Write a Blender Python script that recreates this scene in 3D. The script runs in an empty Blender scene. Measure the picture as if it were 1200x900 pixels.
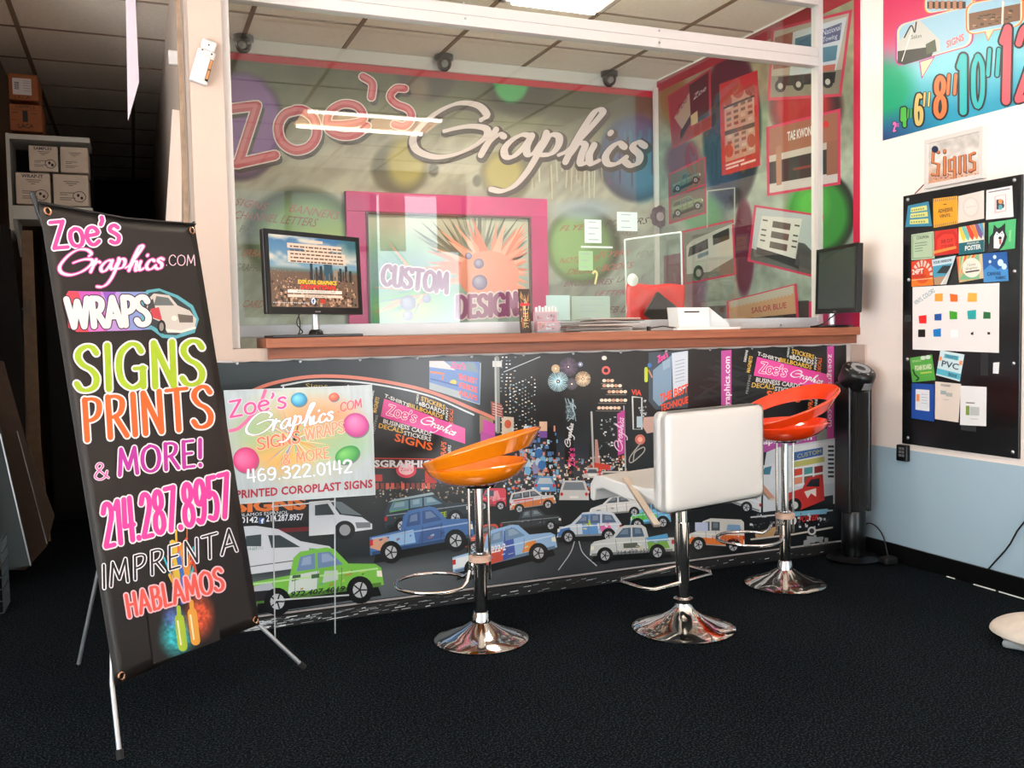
import bpy, bmesh, math, random
import numpy as np
from mathutils import Vector, Matrix
random.seed(7); rng = np.random.default_rng(7)
sc = bpy.context.scene; col = sc.collection
PI = math.pi

# ------------------------------------------------------------------ camera
RC = np.array([[0.92538914, -0.37855853, -0.01866511],
               [-0.03824304, -0.04426407, -0.99828762],
               [0.3770841, 0.92451832, -0.05543872]])   # columns: world X, Y, Z seen by the camera (right, down, forward)
FPX = 1083.38; CAM = np.array([0, 0, 1.25])
cd = bpy.data.cameras.new('camera'); cam = bpy.data.objects.new('camera', cd); col.objects.link(cam)
cd.sensor_width = 36; cd.lens = FPX / 1200 * 36; cd.clip_start = 0.02
m3 = Matrix([list(RC[0]), list(-RC[1]), list(-RC[2])]).transposed()
cam.matrix_world = Matrix.Translation(CAM.tolist()) @ m3.to_4x4()
sc.camera = cam
# ------------------------------------------------------------------ sky, lights, exposure
sc.view_settings.view_transform = 'Standard'; sc.view_settings.look = 'None'
sc.view_settings.exposure = 0.82; sc.view_settings.gamma = 1.0; sc.view_settings.use_curve_mapping = False
sc.cycles.max_bounces = 8; sc.cycles.transparent_max_bounces = 24; sc.cycles.sample_clamp_indirect = 6
sc.cycles.caustics_reflective = False; sc.cycles.caustics_refractive = False
SKY = 3.7
w = bpy.data.worlds.new('sky'); sc.world = w; w.use_nodes = True
nt = w.node_tree; nt.nodes.clear()
tc = nt.nodes.new('ShaderNodeTexCoord'); sx = nt.nodes.new('ShaderNodeSeparateXYZ')
rp = nt.nodes.new('ShaderNodeValToRGB'); bg = nt.nodes.new('ShaderNodeBackground'); ow = nt.nodes.new('ShaderNodeOutputWorld')
mr = nt.nodes.new('ShaderNodeMapRange'); mr.inputs[1].default_value = -1; mr.inputs[2].default_value = 1
nt.links.new(tc.outputs['Generated'], sx.inputs[0]); nt.links.new(sx.outputs['Z'], mr.inputs[0]); nt.links.new(mr.outputs[0], rp.inputs[0])
rp.color_ramp.elements[0].position = .49; rp.color_ramp.elements[0].color = (2.2, 2.3, 2.38, 1)  # ground half set brighter than the sky, added to lift the ceiling
rp.color_ramp.elements[1].position = .53; rp.color_ramp.elements[1].color = (.84, .94, 1.0, 1)
nt.links.new(rp.outputs[0], bg.inputs[0]); bg.inputs[1].default_value = SKY; nt.links.new(bg.outputs[0], ow.inputs[0])

# ------------------------------------------------------------------ helpers
def ray(u, v): return RC.T @ np.array([(u - 600) / FPX, (v - 450) / FPX, 1.])
def at(axis, val, u, v):
    """point of the plane  axis = val  that was surveyed at (u, v)"""
    d = ray(u, v); return CAM + d * ((val - CAM[axis]) / d[axis])
def lin(c):
    c = np.asarray(c, float) / 255.
    return np.where(c <= .04045, c / 12.92, ((c + .055) / 1.055) ** 2.4)
MATS = {}
def mat(name, rgb=(200, 200, 200), rough=.5, metal=0., coat=0., noise=0., nscale=20., bump=0., bscale=60., spec=.5, emit=0., trans=0., alpha=1.):
    if name in MATS: return MATS[name]
    m = bpy.data.materials.new(name); m.use_nodes = True; n = m.node_tree; b = n.nodes['Principled BSDF']
    c = [*lin(rgb), 1.]
    b.inputs['Base Color'].default_value = c; b.inputs['Roughness'].default_value = rough; b.inputs['Metallic'].default_value = metal
    b.inputs['Coat Weight'].default_value = coat; b.inputs['Coat Roughness'].default_value = .08; b.inputs['Specular IOR Level'].default_value = spec
    if emit: b.inputs['Emission Color'].default_value = c; b.inputs['Emission Strength'].default_value = emit
    if trans: b.inputs['Transmission Weight'].default_value = trans
    if noise or bump:
        t = n.nodes.new('ShaderNodeTexCoord')
    if noise:
        z = n.nodes.new('ShaderNodeTexNoise'); z.inputs['Scale'].default_value = nscale; z.inputs['Detail'].default_value = 6
        r = n.nodes.new('ShaderNodeValToRGB'); n.links.new(t.outputs['Object'], z.inputs['Vector']); n.links.new(z.outputs['Fac'], r.inputs[0])
        r.color_ramp.elements[0].position = .3; r.color_ramp.elements[1].position = .7
        r.color_ramp.elements[0].color = [x * (1 - noise) for x in c[:3]] + [1]; r.color_ramp.elements[1].color = [min(1, x * (1 + noise)) for x in c[:3]] + [1]
        n.links.new(r.outputs[0], b.inputs['Base Color'])
    if bump:
        z = n.nodes.new('ShaderNodeTexNoise'); z.inputs['Scale'].default_value = bscale; z.inputs['Detail'].default_value = 4
        bp = n.nodes.new('ShaderNodeBump'); bp.inputs['Strength'].default_value = bump; bp.inputs['Distance'].default_value = .01
        n.links.new(t.outputs['Object'], z.inputs['Vector']); n.links.new(z.outputs['Fac'], bp.inputs['Height']); n.links.new(bp.outputs[0], b.inputs['Normal'])
    MATS[name] = m; return m
def print_mat(name, rough=.45, spec=.5, coat=0., emit=0., bump=0.):
    if name in MATS: return MATS[name]
    m = mat(name, (255, 255, 255), rough, 0, coat, spec=spec, bump=bump, bscale=9.); n = m.node_tree; b = n.nodes['Principled BSDF']
    a = n.nodes.new('ShaderNodeAttribute'); a.attribute_name = 'ink'
    if emit:
        b.inputs['Base Color'].default_value = (.01, .01, .01, 1)
        n.links.new(a.outputs['Color'], b.inputs['Emission Color']); b.inputs['Emission Strength'].default_value = emit
    else: n.links.new(a.outputs['Color'], b.inputs['Base Color'])
    return m
def wood_mat(name, c1, c2, axis=0, rough=.45, sc_=(3, 60, 60)):
    m = bpy.data.materials.new(name); m.use_nodes = True; n = m.node_tree; b = n.nodes['Principled BSDF']
    t = n.nodes.new('ShaderNodeTexCoord'); mp = n.nodes.new('ShaderNodeMapping'); mp.inputs['Scale'].default_value = sc_
    z = n.nodes.new('ShaderNodeTexNoise'); z.inputs['Scale'].default_value = 1.; z.inputs['Detail'].default_value = 8; z.inputs['Roughness'].default_value = .65
    r = n.nodes.new('ShaderNodeValToRGB'); r.color_ramp.elements[0].position = .3; r.color_ramp.elements[1].position = .7
    r.color_ramp.elements[0].color = [*lin(c1), 1]; r.color_ramp.elements[1].color = [*lin(c2), 1]
    n.links.new(t.outputs['Object'], mp.inputs[0]); n.links.new(mp.outputs[0], z.inputs['Vector']); n.links.new(z.outputs['Fac'], r.inputs[0]); n.links.new(r.outputs[0], b.inputs['Base Color'])
    bp = n.nodes.new('ShaderNodeBump'); bp.inputs['Strength'].default_value = .3; bp.inputs['Distance'].default_value = .003
    n.links.new(z.outputs['Fac'], bp.inputs['Height']); n.links.new(bp.outputs[0], b.inputs['Normal'])
    b.inputs['Roughness'].default_value = rough; return m
def glass_mat(name, tint=(250, 255, 253), rough=0., refl=1.0, haze=0.):
    m = bpy.data.materials.new(name); m.use_nodes = True; n = m.node_tree; n.nodes.clear()
    o = n.nodes.new('ShaderNodeOutputMaterial'); mx = n.nodes.new('ShaderNodeMixShader'); fr = n.nodes.new('ShaderNodeFresnel'); fr.inputs[0].default_value = 1.5
    ge = n.nodes.new('ShaderNodeNewGeometry'); mi = n.nodes.new('ShaderNodeMapRange'); mi.inputs[3].default_value = 1.5; mi.inputs[4].default_value = 1 / 1.5   # the same 1.5 seen from inside
    n.links.new(ge.outputs['Backfacing'], mi.inputs[0]); n.links.new(mi.outputs[0], fr.inputs[0])
    tr = n.nodes.new('ShaderNodeBsdfTransparent'); tr.inputs[0].default_value = [*lin(tint), 1]; g = n.nodes.new('ShaderNodeBsdfGlossy'); g.inputs['Roughness'].default_value = rough
    ml = n.nodes.new('ShaderNodeMath'); ml.operation = 'MULTIPLY'; ml.inputs[1].default_value = refl; ml.use_clamp = True
    n.links.new(fr.outputs[0], ml.inputs[0]); n.links.new(ml.outputs[0], mx.inputs[0]); n.links.new(tr.outputs[0], mx.inputs[1]); n.links.new(g.outputs[0], mx.inputs[2])
    src = mx
    if haze:
        d = n.nodes.new('ShaderNodeBsdfDiffuse'); d.inputs[0].default_value = (.8, .85, .85, 1); m2 = n.nodes.new('ShaderNodeMixShader'); m2.inputs[0].default_value = haze
        n.links.new(mx.outputs[0], m2.inputs[1]); n.links.new(d.outputs[0], m2.inputs[2]); src = m2
    n.links.new(src.outputs[0], o.inputs[0]); return m

class MB:
    """collects shapes in world coordinates"""
    def __init__(s): s.v = []; s.f = []
    def add(s, vs, fs):
        o = len(s.v); s.v += [tuple(map(float, p)) for p in vs]; s.f += [tuple(i + o for i in f) for f in fs]; return s
    def box(s, a, b, bev=0.):
        (x0, y0, z0), (x1, y1, z1) = a, b
        if not bev:
            return s.add([(x0, y0, z0), (x1, y0, z0), (x1, y1, z0), (x0, y1, z0), (x0, y0, z1), (x1, y0, z1), (x1, y1, z1), (x0, y1, z1)],
                         [(3, 2, 1, 0), (4, 5, 6, 7), (0, 1, 5, 4), (1, 2, 6, 5), (2, 3, 7, 6), (3, 0, 4, 7)])
        bm = bmesh.new(); bmesh.ops.create_cube(bm, size=1)
        bmesh.ops.scale(bm, vec=(x1 - x0, y1 - y0, z1 - z0), verts=bm.verts); bmesh.ops.translate(bm, vec=((x0 + x1) / 2, (y0 + y1) / 2, (z0 + z1) / 2), verts=bm.verts)
        bmesh.ops.bevel(bm, geom=bm.edges[:], offset=bev, segments=2, affect='EDGES', profile=.5)
        return s.bm(bm)
    def bm(s, bm, M=None):
        bm.verts.index_update(); s.add([(M @ v.co if M else v.co) for v in bm.verts], [[v.index for v in f.verts] for f in bm.faces]); bm.free(); return s
    def xf(s, M):
        s.v = [tuple(M @ Vector(p)) for p in s.v]; return s
    def tube(s, pts, r, seg=10, closed=False, caps=True, rs=None):
        pts = [Vector(p) for p in pts]; n = len(pts); rings = []; up = None
        for i, p in enumerate(pts):
            a = pts[(i - 1) % n] if (closed or i > 0) else p; b = pts[(i + 1) % n] if (closed or i < n - 1) else p
            t = (b - a).normalized()
            if up is None: up = t.orthogonal().normalized()
            up = (up - t * up.dot(t)).normalized(); sd = t.cross(up); rr = rs[i] if rs else r
            rings.append([p + (up * math.cos(2 * PI * k / seg) + sd * math.sin(2 * PI * k / seg)) * rr for k in range(seg)])
        vs = [q for g in rings for q in g]; fs = []
        for i in range(n if closed else n - 1):
            j = (i + 1) % n
            for k in range(seg): fs.append((i * seg + k, i * seg + (k + 1) % seg, j * seg + (k + 1) % seg, j * seg + k))
        if caps and not closed: fs += [tuple(range(seg))[::-1], tuple((n - 1) * seg + k for k in range(seg))]
        return s.add(vs, fs)
    def lathe(s, prof, c=(0, 0, 0), seg=40, M=None):
        vs = []; fs = []; n = len(prof)
        for r, z in prof:
            for k in range(seg):
                a = 2 * PI * k / seg; p = Vector((r * math.cos(a), r * math.sin(a), z))
                if M: p = M @ p
                vs.append((p.x + c[0], p.y + c[1], p.z + c[2]))
        for i in range(n - 1):
            for k in range(seg): fs.append((i * seg + k, i * seg + (k + 1) % seg, (i + 1) * seg + (k + 1) % seg, (i + 1) * seg + k))
        return s.add(vs, fs)
    def prism(s, pts, d):
        """extrude a planar outline along vector d"""
        n = len(pts); d = Vector(d); P = [Vector(p) for p in pts]
        return s.add([*P, *[p + d for p in P]], [tuple(range(n))[::-1], tuple(range(n, 2 * n))] + [(i, (i + 1) % n, n + (i + 1) % n, n + i) for i in range(n)])
    def build(s, name, m, parent=None, smooth=False, subsurf=0):
        me = bpy.data.meshes.new(name); off = Vector((0, 0, 0)); root = parent
        while root is not None: off += root.location; root = root.parent
        me.from_pydata([tuple(Vector(p) - off) for p in s.v], [], s.f)
        me.materials.append(m); me.update()
        o = bpy.data.objects.new(name, me); col.objects.link(o)
        bm = bmesh.new(); bm.from_mesh(me); bmesh.ops.recalc_face_normals(bm, faces=bm.faces[:]); bm.to_mesh(me); bm.free()
        if parent is not None: o.parent = parent
        if smooth:
            me.polygons.foreach_set('use_smooth', [True] * len(me.polygons)); me.set_sharp_from_angle(angle=math.radians(smooth if smooth is not True else 40))
        if subsurf:
            md = o.modifiers.new('sub', 'SUBSURF'); md.levels = md.render_levels = subsurf
        return o
def thing(name, label, cat, loc=(0, 0, 0), group=None):
    o = bpy.data.objects.new(name, None); o.empty_display_size = .05; col.objects.link(o); o.location = loc; return tag(o, label, cat, group)
def tag(o, label=None, cat=None, group=None, kind=None):
    if label: o['label'] = label
    if cat: o['category'] = cat
    if group: o['group'] = group
    if kind: o['kind'] = kind
    return o
def struct(name, mb, m, **k): return tag(mb.build(name, m, **k), kind='structure')
def copy_tree(o, parent=None):
    c = o.copy(); col.objects.link(c)
    if parent is not None: c.parent = parent
    for ch in [x for x in o.children]: copy_tree(ch, c)
    return c

# ------------------------------------------------------------------ printing: flat inks on a real plane
GC = {}
def glyphs(text, offset=0., shear=0., space=1.):
    k = (text, round(offset, 4), shear, space)
    if k not in GC:
        c = bpy.data.curves.new('t', 'FONT'); c.body = text; c.resolution_u = 2; c.offset = offset; c.shear = shear; c.space_character = space; c.dimensions = '2D'; c.fill_mode = 'BOTH'
        o = bpy.data.objects.new('t', c); me = o.to_mesh()
        v = [(p.co.x, p.co.y) for p in me.vertices]; f = [tuple(p.vertices) for p in me.polygons]
        o.to_mesh_clear(); bpy.data.objects.remove(o); bpy.data.curves.remove(c)
        GC[k] = (v, f)
    return GC[k]
F = {  # pen strokes of the hand drawn alphabet ('p' = straight segments)
 'S': (.56, [[(.52,.84),(.42,.97),(.27,1),(.1,.91),(.06,.75),(.18,.58),(.38,.46),(.5,.28),(.45,.08),(.27,0),(.1,.03),(.0,.16)]]),
 'I': (.2, [[(.1,1),(.1,0)]]),
 'G': (.7, [[(.6,.83),(.5,.97),(.33,1),(.1,.82),(.03,.5),(.1,.17),(.32,0),(.52,.05),(.62,.15)], [(.62,.44),(.62,.02)], [(.42,.44),(.68,.44)]]),
 'N': (.62, [[(.08,0),(.08,1)], [(.08,1),(.54,0)], [(.54,0),(.54,1)]]),
 'P': (.55, [[(.1,0),(.1,1)], [(.1,1),(.32,1),(.48,.91),(.5,.73),(.42,.56),(.26,.48),(.1,.48)]]),
 'R': (.6, [[(.1,0),(.1,1)], [(.1,1),(.32,1),(.48,.91),(.5,.75),(.42,.58),(.26,.5),(.1,.5)], [(.28,.5),(.58,0)]]),
 'T': (.62, [[(0,1),(.6,1)], [(.3,1),(.3,0)]]),
 'M': (.78, [[(.04,0),(.12,1)], [(.12,1),(.38,.22)], [(.38,.22),(.64,1)], [(.64,1),(.72,0)]]),
 'O': (.72, [[(.36,1),(.12,.86),(.03,.5),(.12,.14),(.36,0),(.6,.14),(.69,.5),(.6,.86),(.36,1),(.3,.99)]]),
 'E': (.5, [[(.08,0),(.08,1)], [(.08,1),(.46,1)], [(.08,.52),(.4,.52)], [(.08,0),(.48,0)]]),
 'W': (.95, [[(.02,1),(.24,0)], [(.24,0),(.46,.9)], [(.46,.9),(.68,0)], [(.68,0),(.9,1)]]),
 'A': (.66, [[(.03,0),(.33,1)], [(.33,1),(.63,0)], [(.14,.32),(.53,.32)]]),
 'H': (.62, [[(.08,0),(.08,1)], [(.54,0),(.54,1)], [(.08,.52),(.54,.52)]]),
 'B': (.56, [[(.08,0),(.08,1)], [(.08,1),(.3,1),(.44,.9),(.44,.68),(.3,.54),(.1,.54)], [(.1,.54),(.34,.54),(.5,.42),(.5,.14),(.34,0),(.08,0)]]),
 'L': (.48, [[(.08,1),(.08,0)], [(.08,0),(.46,0)]]),
 'Z': (.6, [[(.05,1),(.54,1)], [(.54,1),(.05,0)], [(.05,0),(.58,0)]]),
 'C': (.62, [[(.58,.8),(.46,.97),(.3,1),(.1,.82),(.03,.5),(.1,.17),(.32,0),(.5,.05),(.6,.2)]]),
 'D': (.62, [[(.08,0),(.08,1)], [(.08,1),(.3,1),(.52,.8),(.56,.5),(.5,.18),(.3,0),(.08,0)]]),
 'U': (.62, [[(.08,1),(.08,.3),(.16,.06),(.31,0),(.47,.06),(.54,.3),(.54,1)]]),
 'V': (.6, [[(.02,1),(.3,0)], [(.3,0),(.58,1)]]),
 'K': (.58, [[(.08,0),(.08,1)], [(.5,1),(.1,.46)], [(.22,.6),(.54,0)]]),
 'o': (.54, [[(.27,.68),(.09,.58),(.03,.33),(.1,.08),(.27,0),(.44,.08),(.51,.34),(.44,.6),(.27,.68),(.2,.66)]]),
 'e': (.52, [[(.06,.36),(.46,.42),(.42,.6),(.27,.68),(.1,.58),(.03,.32),(.12,.07),(.28,0),(.47,.12)]]),
 's': (.42, [[(.38,.58),(.26,.68),(.1,.62),(.08,.48),(.24,.36),(.36,.22),(.3,.04),(.16,0),(.02,.08)]]),
 "'": (.18, [[(.1,1.02),(.11,.9),(.03,.76)]]),
 '&': (.66, [[(.62,.02),(.2,.66),(.2,.88),(.34,.98),(.44,.86),(.4,.7),(.14,.44),(.04,.22),(.14,.04),(.32,.0),(.5,.14),(.6,.42)]]),
 '!': (.2, [[(.11,1),(.09,.32)], [(.08,.03),(.09,.0)]]),
 '.': (.17, [[(.07,.03),(.08,.0)]]), ' ': (.3, []),
 '0': (.52, [[(.26,1),(.08,.82),(.04,.5),(.08,.18),(.26,0),(.44,.18),(.48,.5),(.44,.82),(.26,1),(.22,.98)]]),
 '1': (.3, [[(.02,.84),(.18,1)], [(.18,1),(.18,0)]]),
 '2': (.54, [[(.04,.8),(.14,.97),(.3,1),(.46,.88),(.46,.68),(.3,.4),(.05,.02)], [(.05,0),(.5,0)]]),
 '3': (.52, [[(.04,.86),(.22,1),(.42,.9),(.42,.66),(.2,.54)], [(.2,.54),(.44,.42),(.46,.16),(.28,0),(.04,.12)]]),
 '4': (.54, [[(.1,1),(.04,.36)], [(.04,.36),(.52,.36)], [(.4,1),(.4,0)]]),
 '5': (.52, [[(.44,1),(.1,1)], [(.1,1),(.07,.56)], [(.07,.56),(.26,.64),(.44,.5),(.46,.24),(.3,.02),(.04,.08)]]),
 '7': (.5, [[(.02,1),(.48,1)], [(.48,1),(.18,0)]]),
 '8': (.54, [[(.27,.54),(.1,.66),(.1,.88),(.27,1),(.44,.88),(.44,.66),(.27,.54),(.08,.4),(.06,.14),(.27,0),(.48,.14),(.46,.4),(.27,.54)]]),
 '9': (.54, [[(.46,.64),(.3,.44),(.1,.5),(.05,.74),(.14,.94),(.3,1),(.45,.88),(.48,.6),(.42,.2),(.24,0),(.08,.08)]]),
 '6': (.54, [[(.42,.92),(.26,1),(.1,.76),(.05,.36),(.14,.05),(.3,0),(.46,.12),(.48,.4),(.34,.56),(.14,.48)]]),
}
# the flowing script word, surveyed on the mural (pixels), normalised below
SCRIPT = [[(563,141),(570,135),(560,124),(539,121),(517,129),(497,144),(484,161),(488,176),(509,184),(533,181),(554,172),(569,160),(569,151),(553,148),(536,150),(520,154)],
 [(581,152),(576,160),(570,170),(563,182)], [(566,176),(573,166),(584,158),(590,160)],
 [(622,160),(612,158),(600,164),(591,174),(592,183),(600,184),(611,175),(622,161)], [(623,159),(617,172),(618,181),(626,179),(634,168)],
 [(640,156),(636,168),(628,184),(616,203),(602,218),(588,224),(575,222)], [(635,172),(644,159),(654,160),(654,170),(646,180),(634,182)],
 [(654,182),(666,176),(682,160),(700,140),(706,131),(698,130),(686,146),(674,166),(662,190)], [(668,180),(677,169),(685,170),(681,182),(680,192),(690,190)],
 [(696,170),(690,182),(692,192),(702,188)], [(714,157),(716,155)],
 [(731,172),(724,168),(715,174),(709,184),(712,192),(722,192),(734,184)],
 [(755,171),(747,167),(741,173),(749,182),(747,191),(739,194),(732,190)]]
SWID = 275.
def smooth(pts, k=6):
    if len(pts) < 3: return pts
    P = [np.array(p, float) for p in pts]; P = [2 * P[0] - P[1]] + P + [2 * P[-1] - P[-2]]; out = []
    for i in range(1, len(P) - 2):
        for j in range(k):
            t = j / k; a, b, c, d = P[i - 1:i + 3]
            out.append(.5 * (2 * b + (c - a) * t + (2 * a - 5 * b + 4 * c - d) * t * t + (3 * b - a - 3 * c + d) * t ** 3))
    return out + [P[-2]]

class Art:
    """flat artwork: every ink patch lies on one real plane (O, U, V); survey pixels are only turned into points of that plane"""
    def __init__(s, O, U, V, pxmap=True, step=.0003):
        s.O, s.U, s.V = (np.array(x, float) for x in (O, U, V)); s.U /= np.linalg.norm(s.U); s.V /= np.linalg.norm(s.V)
        N = np.cross(s.U, s.V); s.N = N / np.linalg.norm(N); s.step = step; s.px = pxmap
        s.vs = []; s.fs = []; s.cs = []; s.n = 0; s.k = 0
    def q(s, p):
        p = np.atleast_2d(np.array(p, float))
        if not s.px: return p
        d = np.stack([(p[:, 0] - 600) / FPX, (p[:, 1] - 450) / FPX, np.ones(len(p))], 1) @ RC
        t = ((s.O - CAM) @ s.N) / (d @ s.N); X = CAM + d * t[:, None] - s.O
        return np.stack([X @ s.U, X @ s.V], 1)
    def raw(s, uv, faces, colr, layer, rise=None):
        # every patch of ink sits a hair above the one before, so no two are coplanar
        s.k += 1; uv = np.asarray(uv, float); h = .0004 + layer * s.step + (s.k % 12) * 4.5e-6 + (0 if rise is None else np.asarray(rise)[:, None])
        X = s.O + uv[:, :1] * s.U + uv[:, 1:2] * s.V + s.N * h
        s.vs.append(X); s.fs += [tuple(i + s.n for i in f) for f in faces]; s.n += len(X)
        c = lin(colr); c = np.broadcast_to(c, (len(X), 3)) if c.ndim == 1 else c
        s.cs.append(c)
    def poly(s, pts, c, layer=1): s.raw(s.q(pts), [tuple(range(len(pts)))], c, layer)
    def rect(s, x0, y0, x1, y1, c, layer=1, **k): s.poly([(x0, y1), (x1, y1), (x1, y0), (x0, y0)], c, layer)
    def ell(s, cx, cy, rx, ry, c, layer=1, rot=0., n=28, c2=None, hi=(-.3, -.35)):
        a = np.linspace(0, 2 * PI, n, endpoint=False); cr, sr = math.cos(rot), math.sin(rot)
        if c2 is None:
            x = rx * np.cos(a); y = ry * np.sin(a); s.poly(np.stack([cx + x * cr - y * sr, cy + x * sr + y * cr], 1), c, layer); return
        P = []; C = []; Fc = []; K = 6; c = np.array(c, float); c2 = np.array(c2, float)   # airbrushed ball: c at the highlight, c2 at the rim
        for k in range(K + 1):
            f = k / K
            for t in a:
                x = rx * (hi[0] * (1 - f) + f * math.cos(t)); y = ry * (hi[1] * (1 - f) + f * math.sin(t))
                P.append((cx + x * cr - y * sr, cy + x * sr + y * cr)); C.append(c + (c2 - c) * f ** 1.6)
        for k in range(K):
            for i in range(n): Fc.append((k * n + i, k * n + (i + 1) % n, (k + 1) * n + (i + 1) % n, (k + 1) * n + i))
        s.raw(s.q(P), Fc, np.array(C), layer)
    def line(s, pts, w, c, layer=1, sm=False, nib=None, closed=False):
        """w in survey pixels (or plane units)"""
        P = [np.array(p, float) for p in (smooth(pts) if sm else pts)]
        if closed: P = P + [P[0]]
        n = len(P); L = []; Rr = []
        for i, p in enumerate(P):
            a = P[max(i - 1, 0)]; b = P[min(i + 1, n - 1)]; t = b - a; t = t / (np.linalg.norm(t) + 1e-9); nn = np.array([-t[1], t[0]])
            ww = w * (nib(t) if nib else 1.); L.append(p + nn * ww / 2); Rr.append(p - nn * ww / 2)
        s.raw(s.q(L + Rr), [(i, i + 1, n + i + 1, n + i) for i in range(n - 1)], c, layer, rise=np.tile(np.linspace(0, 2.4e-5, n), 2))
        for e in (0, n - 1):
            if w > 1.2 or not s.px:
                t = P[min(e + 1, n - 1)] - P[max(e - 1, 0)]; t = t / (np.linalg.norm(t) + 1e-9); ww = w * (nib(t) if nib else 1.) / 2
                s.ell(P[e][0], P[e][1], ww, ww, c, layer, n=10)
    def txt(s, text, bl, br, tl, c, layer=1, bold=0., shear=0., space=1.):
        """bl, br: ends of the baseline, tl: top of the capitals over bl"""
        v, f = glyphs(text, 0, shear, space); v0 = np.array(v, float)
        if not len(v0): return
        x0, x1 = v0[:, 0].min(), v0[:, 0].max(); v = np.array(glyphs(text, bold, shear, space)[0], float); f = glyphs(text, bold, shear, space)[1]
        bl, br, tl = (np.array(p, float) for p in (bl, br, tl)); X = (v[:, :1] - x0) / (x1 - x0); Y = v[:, 1:2] / .729
        s.raw(s.q(bl + X * (br - bl) + Y * (tl - bl)), f, c, layer)
    def pen(s, text, bl, br, tl, c, layer=1, w=.13, thin=.5, outline=None, ow=.06, shear=0., gap=.1, shadow=None, serif=0.):
        bl, br, tl = (np.array(p, float) for p in (bl, br, tl))
        tot = sum(F[ch][0] + gap for ch in text) - gap; H = np.linalg.norm(tl - bl)
        kx = (br - bl) / tot; ky = tl - bl
        def strokes(off=(0, 0)):
            x = 0
            for ch in text:
                for st in F[ch][1]:
                    yield [bl + (x + p[0] + shear * p[1]) * kx + p[1] * ky + np.array(off) for p in (smooth(st, 4) if len(st) > 3 else st)]
                x += F[ch][0] + gap
        hx = np.linalg.norm(kx)
        nib = lambda t: thin + (1 - thin) * abs(t[1]) ** 1.2
        if shadow:
            for st in strokes((H * .06, H * .05)): s.line(st, H * (w + ow), shadow, layer, nib=None)
        if outline:
            for st in strokes(): s._ol(st, H * w, H * ow, outline, layer + 1, nib)
            if serif:
                pass
        for st in strokes(): s.line(st, H * w, c, layer + 2, nib=nib)
    def _ol(s, st, w, o, c, layer, nib):
        s.line(st, w, c, layer, nib=lambda t: nib(t) + 2 * o / w)
    def script(s, bl, br, c, layer=1, w=5.5, outline=None, ow=2.2, lift=0.):
        """the flowing word between two baseline points"""
        bl, br = np.array(bl, float), np.array(br, float); d = (br - bl) / SWID; up = np.array([d[1], -d[0]]); k = np.linalg.norm(d)
        nib = lambda t: .35 + .65 * min(1, abs(t[0] * .35 + t[1] * .94))
        for st in SCRIPT:
            P = [bl + d * (p[0] - 482) + up * (1 + lift) * (187 - p[1]) for p in smooth(st, 5)]
            if outline: s.line(P, w * k, outline, layer, nib=lambda t: nib(t) + 2 * ow / w)
            s.line(P, w * k, c, layer + 1, nib=nib)
    def grid(s, x0, y0, x1, y1, nx, ny, fn, layer=0):
        X, Y = np.meshgrid(np.linspace(x0, x1, nx), np.linspace(y0, y1, ny)); C = np.clip(fn(X, Y), 0, 255).reshape(-1, 3)
        fs = [(j * nx + i, (j + 1) * nx + i, (j + 1) * nx + i + 1, j * nx + i + 1) for j in range(ny - 1) for i in range(nx - 1)]
        s.raw(s.q(np.stack([X.ravel(), Y.ravel()], 1)), fs, C, layer)
    def quadgrid(s, corners, nx, ny, fn, layer=0):
        """corners tl, tr, br, bl;  fn(u, v) with u right, v down in 0..1"""
        U_, V_ = np.meshgrid(np.linspace(0, 1, nx), np.linspace(0, 1, ny)); tl, tr, br, bl = (s.q(c)[0] for c in corners)
        u, v = U_.ravel()[:, None], V_.ravel()[:, None]; P = (1 - v) * ((1 - u) * tl + u * tr) + v * ((1 - u) * bl + u * br)
        fs = [(j * nx + i, (j + 1) * nx + i, (j + 1) * nx + i + 1, j * nx + i + 1) for j in range(ny - 1) for i in range(nx - 1)]
        s.raw(P, fs, np.clip(fn(U_, V_), 0, 255).reshape(-1, 3), layer)
    def build(s, name, m, parent, ink=1.):
        V = np.concatenate(s.vs); C = np.concatenate(s.cs) * ink; off = np.zeros(3); r = parent
        while r is not None: off += np.array(r.location); r = r.parent
        me = bpy.data.meshes.new(name); me.from_pydata((V - off).tolist(), [], s.fs); me.materials.append(m)
        a = me.attributes.new('ink', 'FLOAT_COLOR', 'POINT'); a.data.foreach_set('color', np.concatenate([C, np.ones((len(C), 1))], 1).ravel().astype(np.float32))
        o = bpy.data.objects.new(name, me); col.objects.link(o)
        if parent is not None: o.parent = parent
        return o
def mixc(a, b, t): return np.array(a, float) + (np.array(b, float) - np.array(a, float)) * t
def blob(C, X, Y, cx, cy, rx, ry, c, feather=.3, amt=1., rot=0.):
    cr, sr = math.cos(rot), math.sin(rot); dx = X - cx; dy = Y - cy
    d = np.sqrt(((dx * cr + dy * sr) / rx) ** 2 + ((-dx * sr + dy * cr) / ry) ** 2)
    a = np.clip((1 - d) / feather + .5, 0, 1)[..., None] * amt
    return C * (1 - a) + np.array(c, float) * a
def noise2(X, Y, sx, sy, seed=0, oct=3):
    r = np.random.default_rng(seed); out = np.zeros_like(X, float); amp = 1.
    for o in range(oct):
        g = r.random((64, 64)); x = X / sx * 2 ** o; y = Y / sy * 2 ** o; xi = np.floor(x).astype(int); yi = np.floor(y).astype(int); fx = x - xi; fy = y - yi
        fx = fx * fx * (3 - 2 * fx); fy = fy * fy * (3 - 2 * fy); G = lambda a, b: g[(yi + b) % 64, (xi + a) % 64]
        out += amp * ((G(0, 0) * (1 - fx) + G(1, 0) * fx) * (1 - fy) + (G(0, 1) * (1 - fx) + G(1, 1) * fx) * fy - .5); amp *= .5
    return out
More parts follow.
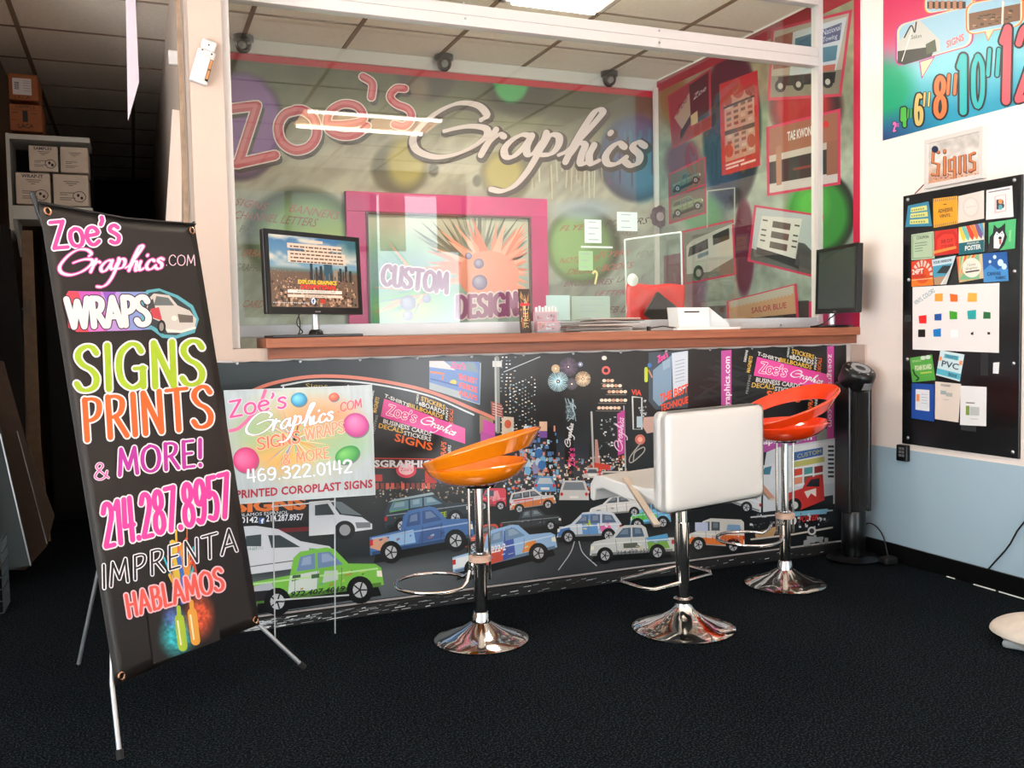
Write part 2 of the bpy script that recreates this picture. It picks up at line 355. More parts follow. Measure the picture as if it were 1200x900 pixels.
def aff(bl, br, tl):
    bl, br, tl = (np.array(p, float) for p in (bl, br, tl)); return lambda x, y: bl + x * (br - bl) + y * (tl - bl)
def burst(A, cx, cy, n, r0, r1, cols, layer, w=3., a0=0, a1=2 * PI, sq=1.):
    for i in range(n):
        a = random.uniform(a0, a1); r = random.uniform(r0, r1); ww = random.uniform(.5, 1) * w; c, s_ = math.cos(a), math.sin(a)
        A.poly([(cx - s_ * ww, cy + c * ww * sq), (cx + s_ * ww, cy - c * ww * sq), (cx + c * r, cy + s_ * r * sq)], random.choice(cols), layer + (i % 6) * .2)
def vehicle(A, kind, bl, br, tl, body, layer, flip=False, accents=(), glass=(70, 82, 92), hub=(190, 192, 195), dark=(14, 15, 17)):
    T = aff(bl, br, tl); X = (lambda x: 1 - x) if flip else (lambda x: x)
    pg = lambda pts, c, l: A.poly([T(X(x), y) for x, y in pts], c, l)
    B = {'pickup': [(0, .2), (0, .58), (.3, .61), (.33, .9), (.38, .99), (.58, 1), (.64, .95), (.74, .67), (.94, .6), (.985, .52), (1, .22)],
         'van': [(0, .18), (.01, .92), (.06, 1), (.6, 1), (.74, .9), (.84, .6), (.98, .5), (1, .2)],
         'suv': [(0, .2), (.0, .62), (.06, .95), (.56, 1), (.72, .66), (.96, .58), (1, .22)],
         'hatch': [(0, .2), (.0, .55), (.12, .9), (.3, 1), (.6, .95), (.78, .6), (.96, .48), (1, .2)],
         'car': [(0, .2), (.02, .62), (.22, .7), (.36, 1), (.6, 1), (.76, .66), (.97, .52), (1, .2)],
         'box': [(0, .25), (0, 1), (.66, 1), (.66, .78), (.8, .78), (.88, .5), (.99, .44), (1, .2)]}[kind]
    Wd = {'pickup': [[(.35, .66), (.38, .9), (.49, .93), (.49, .66)], [(.51, .66), (.51, .93), (.6, .92), (.7, .67)]],
          'van': [[(.62, .62), (.62, .9), (.7, .88), (.8, .62)], [(.44, .64), (.44, .9), (.59, .9), (.59, .63)]],
          'suv': [[(.05, .66), (.09, .88), (.28, .9), (.28, .66)], [(.3, .66), (.3, .9), (.44, .91), (.44, .66)], [(.46, .66), (.46, .91), (.55, .9), (.67, .66)]],
          'hatch': [[(.08, .6), (.15, .84), (.3, .88), (.3, .6)], [(.33, .6), (.33, .88), (.48, .88), (.48, .6)], [(.51, .6), (.51, .88), (.6, .84), (.72, .6)]],
          'car': [[(.28, .68), (.38, .9), (.47, .9), (.47, .68)], [(.5, .68), (.5, .9), (.58, .9), (.7, .68)]],
          'box': [[(.7, .5), (.7, .72), (.79, .72), (.86, .5)]]}[kind]
    pg([(.03, .02), (.06, .25), (.95, .25), (.98, .04)], (8, 9, 10), layer); pg(B, body, layer + .5)
    pg([(.02, .2), (.02, .27), (.98, .27), (.98, .2)], mixc(body, (0, 0, 0), .35), layer + .8)
    for i, (c, pts) in enumerate(accents): pg(pts, c, layer + 1 + i * .2)
    for q in Wd: pg(q, glass, layer + 2); c0 = np.mean(q, 0); pg([tuple(c0 + (np.array(p) - c0) * .55 + (.0, .03)) for p in q], mixc(glass, (255, 255, 255), .25), layer + 2.15)
    pg([(.02, .53), (.02, .56), (.96, .53), (.96, .5)], mixc(body, (255, 255, 255), .45), layer + 1.9)
    for x in (.33, .5, .68): A.line([T(X(x), .26), T(X(x + .01), .62)], .5, mixc(body, (0, 0, 0), .5), layer + 1.95)
    rs = random.Random(int(bl[0] * 7 + bl[1]))
    for k in range(9): x = rs.uniform(.06, .86); y = rs.uniform(.3, .5); a, b_ = rs.uniform(.015, .06), rs.uniform(.02, .07); pg([(x, y), (x + a, y + b_ * .4), (x + a * .8, y + b_), (x - a * .2, y + b_ * .7)], mixc(body, rs.choice([(255, 255, 255), (30, 30, 40), (230, 90, 60), (80, 130, 210), (240, 200, 80)]), .45), layer + 1.7 + k * .02)
    pg([(.95, .38), (.95, .48), (.985, .47), (.99, .36)], (240, 235, 215), layer + 2); pg([(0, .4), (0, .52), (.03, .52), (.03, .4)], (190, 40, 30), layer + 2)
    H = np.linalg.norm(np.array(tl, float) - bl); rr = .2 * H if kind != 'box' else .17 * H
    for wx in ((.2, .82) if kind != 'box' else (.16, .8)):
        p = T(X(wx), .19); A.ell(p[0], p[1], rr * 1.15, rr * 1.2, dark, layer + 2.3, n=18); A.ell(p[0], p[1], rr * .62, rr * .68, hub, layer + 2.6, n=14)
        for k in range(5):
            a = k * 2 * PI / 5; A.line([(p[0], p[1]), (p[0] + rr * .55 * math.cos(a), p[1] + rr * .6 * math.sin(a))], rr * .13, dark, layer + 2.9)
def lights(A, x0, y0, x1, y1, n, cols, layer, sz=(.4, 1.25)):
    for i in range(n):
        x = random.uniform(x0, x1); y = random.uniform(y0, y1); a = random.uniform(*sz); b = random.uniform(*sz)
        A.rect(x - a, y - b, x + a, y + b, random.choice(cols), layer + (i % 8) * .1)
def proj(X):
    q = (np.asarray(X, float) - CAM) @ RC.T; return 600 + FPX * q[:, 0] / q[:, 2], 450 + FPX * q[:, 1] / q[:, 2]
def planegrid(A, u0, v0, u1, v1, nx, ny, fn, layer=0):
    """background ink over a rectangle of the plane; fn gets the survey coordinates of each point"""
    U_, V_ = np.meshgrid(np.linspace(u0, u1, nx), np.linspace(v0, v1, ny)); uv = np.stack([U_.ravel(), V_.ravel()], 1)
    x, y = proj(A.O + uv[:, :1] * A.U + uv[:, 1:] * A.V); C = np.clip(fn(x.reshape(U_.shape), y.reshape(U_.shape)), 0, 255).reshape(-1, 3)
    fs = [(j * nx + i, j * nx + i + 1, (j + 1) * nx + i + 1, (j + 1) * nx + i) for j in range(ny - 1) for i in range(nx - 1)]
    A.raw(uv, fs, C, layer)
# ------------------------------------------------------------------ materials
M_floor = mat('carpet', (13, 19, 23), .95, noise=.95, nscale=150, bump=.35, bscale=300, spec=.04)
M_white = mat('white_paint', (216, 206, 200), .45); M_trim = mat('trim_white', (212, 204, 198), .35)
M_post = mat('cream_paint', (194, 170, 154), .55, bump=.05, bscale=30)
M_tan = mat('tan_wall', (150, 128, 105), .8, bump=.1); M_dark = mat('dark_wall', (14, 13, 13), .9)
M_tile = mat('ceiling_tile', (246, 232, 216), .9, noise=.05, nscale=40, bump=.25, bscale=150)
M_grid = mat('ceiling_grid', (140, 116, 94), .7)
M_black = mat('black_plastic', (9, 9, 10), .28); M_blackm = mat('black_matte', (12, 12, 13), .6)
M_chrome = mat('chrome', (225, 222, 218), .07, 1.0); M_steel = mat('steel', (170, 172, 176), .3, 1.0); M_alu = mat('aluminium', (205, 208, 212), .35, .8)
M_wood = wood_mat('oak_top', (132, 72, 46), (176, 106, 74)); M_wood2 = wood_mat('oak_apron', (104, 54, 34), (150, 86, 58))
M_glass = glass_mat('plexiglass', refl=1.15)
M_paper = mat('paper', (236, 234, 230), .6); M_card = mat('cardboard', (158, 92, 55), .8, noise=.1); M_cardw = mat('white_carton', (222, 206, 190), .7, noise=.05)
n = M_floor.node_tree; b = n.nodes['Principled BSDF']; r = [x for x in n.nodes if x.type == 'VALTORGB'][0]
r.color_ramp.elements[0].position = .5; r.color_ramp.elements[0].color = [*lin((6, 9, 12)), 1]; r.color_ramp.elements[1].position = .66; r.color_ramp.elements[1].color = [*lin((46, 55, 61)), 1]
# wall with two paint colours
mw = mat('wall_paint', (232, 214, 200), .55, bump=.06, bscale=25); n = mw.node_tree; b = n.nodes['Principled BSDF']
g = n.nodes.new('ShaderNodeNewGeometry'); s_ = n.nodes.new('ShaderNodeSeparateXYZ'); cmp_ = n.nodes.new('ShaderNodeMath'); cmp_.operation = 'GREATER_THAN'; cmp_.inputs[1].default_value = .603
mx = n.nodes.new('ShaderNodeMix'); mx.data_type = 'RGBA'; mx.inputs[6].default_value = [*lin((164, 188, 202)), 1]; mx.inputs[7].default_value = [*lin((244, 230, 220)), 1]
n.links.new(g.outputs['Position'], s_.inputs[0]); n.links.new(s_.outputs['Z'], cmp_.inputs[0]); n.links.new(cmp_.outputs[0], mx.inputs[0]); n.links.new(mx.outputs[2], b.inputs['Base Color'])

XR, YC, YG, YB, ZC = 3.70, 4.04, 4.30, 6.10, 3.12      # right wall, counter face, plexiglass, office back wall, ceiling
# ------------------------------------------------------------------ the setting
struct('floor', MB().box((-3, -1.9, -.06), (3.8, 12, 0)), M_floor)
struct('floor_bounce', MB().box((-3, -1.8, .0), (XR, 1.6, .004)), mat('bounce_tile', (232, 232, 230), .5, noise=.06, nscale=8))  # pale floor added out of view to bounce light onto the ceiling
struct('wall_right', MB().box((XR, -1.9, 0), (3.85, 12, 3.3)), mw)
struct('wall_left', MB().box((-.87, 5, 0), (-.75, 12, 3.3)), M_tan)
struct('wall_left_front', MB().box((-3.1, -1.9, 0), (-3, 5.1, .06)).box((-3.1, -1.9, 2.85), (-3, 5.1, 3.3)).box((-3.1, 2.52, .06), (-3, 5.1, 2.85)), M_post)
w2 = MB()
for y in (-1.8, .35, 2.45): w2.box((-3.08, y, .06), (-3.02, y + .07, 2.85))
struct('added_side_window', w2, mat('storefront_frame', (70, 60, 52), .5))  # unseen side opening and its frame, added to light the right wall
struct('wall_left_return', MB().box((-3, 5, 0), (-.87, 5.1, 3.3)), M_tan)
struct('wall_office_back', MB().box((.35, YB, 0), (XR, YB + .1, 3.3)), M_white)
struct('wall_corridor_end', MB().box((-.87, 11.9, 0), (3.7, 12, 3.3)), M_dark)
struct('wall_counter', MB().box((.254, YC + .012, 0), (XR, YC + .12, 1.155)), M_white)
# the wall end left of the window, its ledge and the office side wall
struct('wall_office_side', MB().box((.254, YC + .12, 0), (.35, 11.9, 3.3)), mat('side_wall', (196, 178, 164), .7))
struct('wall_post', MB().box((.254, YC, 1.155), (.385, YC + .12, ZC + .1)).box((.385, YC, 1.149), (.53, YC + .26, 1.203)), M_post)
struct('trim_post', MB().box((.388, YC + .03, 1.205), (.418, YC + .12, ZC)), M_trim)
# storefront behind the camera: daylight comes in here
fr = MB().box((-3, -1.9, 0), (XR, -1.8, .06)).box((-3, -1.9, 2.85), (XR, -1.8, 3.3))
struct('wall_front', fr, M_post)
wf = MB()
for x in (-3, -1.45, .1, 1.6, 2.55, 3.62): wf.box((x, -1.89, .06), (x + .07, -1.81, 2.85))
wf.box((-3, -1.88, 2.2), (2.55, -1.82, 2.26))
win = struct('window_1', wf, mat('storefront_frame', (70, 60, 52), .5))
tm = bpy.data.materials.new('added_dimming_film'); tm.use_nodes = True; n_ = tm.node_tree; n_.nodes.clear(); o_ = n_.nodes.new('ShaderNodeOutputMaterial'); t_ = n_.nodes.new('ShaderNodeBsdfTranslucent'); t_.inputs[0].default_value = (.34, .34, .34, 1)
n_.links.new(t_.outputs[0], o_.inputs[0])
for x, x2 in ((-2.93, -1.45), (-1.38, .1), (.17, 1.6), (1.67, 2.55)): MB().box((x, -1.862, .06), (x2, -1.858, 2.85)).build('added_dimming_film', tm, win)  # unseen translucent sheets added to dim these bays and their mirror image
cm = mat('peach_banner', (226, 150, 112), .6)
for x in (2.62, 3.3): MB().box((x, -1.7, 2.2), (x + .3, -1.69, 2.84)).build('hanging_valance', cm, win)
# ceiling: every tile is a piece of its own in a metal grid
ceil = struct('ceiling', MB().box((-3.1, -1.9, ZC + .06), (3.8, 12, ZC + .12)), M_dark)
TX, TY, GX, GY = .635, .675, .07, 4.93
tb = MB(); tb.box((-TX / 2 + .012, -TY / 2 + .012, -.004), (TX / 2 - .012, TY / 2 - .012, .014), .004); tile0 = None
LIT = {(3, -1): 'a'}
for i in range(-5, 6):
    for j in range(-10, 11):
        cx = GX + (i + .5) * TX; cy = GY + (j + .5) * TY
        if cx > XR + .1 or (cy > 5 and cx < -.75 - TX / 2): continue
        if cx + TX / 2 > XR + .35: continue
        if (i, j) in LIT: continue
        if i in (2, 3) and j == -7: continue
        if tile0 is None:
            tile0 = tb.build('ceiling_tile', M_tile, ceil); tile0.location = (cx, cy, ZC + .004); continue
        t = tile0.copy(); col.objects.link(t); t.location = (cx, cy, ZC + .004)
for i in range(-5, 7):
    x = GX + i * TX
    if x < XR: MB().box((x - .013, -1.8, ZC - .006), (x + .013, 11.9, ZC + .03)).build('grid_rail', M_grid, ceil)
for j in range(-9, 11):
    y = GY + j * TY; MB().box((-3 if y < 5 else -.75, y - .006, ZC - .004), (XR, y + .006, ZC + .02)).build('grid_rail', M_grid, ceil)
# light fittings in the ceiling
def troffer(x0, y0, x1, y1, label, watt, emit):
    t = thing('ceiling_light', label, 'ceiling light', ((x0 + x1) / 2, (y0 + y1) / 2, ZC), 'ceiling lights')
    f = MB()
    for a, b in (((x0, y0), (x1, y0 + .03)), ((x0, y1 - .03), (x1, y1)), ((x0, y0), (x0 + .03, y1)), ((x1 - .03, y0), (x1, y1))): f.box((*a, ZC - .012), (*b, ZC + .03))
    f.build('frame', M_trim, t)
    MB().box((x0 + .03, y0 + .03, ZC - .004), (x1 - .03, y1 - .03, ZC + .01)).build('diffuser', mat('diffuser', (255, 196, 150), .5, emit=emit), t)
    for s in (0, 1):
        y = y0 + .05 + s * (y1 - y0 - .1); MB().tube([(x0 + .06, y, ZC - .018), (x1 - .06, y, ZC - .018)], .018, 10).build('tube', mat('lamp_tube', (255, 244, 228), .4, emit=emit * 3.6), t)
    if not watt: return t
    ld = bpy.data.lights.new('lamp', 'AREA'); ld.shape = 'RECTANGLE'; ld.size = x1 - x0 - .1; ld.size_y = y1 - y0 - .1; ld.energy = watt; ld.color = (1, .86, .74)
    lo = bpy.data.objects.new('lamp', ld); col.objects.link(lo); lo.parent = t; lo.location = (0, 0, -.05)
    return t
troffer(1.975 + .0, 4.255, 2.61, 4.93, 'square ceiling light panel above the plexiglass screen', 30, 2.6)
troffer(1.34, .205, 2.61, .88, 'long two-tube ceiling light over the customer side, seen mirrored in the plexiglass', 0, 2.6)
# baseboard and corner trim on the right
bb = struct('baseboard_right', MB().box((XR - .012, -1.8, 0), (XR, YC - .0, .095), .003), M_black)
for y0, y1 in ((3.33, 3.38), (3.1, 3.22), (2.94, 3.08)): MB().box((XR - .016, y0, .001), (XR - .0125, y1, .006)).build('glue_line', M_paper, bb)
struct('trim_corner', MB().box((XR - .015, 3.935, .2), (XR, YC, 1.15), .003), M_post)
struct('baseboard_corner', MB().box((XR - .02, 3.93, 0), (XR - .013, YC - .0, .2)), M_black)

# ------------------------------------------------------------------ counter
XL = .515
ct = thing('bar_counter_top', 'long reddish-brown wooden bar top over the printed banner', 'counter', (XL, 3.99, 1.155))
MB().box((XL, 3.985, 1.203), (XR, YG + .02, 1.246), .004).build('top_board', M_wood, ct)
MB().box((XL + .012, YC - .03, 1.157), (XR - .005, YC + .1, 1.203), .002).build('apron', M_wood2, ct)
st = thing('base_strip', 'black strip with a painted white reflection at the foot of the counter banner', 'kickboard', (2, YC - .03, 0))
MB().box((.3, YC - .035, .0), (XR - .08, YC - .006, .052), .003).build('strip_board', M_blackm, st)
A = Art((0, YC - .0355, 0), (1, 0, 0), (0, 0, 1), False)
for k in range(230):  # pale streaks painting the strip's reflection, densest at the left
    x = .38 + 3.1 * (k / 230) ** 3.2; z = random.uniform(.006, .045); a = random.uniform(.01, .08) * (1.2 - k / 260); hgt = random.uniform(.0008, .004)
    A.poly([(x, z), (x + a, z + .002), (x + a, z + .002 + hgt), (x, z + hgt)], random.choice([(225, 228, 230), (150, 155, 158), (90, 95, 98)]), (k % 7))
tag(A.build('painted_reflection', print_mat('reflection_ink', .5), st), kind='stuff')

# plexiglass screen in its white frame
def pz(u, v): return at(1, YG, u, v)
zr0, zr1 = 1.248, 1.305
beam0 = pz(956, 79)[2]; beam1 = pz(957, 57.7)[2]; top0 = pz(950, 7)[2]
xl = .39; xr0, xr1 = pz(955, 200)[0], pz(965, 200)[0]
sg = thing('plexiglass_screen', 'tall clear plexiglass screen in a white screwed frame above the bar top', 'screen', (2, YG, 1.246))
fm = MB(); fm.box((xl, YG - .02, zr1), (xl + .035, YG + .03, ZC)).build('frame_post', M_trim, sg)
MB().box((xr0, YG - .03, 1.246), (xr1, YG + .03, ZC)).build('frame_post', M_trim, sg)
MB().box((xl, YG - .025, zr0), (xr0, YG + .03, zr1), .003).build('bottom_rail', mat('sill_white', (214, 222, 226), .35), sg)
MB().box((xl + .035, YG - .03, beam0), (xr0, YG + .03, (beam0 + beam1) / 2 - .001), .002).build('cross_beam', M_trim, sg)
MB().box((xl + .035, YG - .028, (beam0 + beam1) / 2 + .001), (xr0, YG + .03, beam1), .002).build('cross_beam', M_trim, sg)
MB().box((xl + .035, YG - .03, top0), (xr0, YG + .03, ZC), .002).build('top_rail', M_trim, sg)
MB().box((xl + .03, YG - .003, zr1), (xr0, YG + .003, beam0)).build('pane', M_glass, sg)
MB().box((xl + .03, YG - .003, beam1), (xr0, YG + .003, top0)).build('pane', M_glass, sg)
for u, v in ((541, 6), (543, 24), (769, 38), (769, 52), (830, 384), (911, 381), (962, 30), (962, 60), (962, 75), (962, 120), (962, 190), (962, 240)):
    p = pz(u, v); MB().lathe([(0, .0), (.006, .0), (.0055, .002), (0, .003)], (0, 0, 0), 10, Matrix.Rotation(PI / 2, 4, 'X')).xf(Matrix.Translation((p[0], YG - .031, p[2]))).build('screw', M_steel, sg)

# ------------------------------------------------------------------ logo, spelled as in the photo
def logo(A, z_bl, z_br, z_tl, g_bl, g_br, cz, cg, layer, oz=(250, 245, 248), og=(215, 40, 140), w=.15, gw=7.):
    A.pen("Zoe's", z_bl, z_br, z_tl, cz, layer, w=w, thin=.75, outline=oz, ow=.05)
    A.script(g_bl, g_br, cg, layer + 4, w=gw, outline=og)

# ------------------------------------------------------------------ mural on the office back wall
mu = thing('back_wall_mural', 'airbrushed mural with large coloured balls and lettering on the office back wall', 'mural', (2, YB, 1.2))
MB().box((.352, YB - .012, 1.0), (XR, YB - .001, 3.03)).build('backing_sheet', M_white, mu)
MB().box((.352, YB - .03, 3.03), (XR, YB - .001, 3.115)).build('crown_strip', M_trim, mu)
A = Art((0, YB - .012, 0), (1, 0, 0), (0, 0, 1), step=.0005)
def bgm(X, Y):
    base = mixc((176, 168, 146), (168, 178, 168), np.clip((Y - 170) / 180, 0, 1)[..., None])
    t = np.clip((165 - Y + (X - 270) * .05) / 60, 0, 1)[..., None]; base = base * (1 - t) + np.array((84, 86, 58)) * t
    nz = noise2(X, Y, 60, 40, 3)[..., None]; base = base * (1 + .3 * nz + .14 * noise2(X + Y, Y - X * .5, 9, 16, 6, 4)[..., None])
    C = base
    C = blob(C, X, Y, 281, 148, 52, 64, (58, 36, 70), .1); C = blob(C, X, Y, 281, 146, 47, 58, (132, 78, 150), .15)
    C = blob(C, X, Y, 500, 84, 36, 34, (58, 52, 42), .2); C = blob(C, X, Y, 491, 104, 12, 14, (150, 120, 95), .9, .7)
    C = blob(C, X, Y, 612, 102, 42, 34, (44, 46, 30), .3); C = blob(C, X, Y, 599, 98, 20, 22, (58, 170, 92), .25)
    C = blob(C, X, Y, 700, 120, 70, 20, (60, 60, 40), .9, .6)
    C = blob(C, X, Y, 352, 276, 66, 56, (74, 84, 66), .16); C = blob(C, X, Y, 360, 284, 58, 52, (152, 184, 130), .4); C = blob(C, X, Y, 380, 300, 46, 34, (196, 216, 120), .7, .8)
    C = blob(C, X, Y, 468, 197, 33, 32, (92, 90, 66), .2); C = blob(C, X, Y, 476, 190, 22, 28, (172, 158, 78), .5)
    C = blob(C, X, Y, 593, 206, 30, 30, (104, 100, 70), .2); C = blob(C, X, Y, 590, 203, 22, 24, (180, 164, 84), .5)
    C = blob(C, X, Y, 508, 199, 6, 8, (90, 92, 78), .3); C = blob(C, X, Y, 559, 212, 5, 7, (100, 102, 84), .3)
    C = blob(C, X, Y, 684, 288, 43, 45, (66, 74, 50), .16); C = blob(C, X, Y, 680, 290, 37, 40, (124, 160, 96), .3); C = blob(C, X, Y, 668, 286, 20, 30, (156, 198, 124), .8, .8)
    C = blob(C, X, Y, 745, 186, 44, 50, (56, 60, 76), .12); C = blob(C, X, Y, 745, 182, 39, 45, (70, 96, 132), .4); C = blob(C, X, Y, 752, 200, 22, 30, (80, 130, 160), .8, .7)
    C = blob(C, X, Y, 684, 246, 34, 12, (170, 190, 205), .8, .7)
    return C
planegrid(A, .352, 1.0, XR - .002, 3.0, 300, 190, bgm)
A.raw([(.352, 3.0), (XR - .002, 3.0), (XR - .002, 3.03), (.352, 3.03)], [(0, 1, 2, 3)], (206, 28, 52), 1)
A.raw([(.352, 2.985), (XR - .002, 2.985), (XR - .002, 3.002), (.352, 3.002)], [(0, 1, 2, 3)], (196, 22, 44), .5)
for k in range(22):   # paint drips
    x = random.uniform(712, 770); y = random.uniform(150, 180); l = random.uniform(20, 45); A.line([(x, y), (x, y + l)], random.uniform(2, 5), random.choice([(60, 52, 92), (50, 84, 110), (92, 70, 110), (60, 120, 140)]), 1 + k * .1)
for k in range(26):
    x = random.uniform(622, 705); y = random.uniform(168, 200); A.line([(x, y), (x + random.uniform(-2, 2), y + random.uniform(15, 50))], random.uniform(.8, 2.2), random.choice([(196, 186, 158), (150, 140, 112), (206, 200, 176)]), 1 + k * .1)
# Zoe's
for off, c, wx, L in (((3, 5), (44, 28, 30), 17, 5), ((0, 0), (246, 226, 222), 18.5, 7), ((0, 0), (200, 70, 84), 14.5, 9), ((-1, -1), (222, 112, 122), 6, 10.5)):
    o = np.array(off)
    Zs = [[(268, 128), (300, 124)], [(301, 124), (279, 192)], [(277, 192), (322, 182)]]
    for s in Zs: A.line([np.array(p) + o for p in s], wx * .74, c, L)
    A.line([np.array(p) + o for p in [(349,129),(334,134),(326,148),(330,166),(345,176),(362,172),(371,158),(368,140),(356,130),(346,129)]], wx * .72, c, L, sm=True)
    A.line([np.array(p) + o for p in [(386,146),(404,146),(425,141),(420,126),(402,122),(386,132),(384,150),(398,159),(416,158),(430,148)]], wx * .62, c, L, sm=True)
    A.line([np.array(p) + o for p in [(425, 90), (436, 98), (435, 114)]], wx * .6, c, L, sm=True)
    A.line([np.array(p) + o for p in [(474,104),(464,104),(457,113),(464,122),(478,128),(482,138),(474,148),(462,146)]], wx * .58, c, L, sm=True)
A.script((483.5, 189.5), (758.5, 189.5), (50, 36, 28), 11, w=10, outline=(50, 36, 28), ow=3.2)
A.script((482, 187), (757, 187), (222, 204, 200), 13, w=8.5, outline=(222, 204, 200), ow=.4)
lst = (168, 96, 84)
for t, a, b, h, c in (('SIGNS', (274, 240), (314, 247), 9, lst), ('CHANNEL LETTERS', (274, 256), (372, 266), 10, (160, 100, 96)), ('POLE', (280, 272), (304, 275), 9, (110, 110, 100)), ('CUT', (298, 283), (318, 285), 9, (120, 118, 100)),
                      ('URBAN', (283, 300), (314, 302), 9, (190, 120, 96)), ('BANNERS', (338, 248), (398, 258), 10, (190, 120, 120)), ('GRAPHICS', (276, 317), (314, 319), 9, (120, 120, 108)), ('CARDS', (284, 360), (314, 361), 9, (190, 120, 100)),
                      ('FLYERS', (655, 271), (700, 268), 7, (176, 90, 80)), ('POSTERS', (708, 266), (760, 262), 8, (70, 60, 46)), ('CARDS', (720, 277), (748, 275), 7, (120, 116, 96)), ('NOTEPADS', (655, 309), (702, 306), 7, (190, 100, 80)), ('FLYERS', (700, 302), (738, 299), 7, (200, 96, 70)),
                      ('MENUS', (745, 302), (772, 300), 8, (140, 140, 124)), ('DECALS', (664, 322), (702, 319), 7, (170, 80, 60)), ('BOOKS', (704, 318), (742, 314), 8, (200, 90, 70)), ('LABELS', (722, 331), (755, 328), 7, (130, 124, 108)), ('BROCHURES', (660, 336), (718, 333), 7, (130, 80, 96)),
                      ('LETTERHEADS', (696, 347), (768, 343), 6, (176, 84, 96)), ('WEB DESIGN', (702, 367), (768, 365), 8, (130, 70, 80))):
    A.txt(t, a, b, (a[0] + 1.5, a[1] - h), c, 2, shear=.4)
A.build('painted_artwork', print_mat('mural_ink', .55), mu, .8)

# pink framed print on the back wall
fp = thing('framed_print', 'large magenta-framed print reading custom designs on the back wall', 'picture', (2.05, YB - .06, 1.2))
def bw(u, v, y=YB - .03): p = at(1, y, u, v); return p[0], p[2]
x0, z1 = bw(404, 224); x1, _ = bw(640, 230); z0 = 1.02
M_mag = mat('magenta_frame', (190, 34, 110), .35, noise=.12, nscale=6)
MB().box((x0, YB - .05, z1 - .13), (x1, YB - .014, z1), .004).build('frame_top', M_mag, fp)
MB().box((x0, YB - .05, z0), (x0 + .13, YB - .014, z1 - .13), .004).build('frame_side', M_mag, fp)
MB().box((x1 - .13, YB - .05, z0), (x1, YB - .014, z1 - .13), .004).build('frame_side', M_mag, fp)
mbx = MB(); mbx.box((x0 + .13, YB - .055, z1 - .145), (x1 - .13, YB - .02, z1 - .13)); mbx.box((x0 + .13, YB - .055, z0), (x0 + .145, YB - .02, z1 - .145)); mbx.box((x1 - .145, YB - .055, z0), (x1 - .13, YB - .02, z1 - .145)); mbx.build('inner_moulding', mat('mould', (88, 40, 48), .4), fp)
MB().box((x0 + .13, YB - .03, z0), (x1 - .13, YB - .018, z1 - .13)).build('print_board', M_paper, fp)
A = Art((0, YB - .03, 0), (1, 0, 0), (0, 0, 1), step=.0005)
def bgf(X, Y):
    C = mixc((186, 184, 160), (150, 172, 168), np.clip((Y - 240) / 130, 0, 1)[..., None])
    C = blob(C, X, Y, 450, 350, 70, 60, (92, 170, 128), .9, .9); C = blob(C, X, Y, 470, 320, 60, 24, (150, 160, 190), .9, .6)
    C = blob(C, X, Y, 478, 362, 34, 18, (180, 190, 96), .9, .8)
    return C * (1 + .1 * noise2(X, Y, 20, 20, 5)[..., None])
planegrid(A, x0 + .145, z0, x1 - .145, z1 - .145, 90, 70, bgf)
random.seed(3)
def clipb(n, cx, cy, r0, r1, cols, L, w, a0, a1):
    for i in range(n):
        a = random.uniform(a0, a1); r = random.uniform(r0, r1); c, s = math.cos(a), math.sin(a); ex = min(max(cx + c * r, 436), 619); ey = min(max(cy + s * r * .8, 246), 368); ww = random.uniform(.5, 1) * w
        A.poly([(cx - s * ww, cy + c * ww), (cx + s * ww, cy - c * ww), (ex, ey)], random.choice(cols), L + (i % 9) * .1)
clipb(70, 560, 320, 50, 105, [(90, 96, 84), (120, 124, 110), (150, 150, 130)], 1, 6, -2.6, -.2)
clipb(80, 575, 318, 40, 88, [(226, 132, 108), (232, 150, 126), (214, 120, 96), (236, 168, 146)], 2.2, 9, -3.6, 1.1)
clipb(50, 500, 340, 30, 90, [(206, 170, 110), (120, 170, 110), (90, 150, 140), (220, 150, 120)], 3.2, 5, 1.8, 4.4)
A.ell(572, 322, 36, 28, (232, 146, 124), 4.2)
for x, y, r in ((561, 309, 6), (562, 331, 9), (549, 300, 4), (478, 355, 9), (478, 374 - 4, 6), (500, 350, 5), (596, 352, 4)): A.ell(x, y, r, r, (168, 160, 190), 5, c2=(104, 92, 130))
A.pen('CUSTOM', (447, 333), (524, 343), (449, 311), (150, 84, 128), 6, w=.24, thin=.8, outline=(226, 206, 214), ow=.07)
A.pen('DESIGNS', (535, 372), (618, 367), (535, 348), (150, 84, 128), 6, w=.24, thin=.8, outline=(226, 206, 214), ow=.07)
A.build('printed_artwork', print_mat('frame_ink', .4), fp)

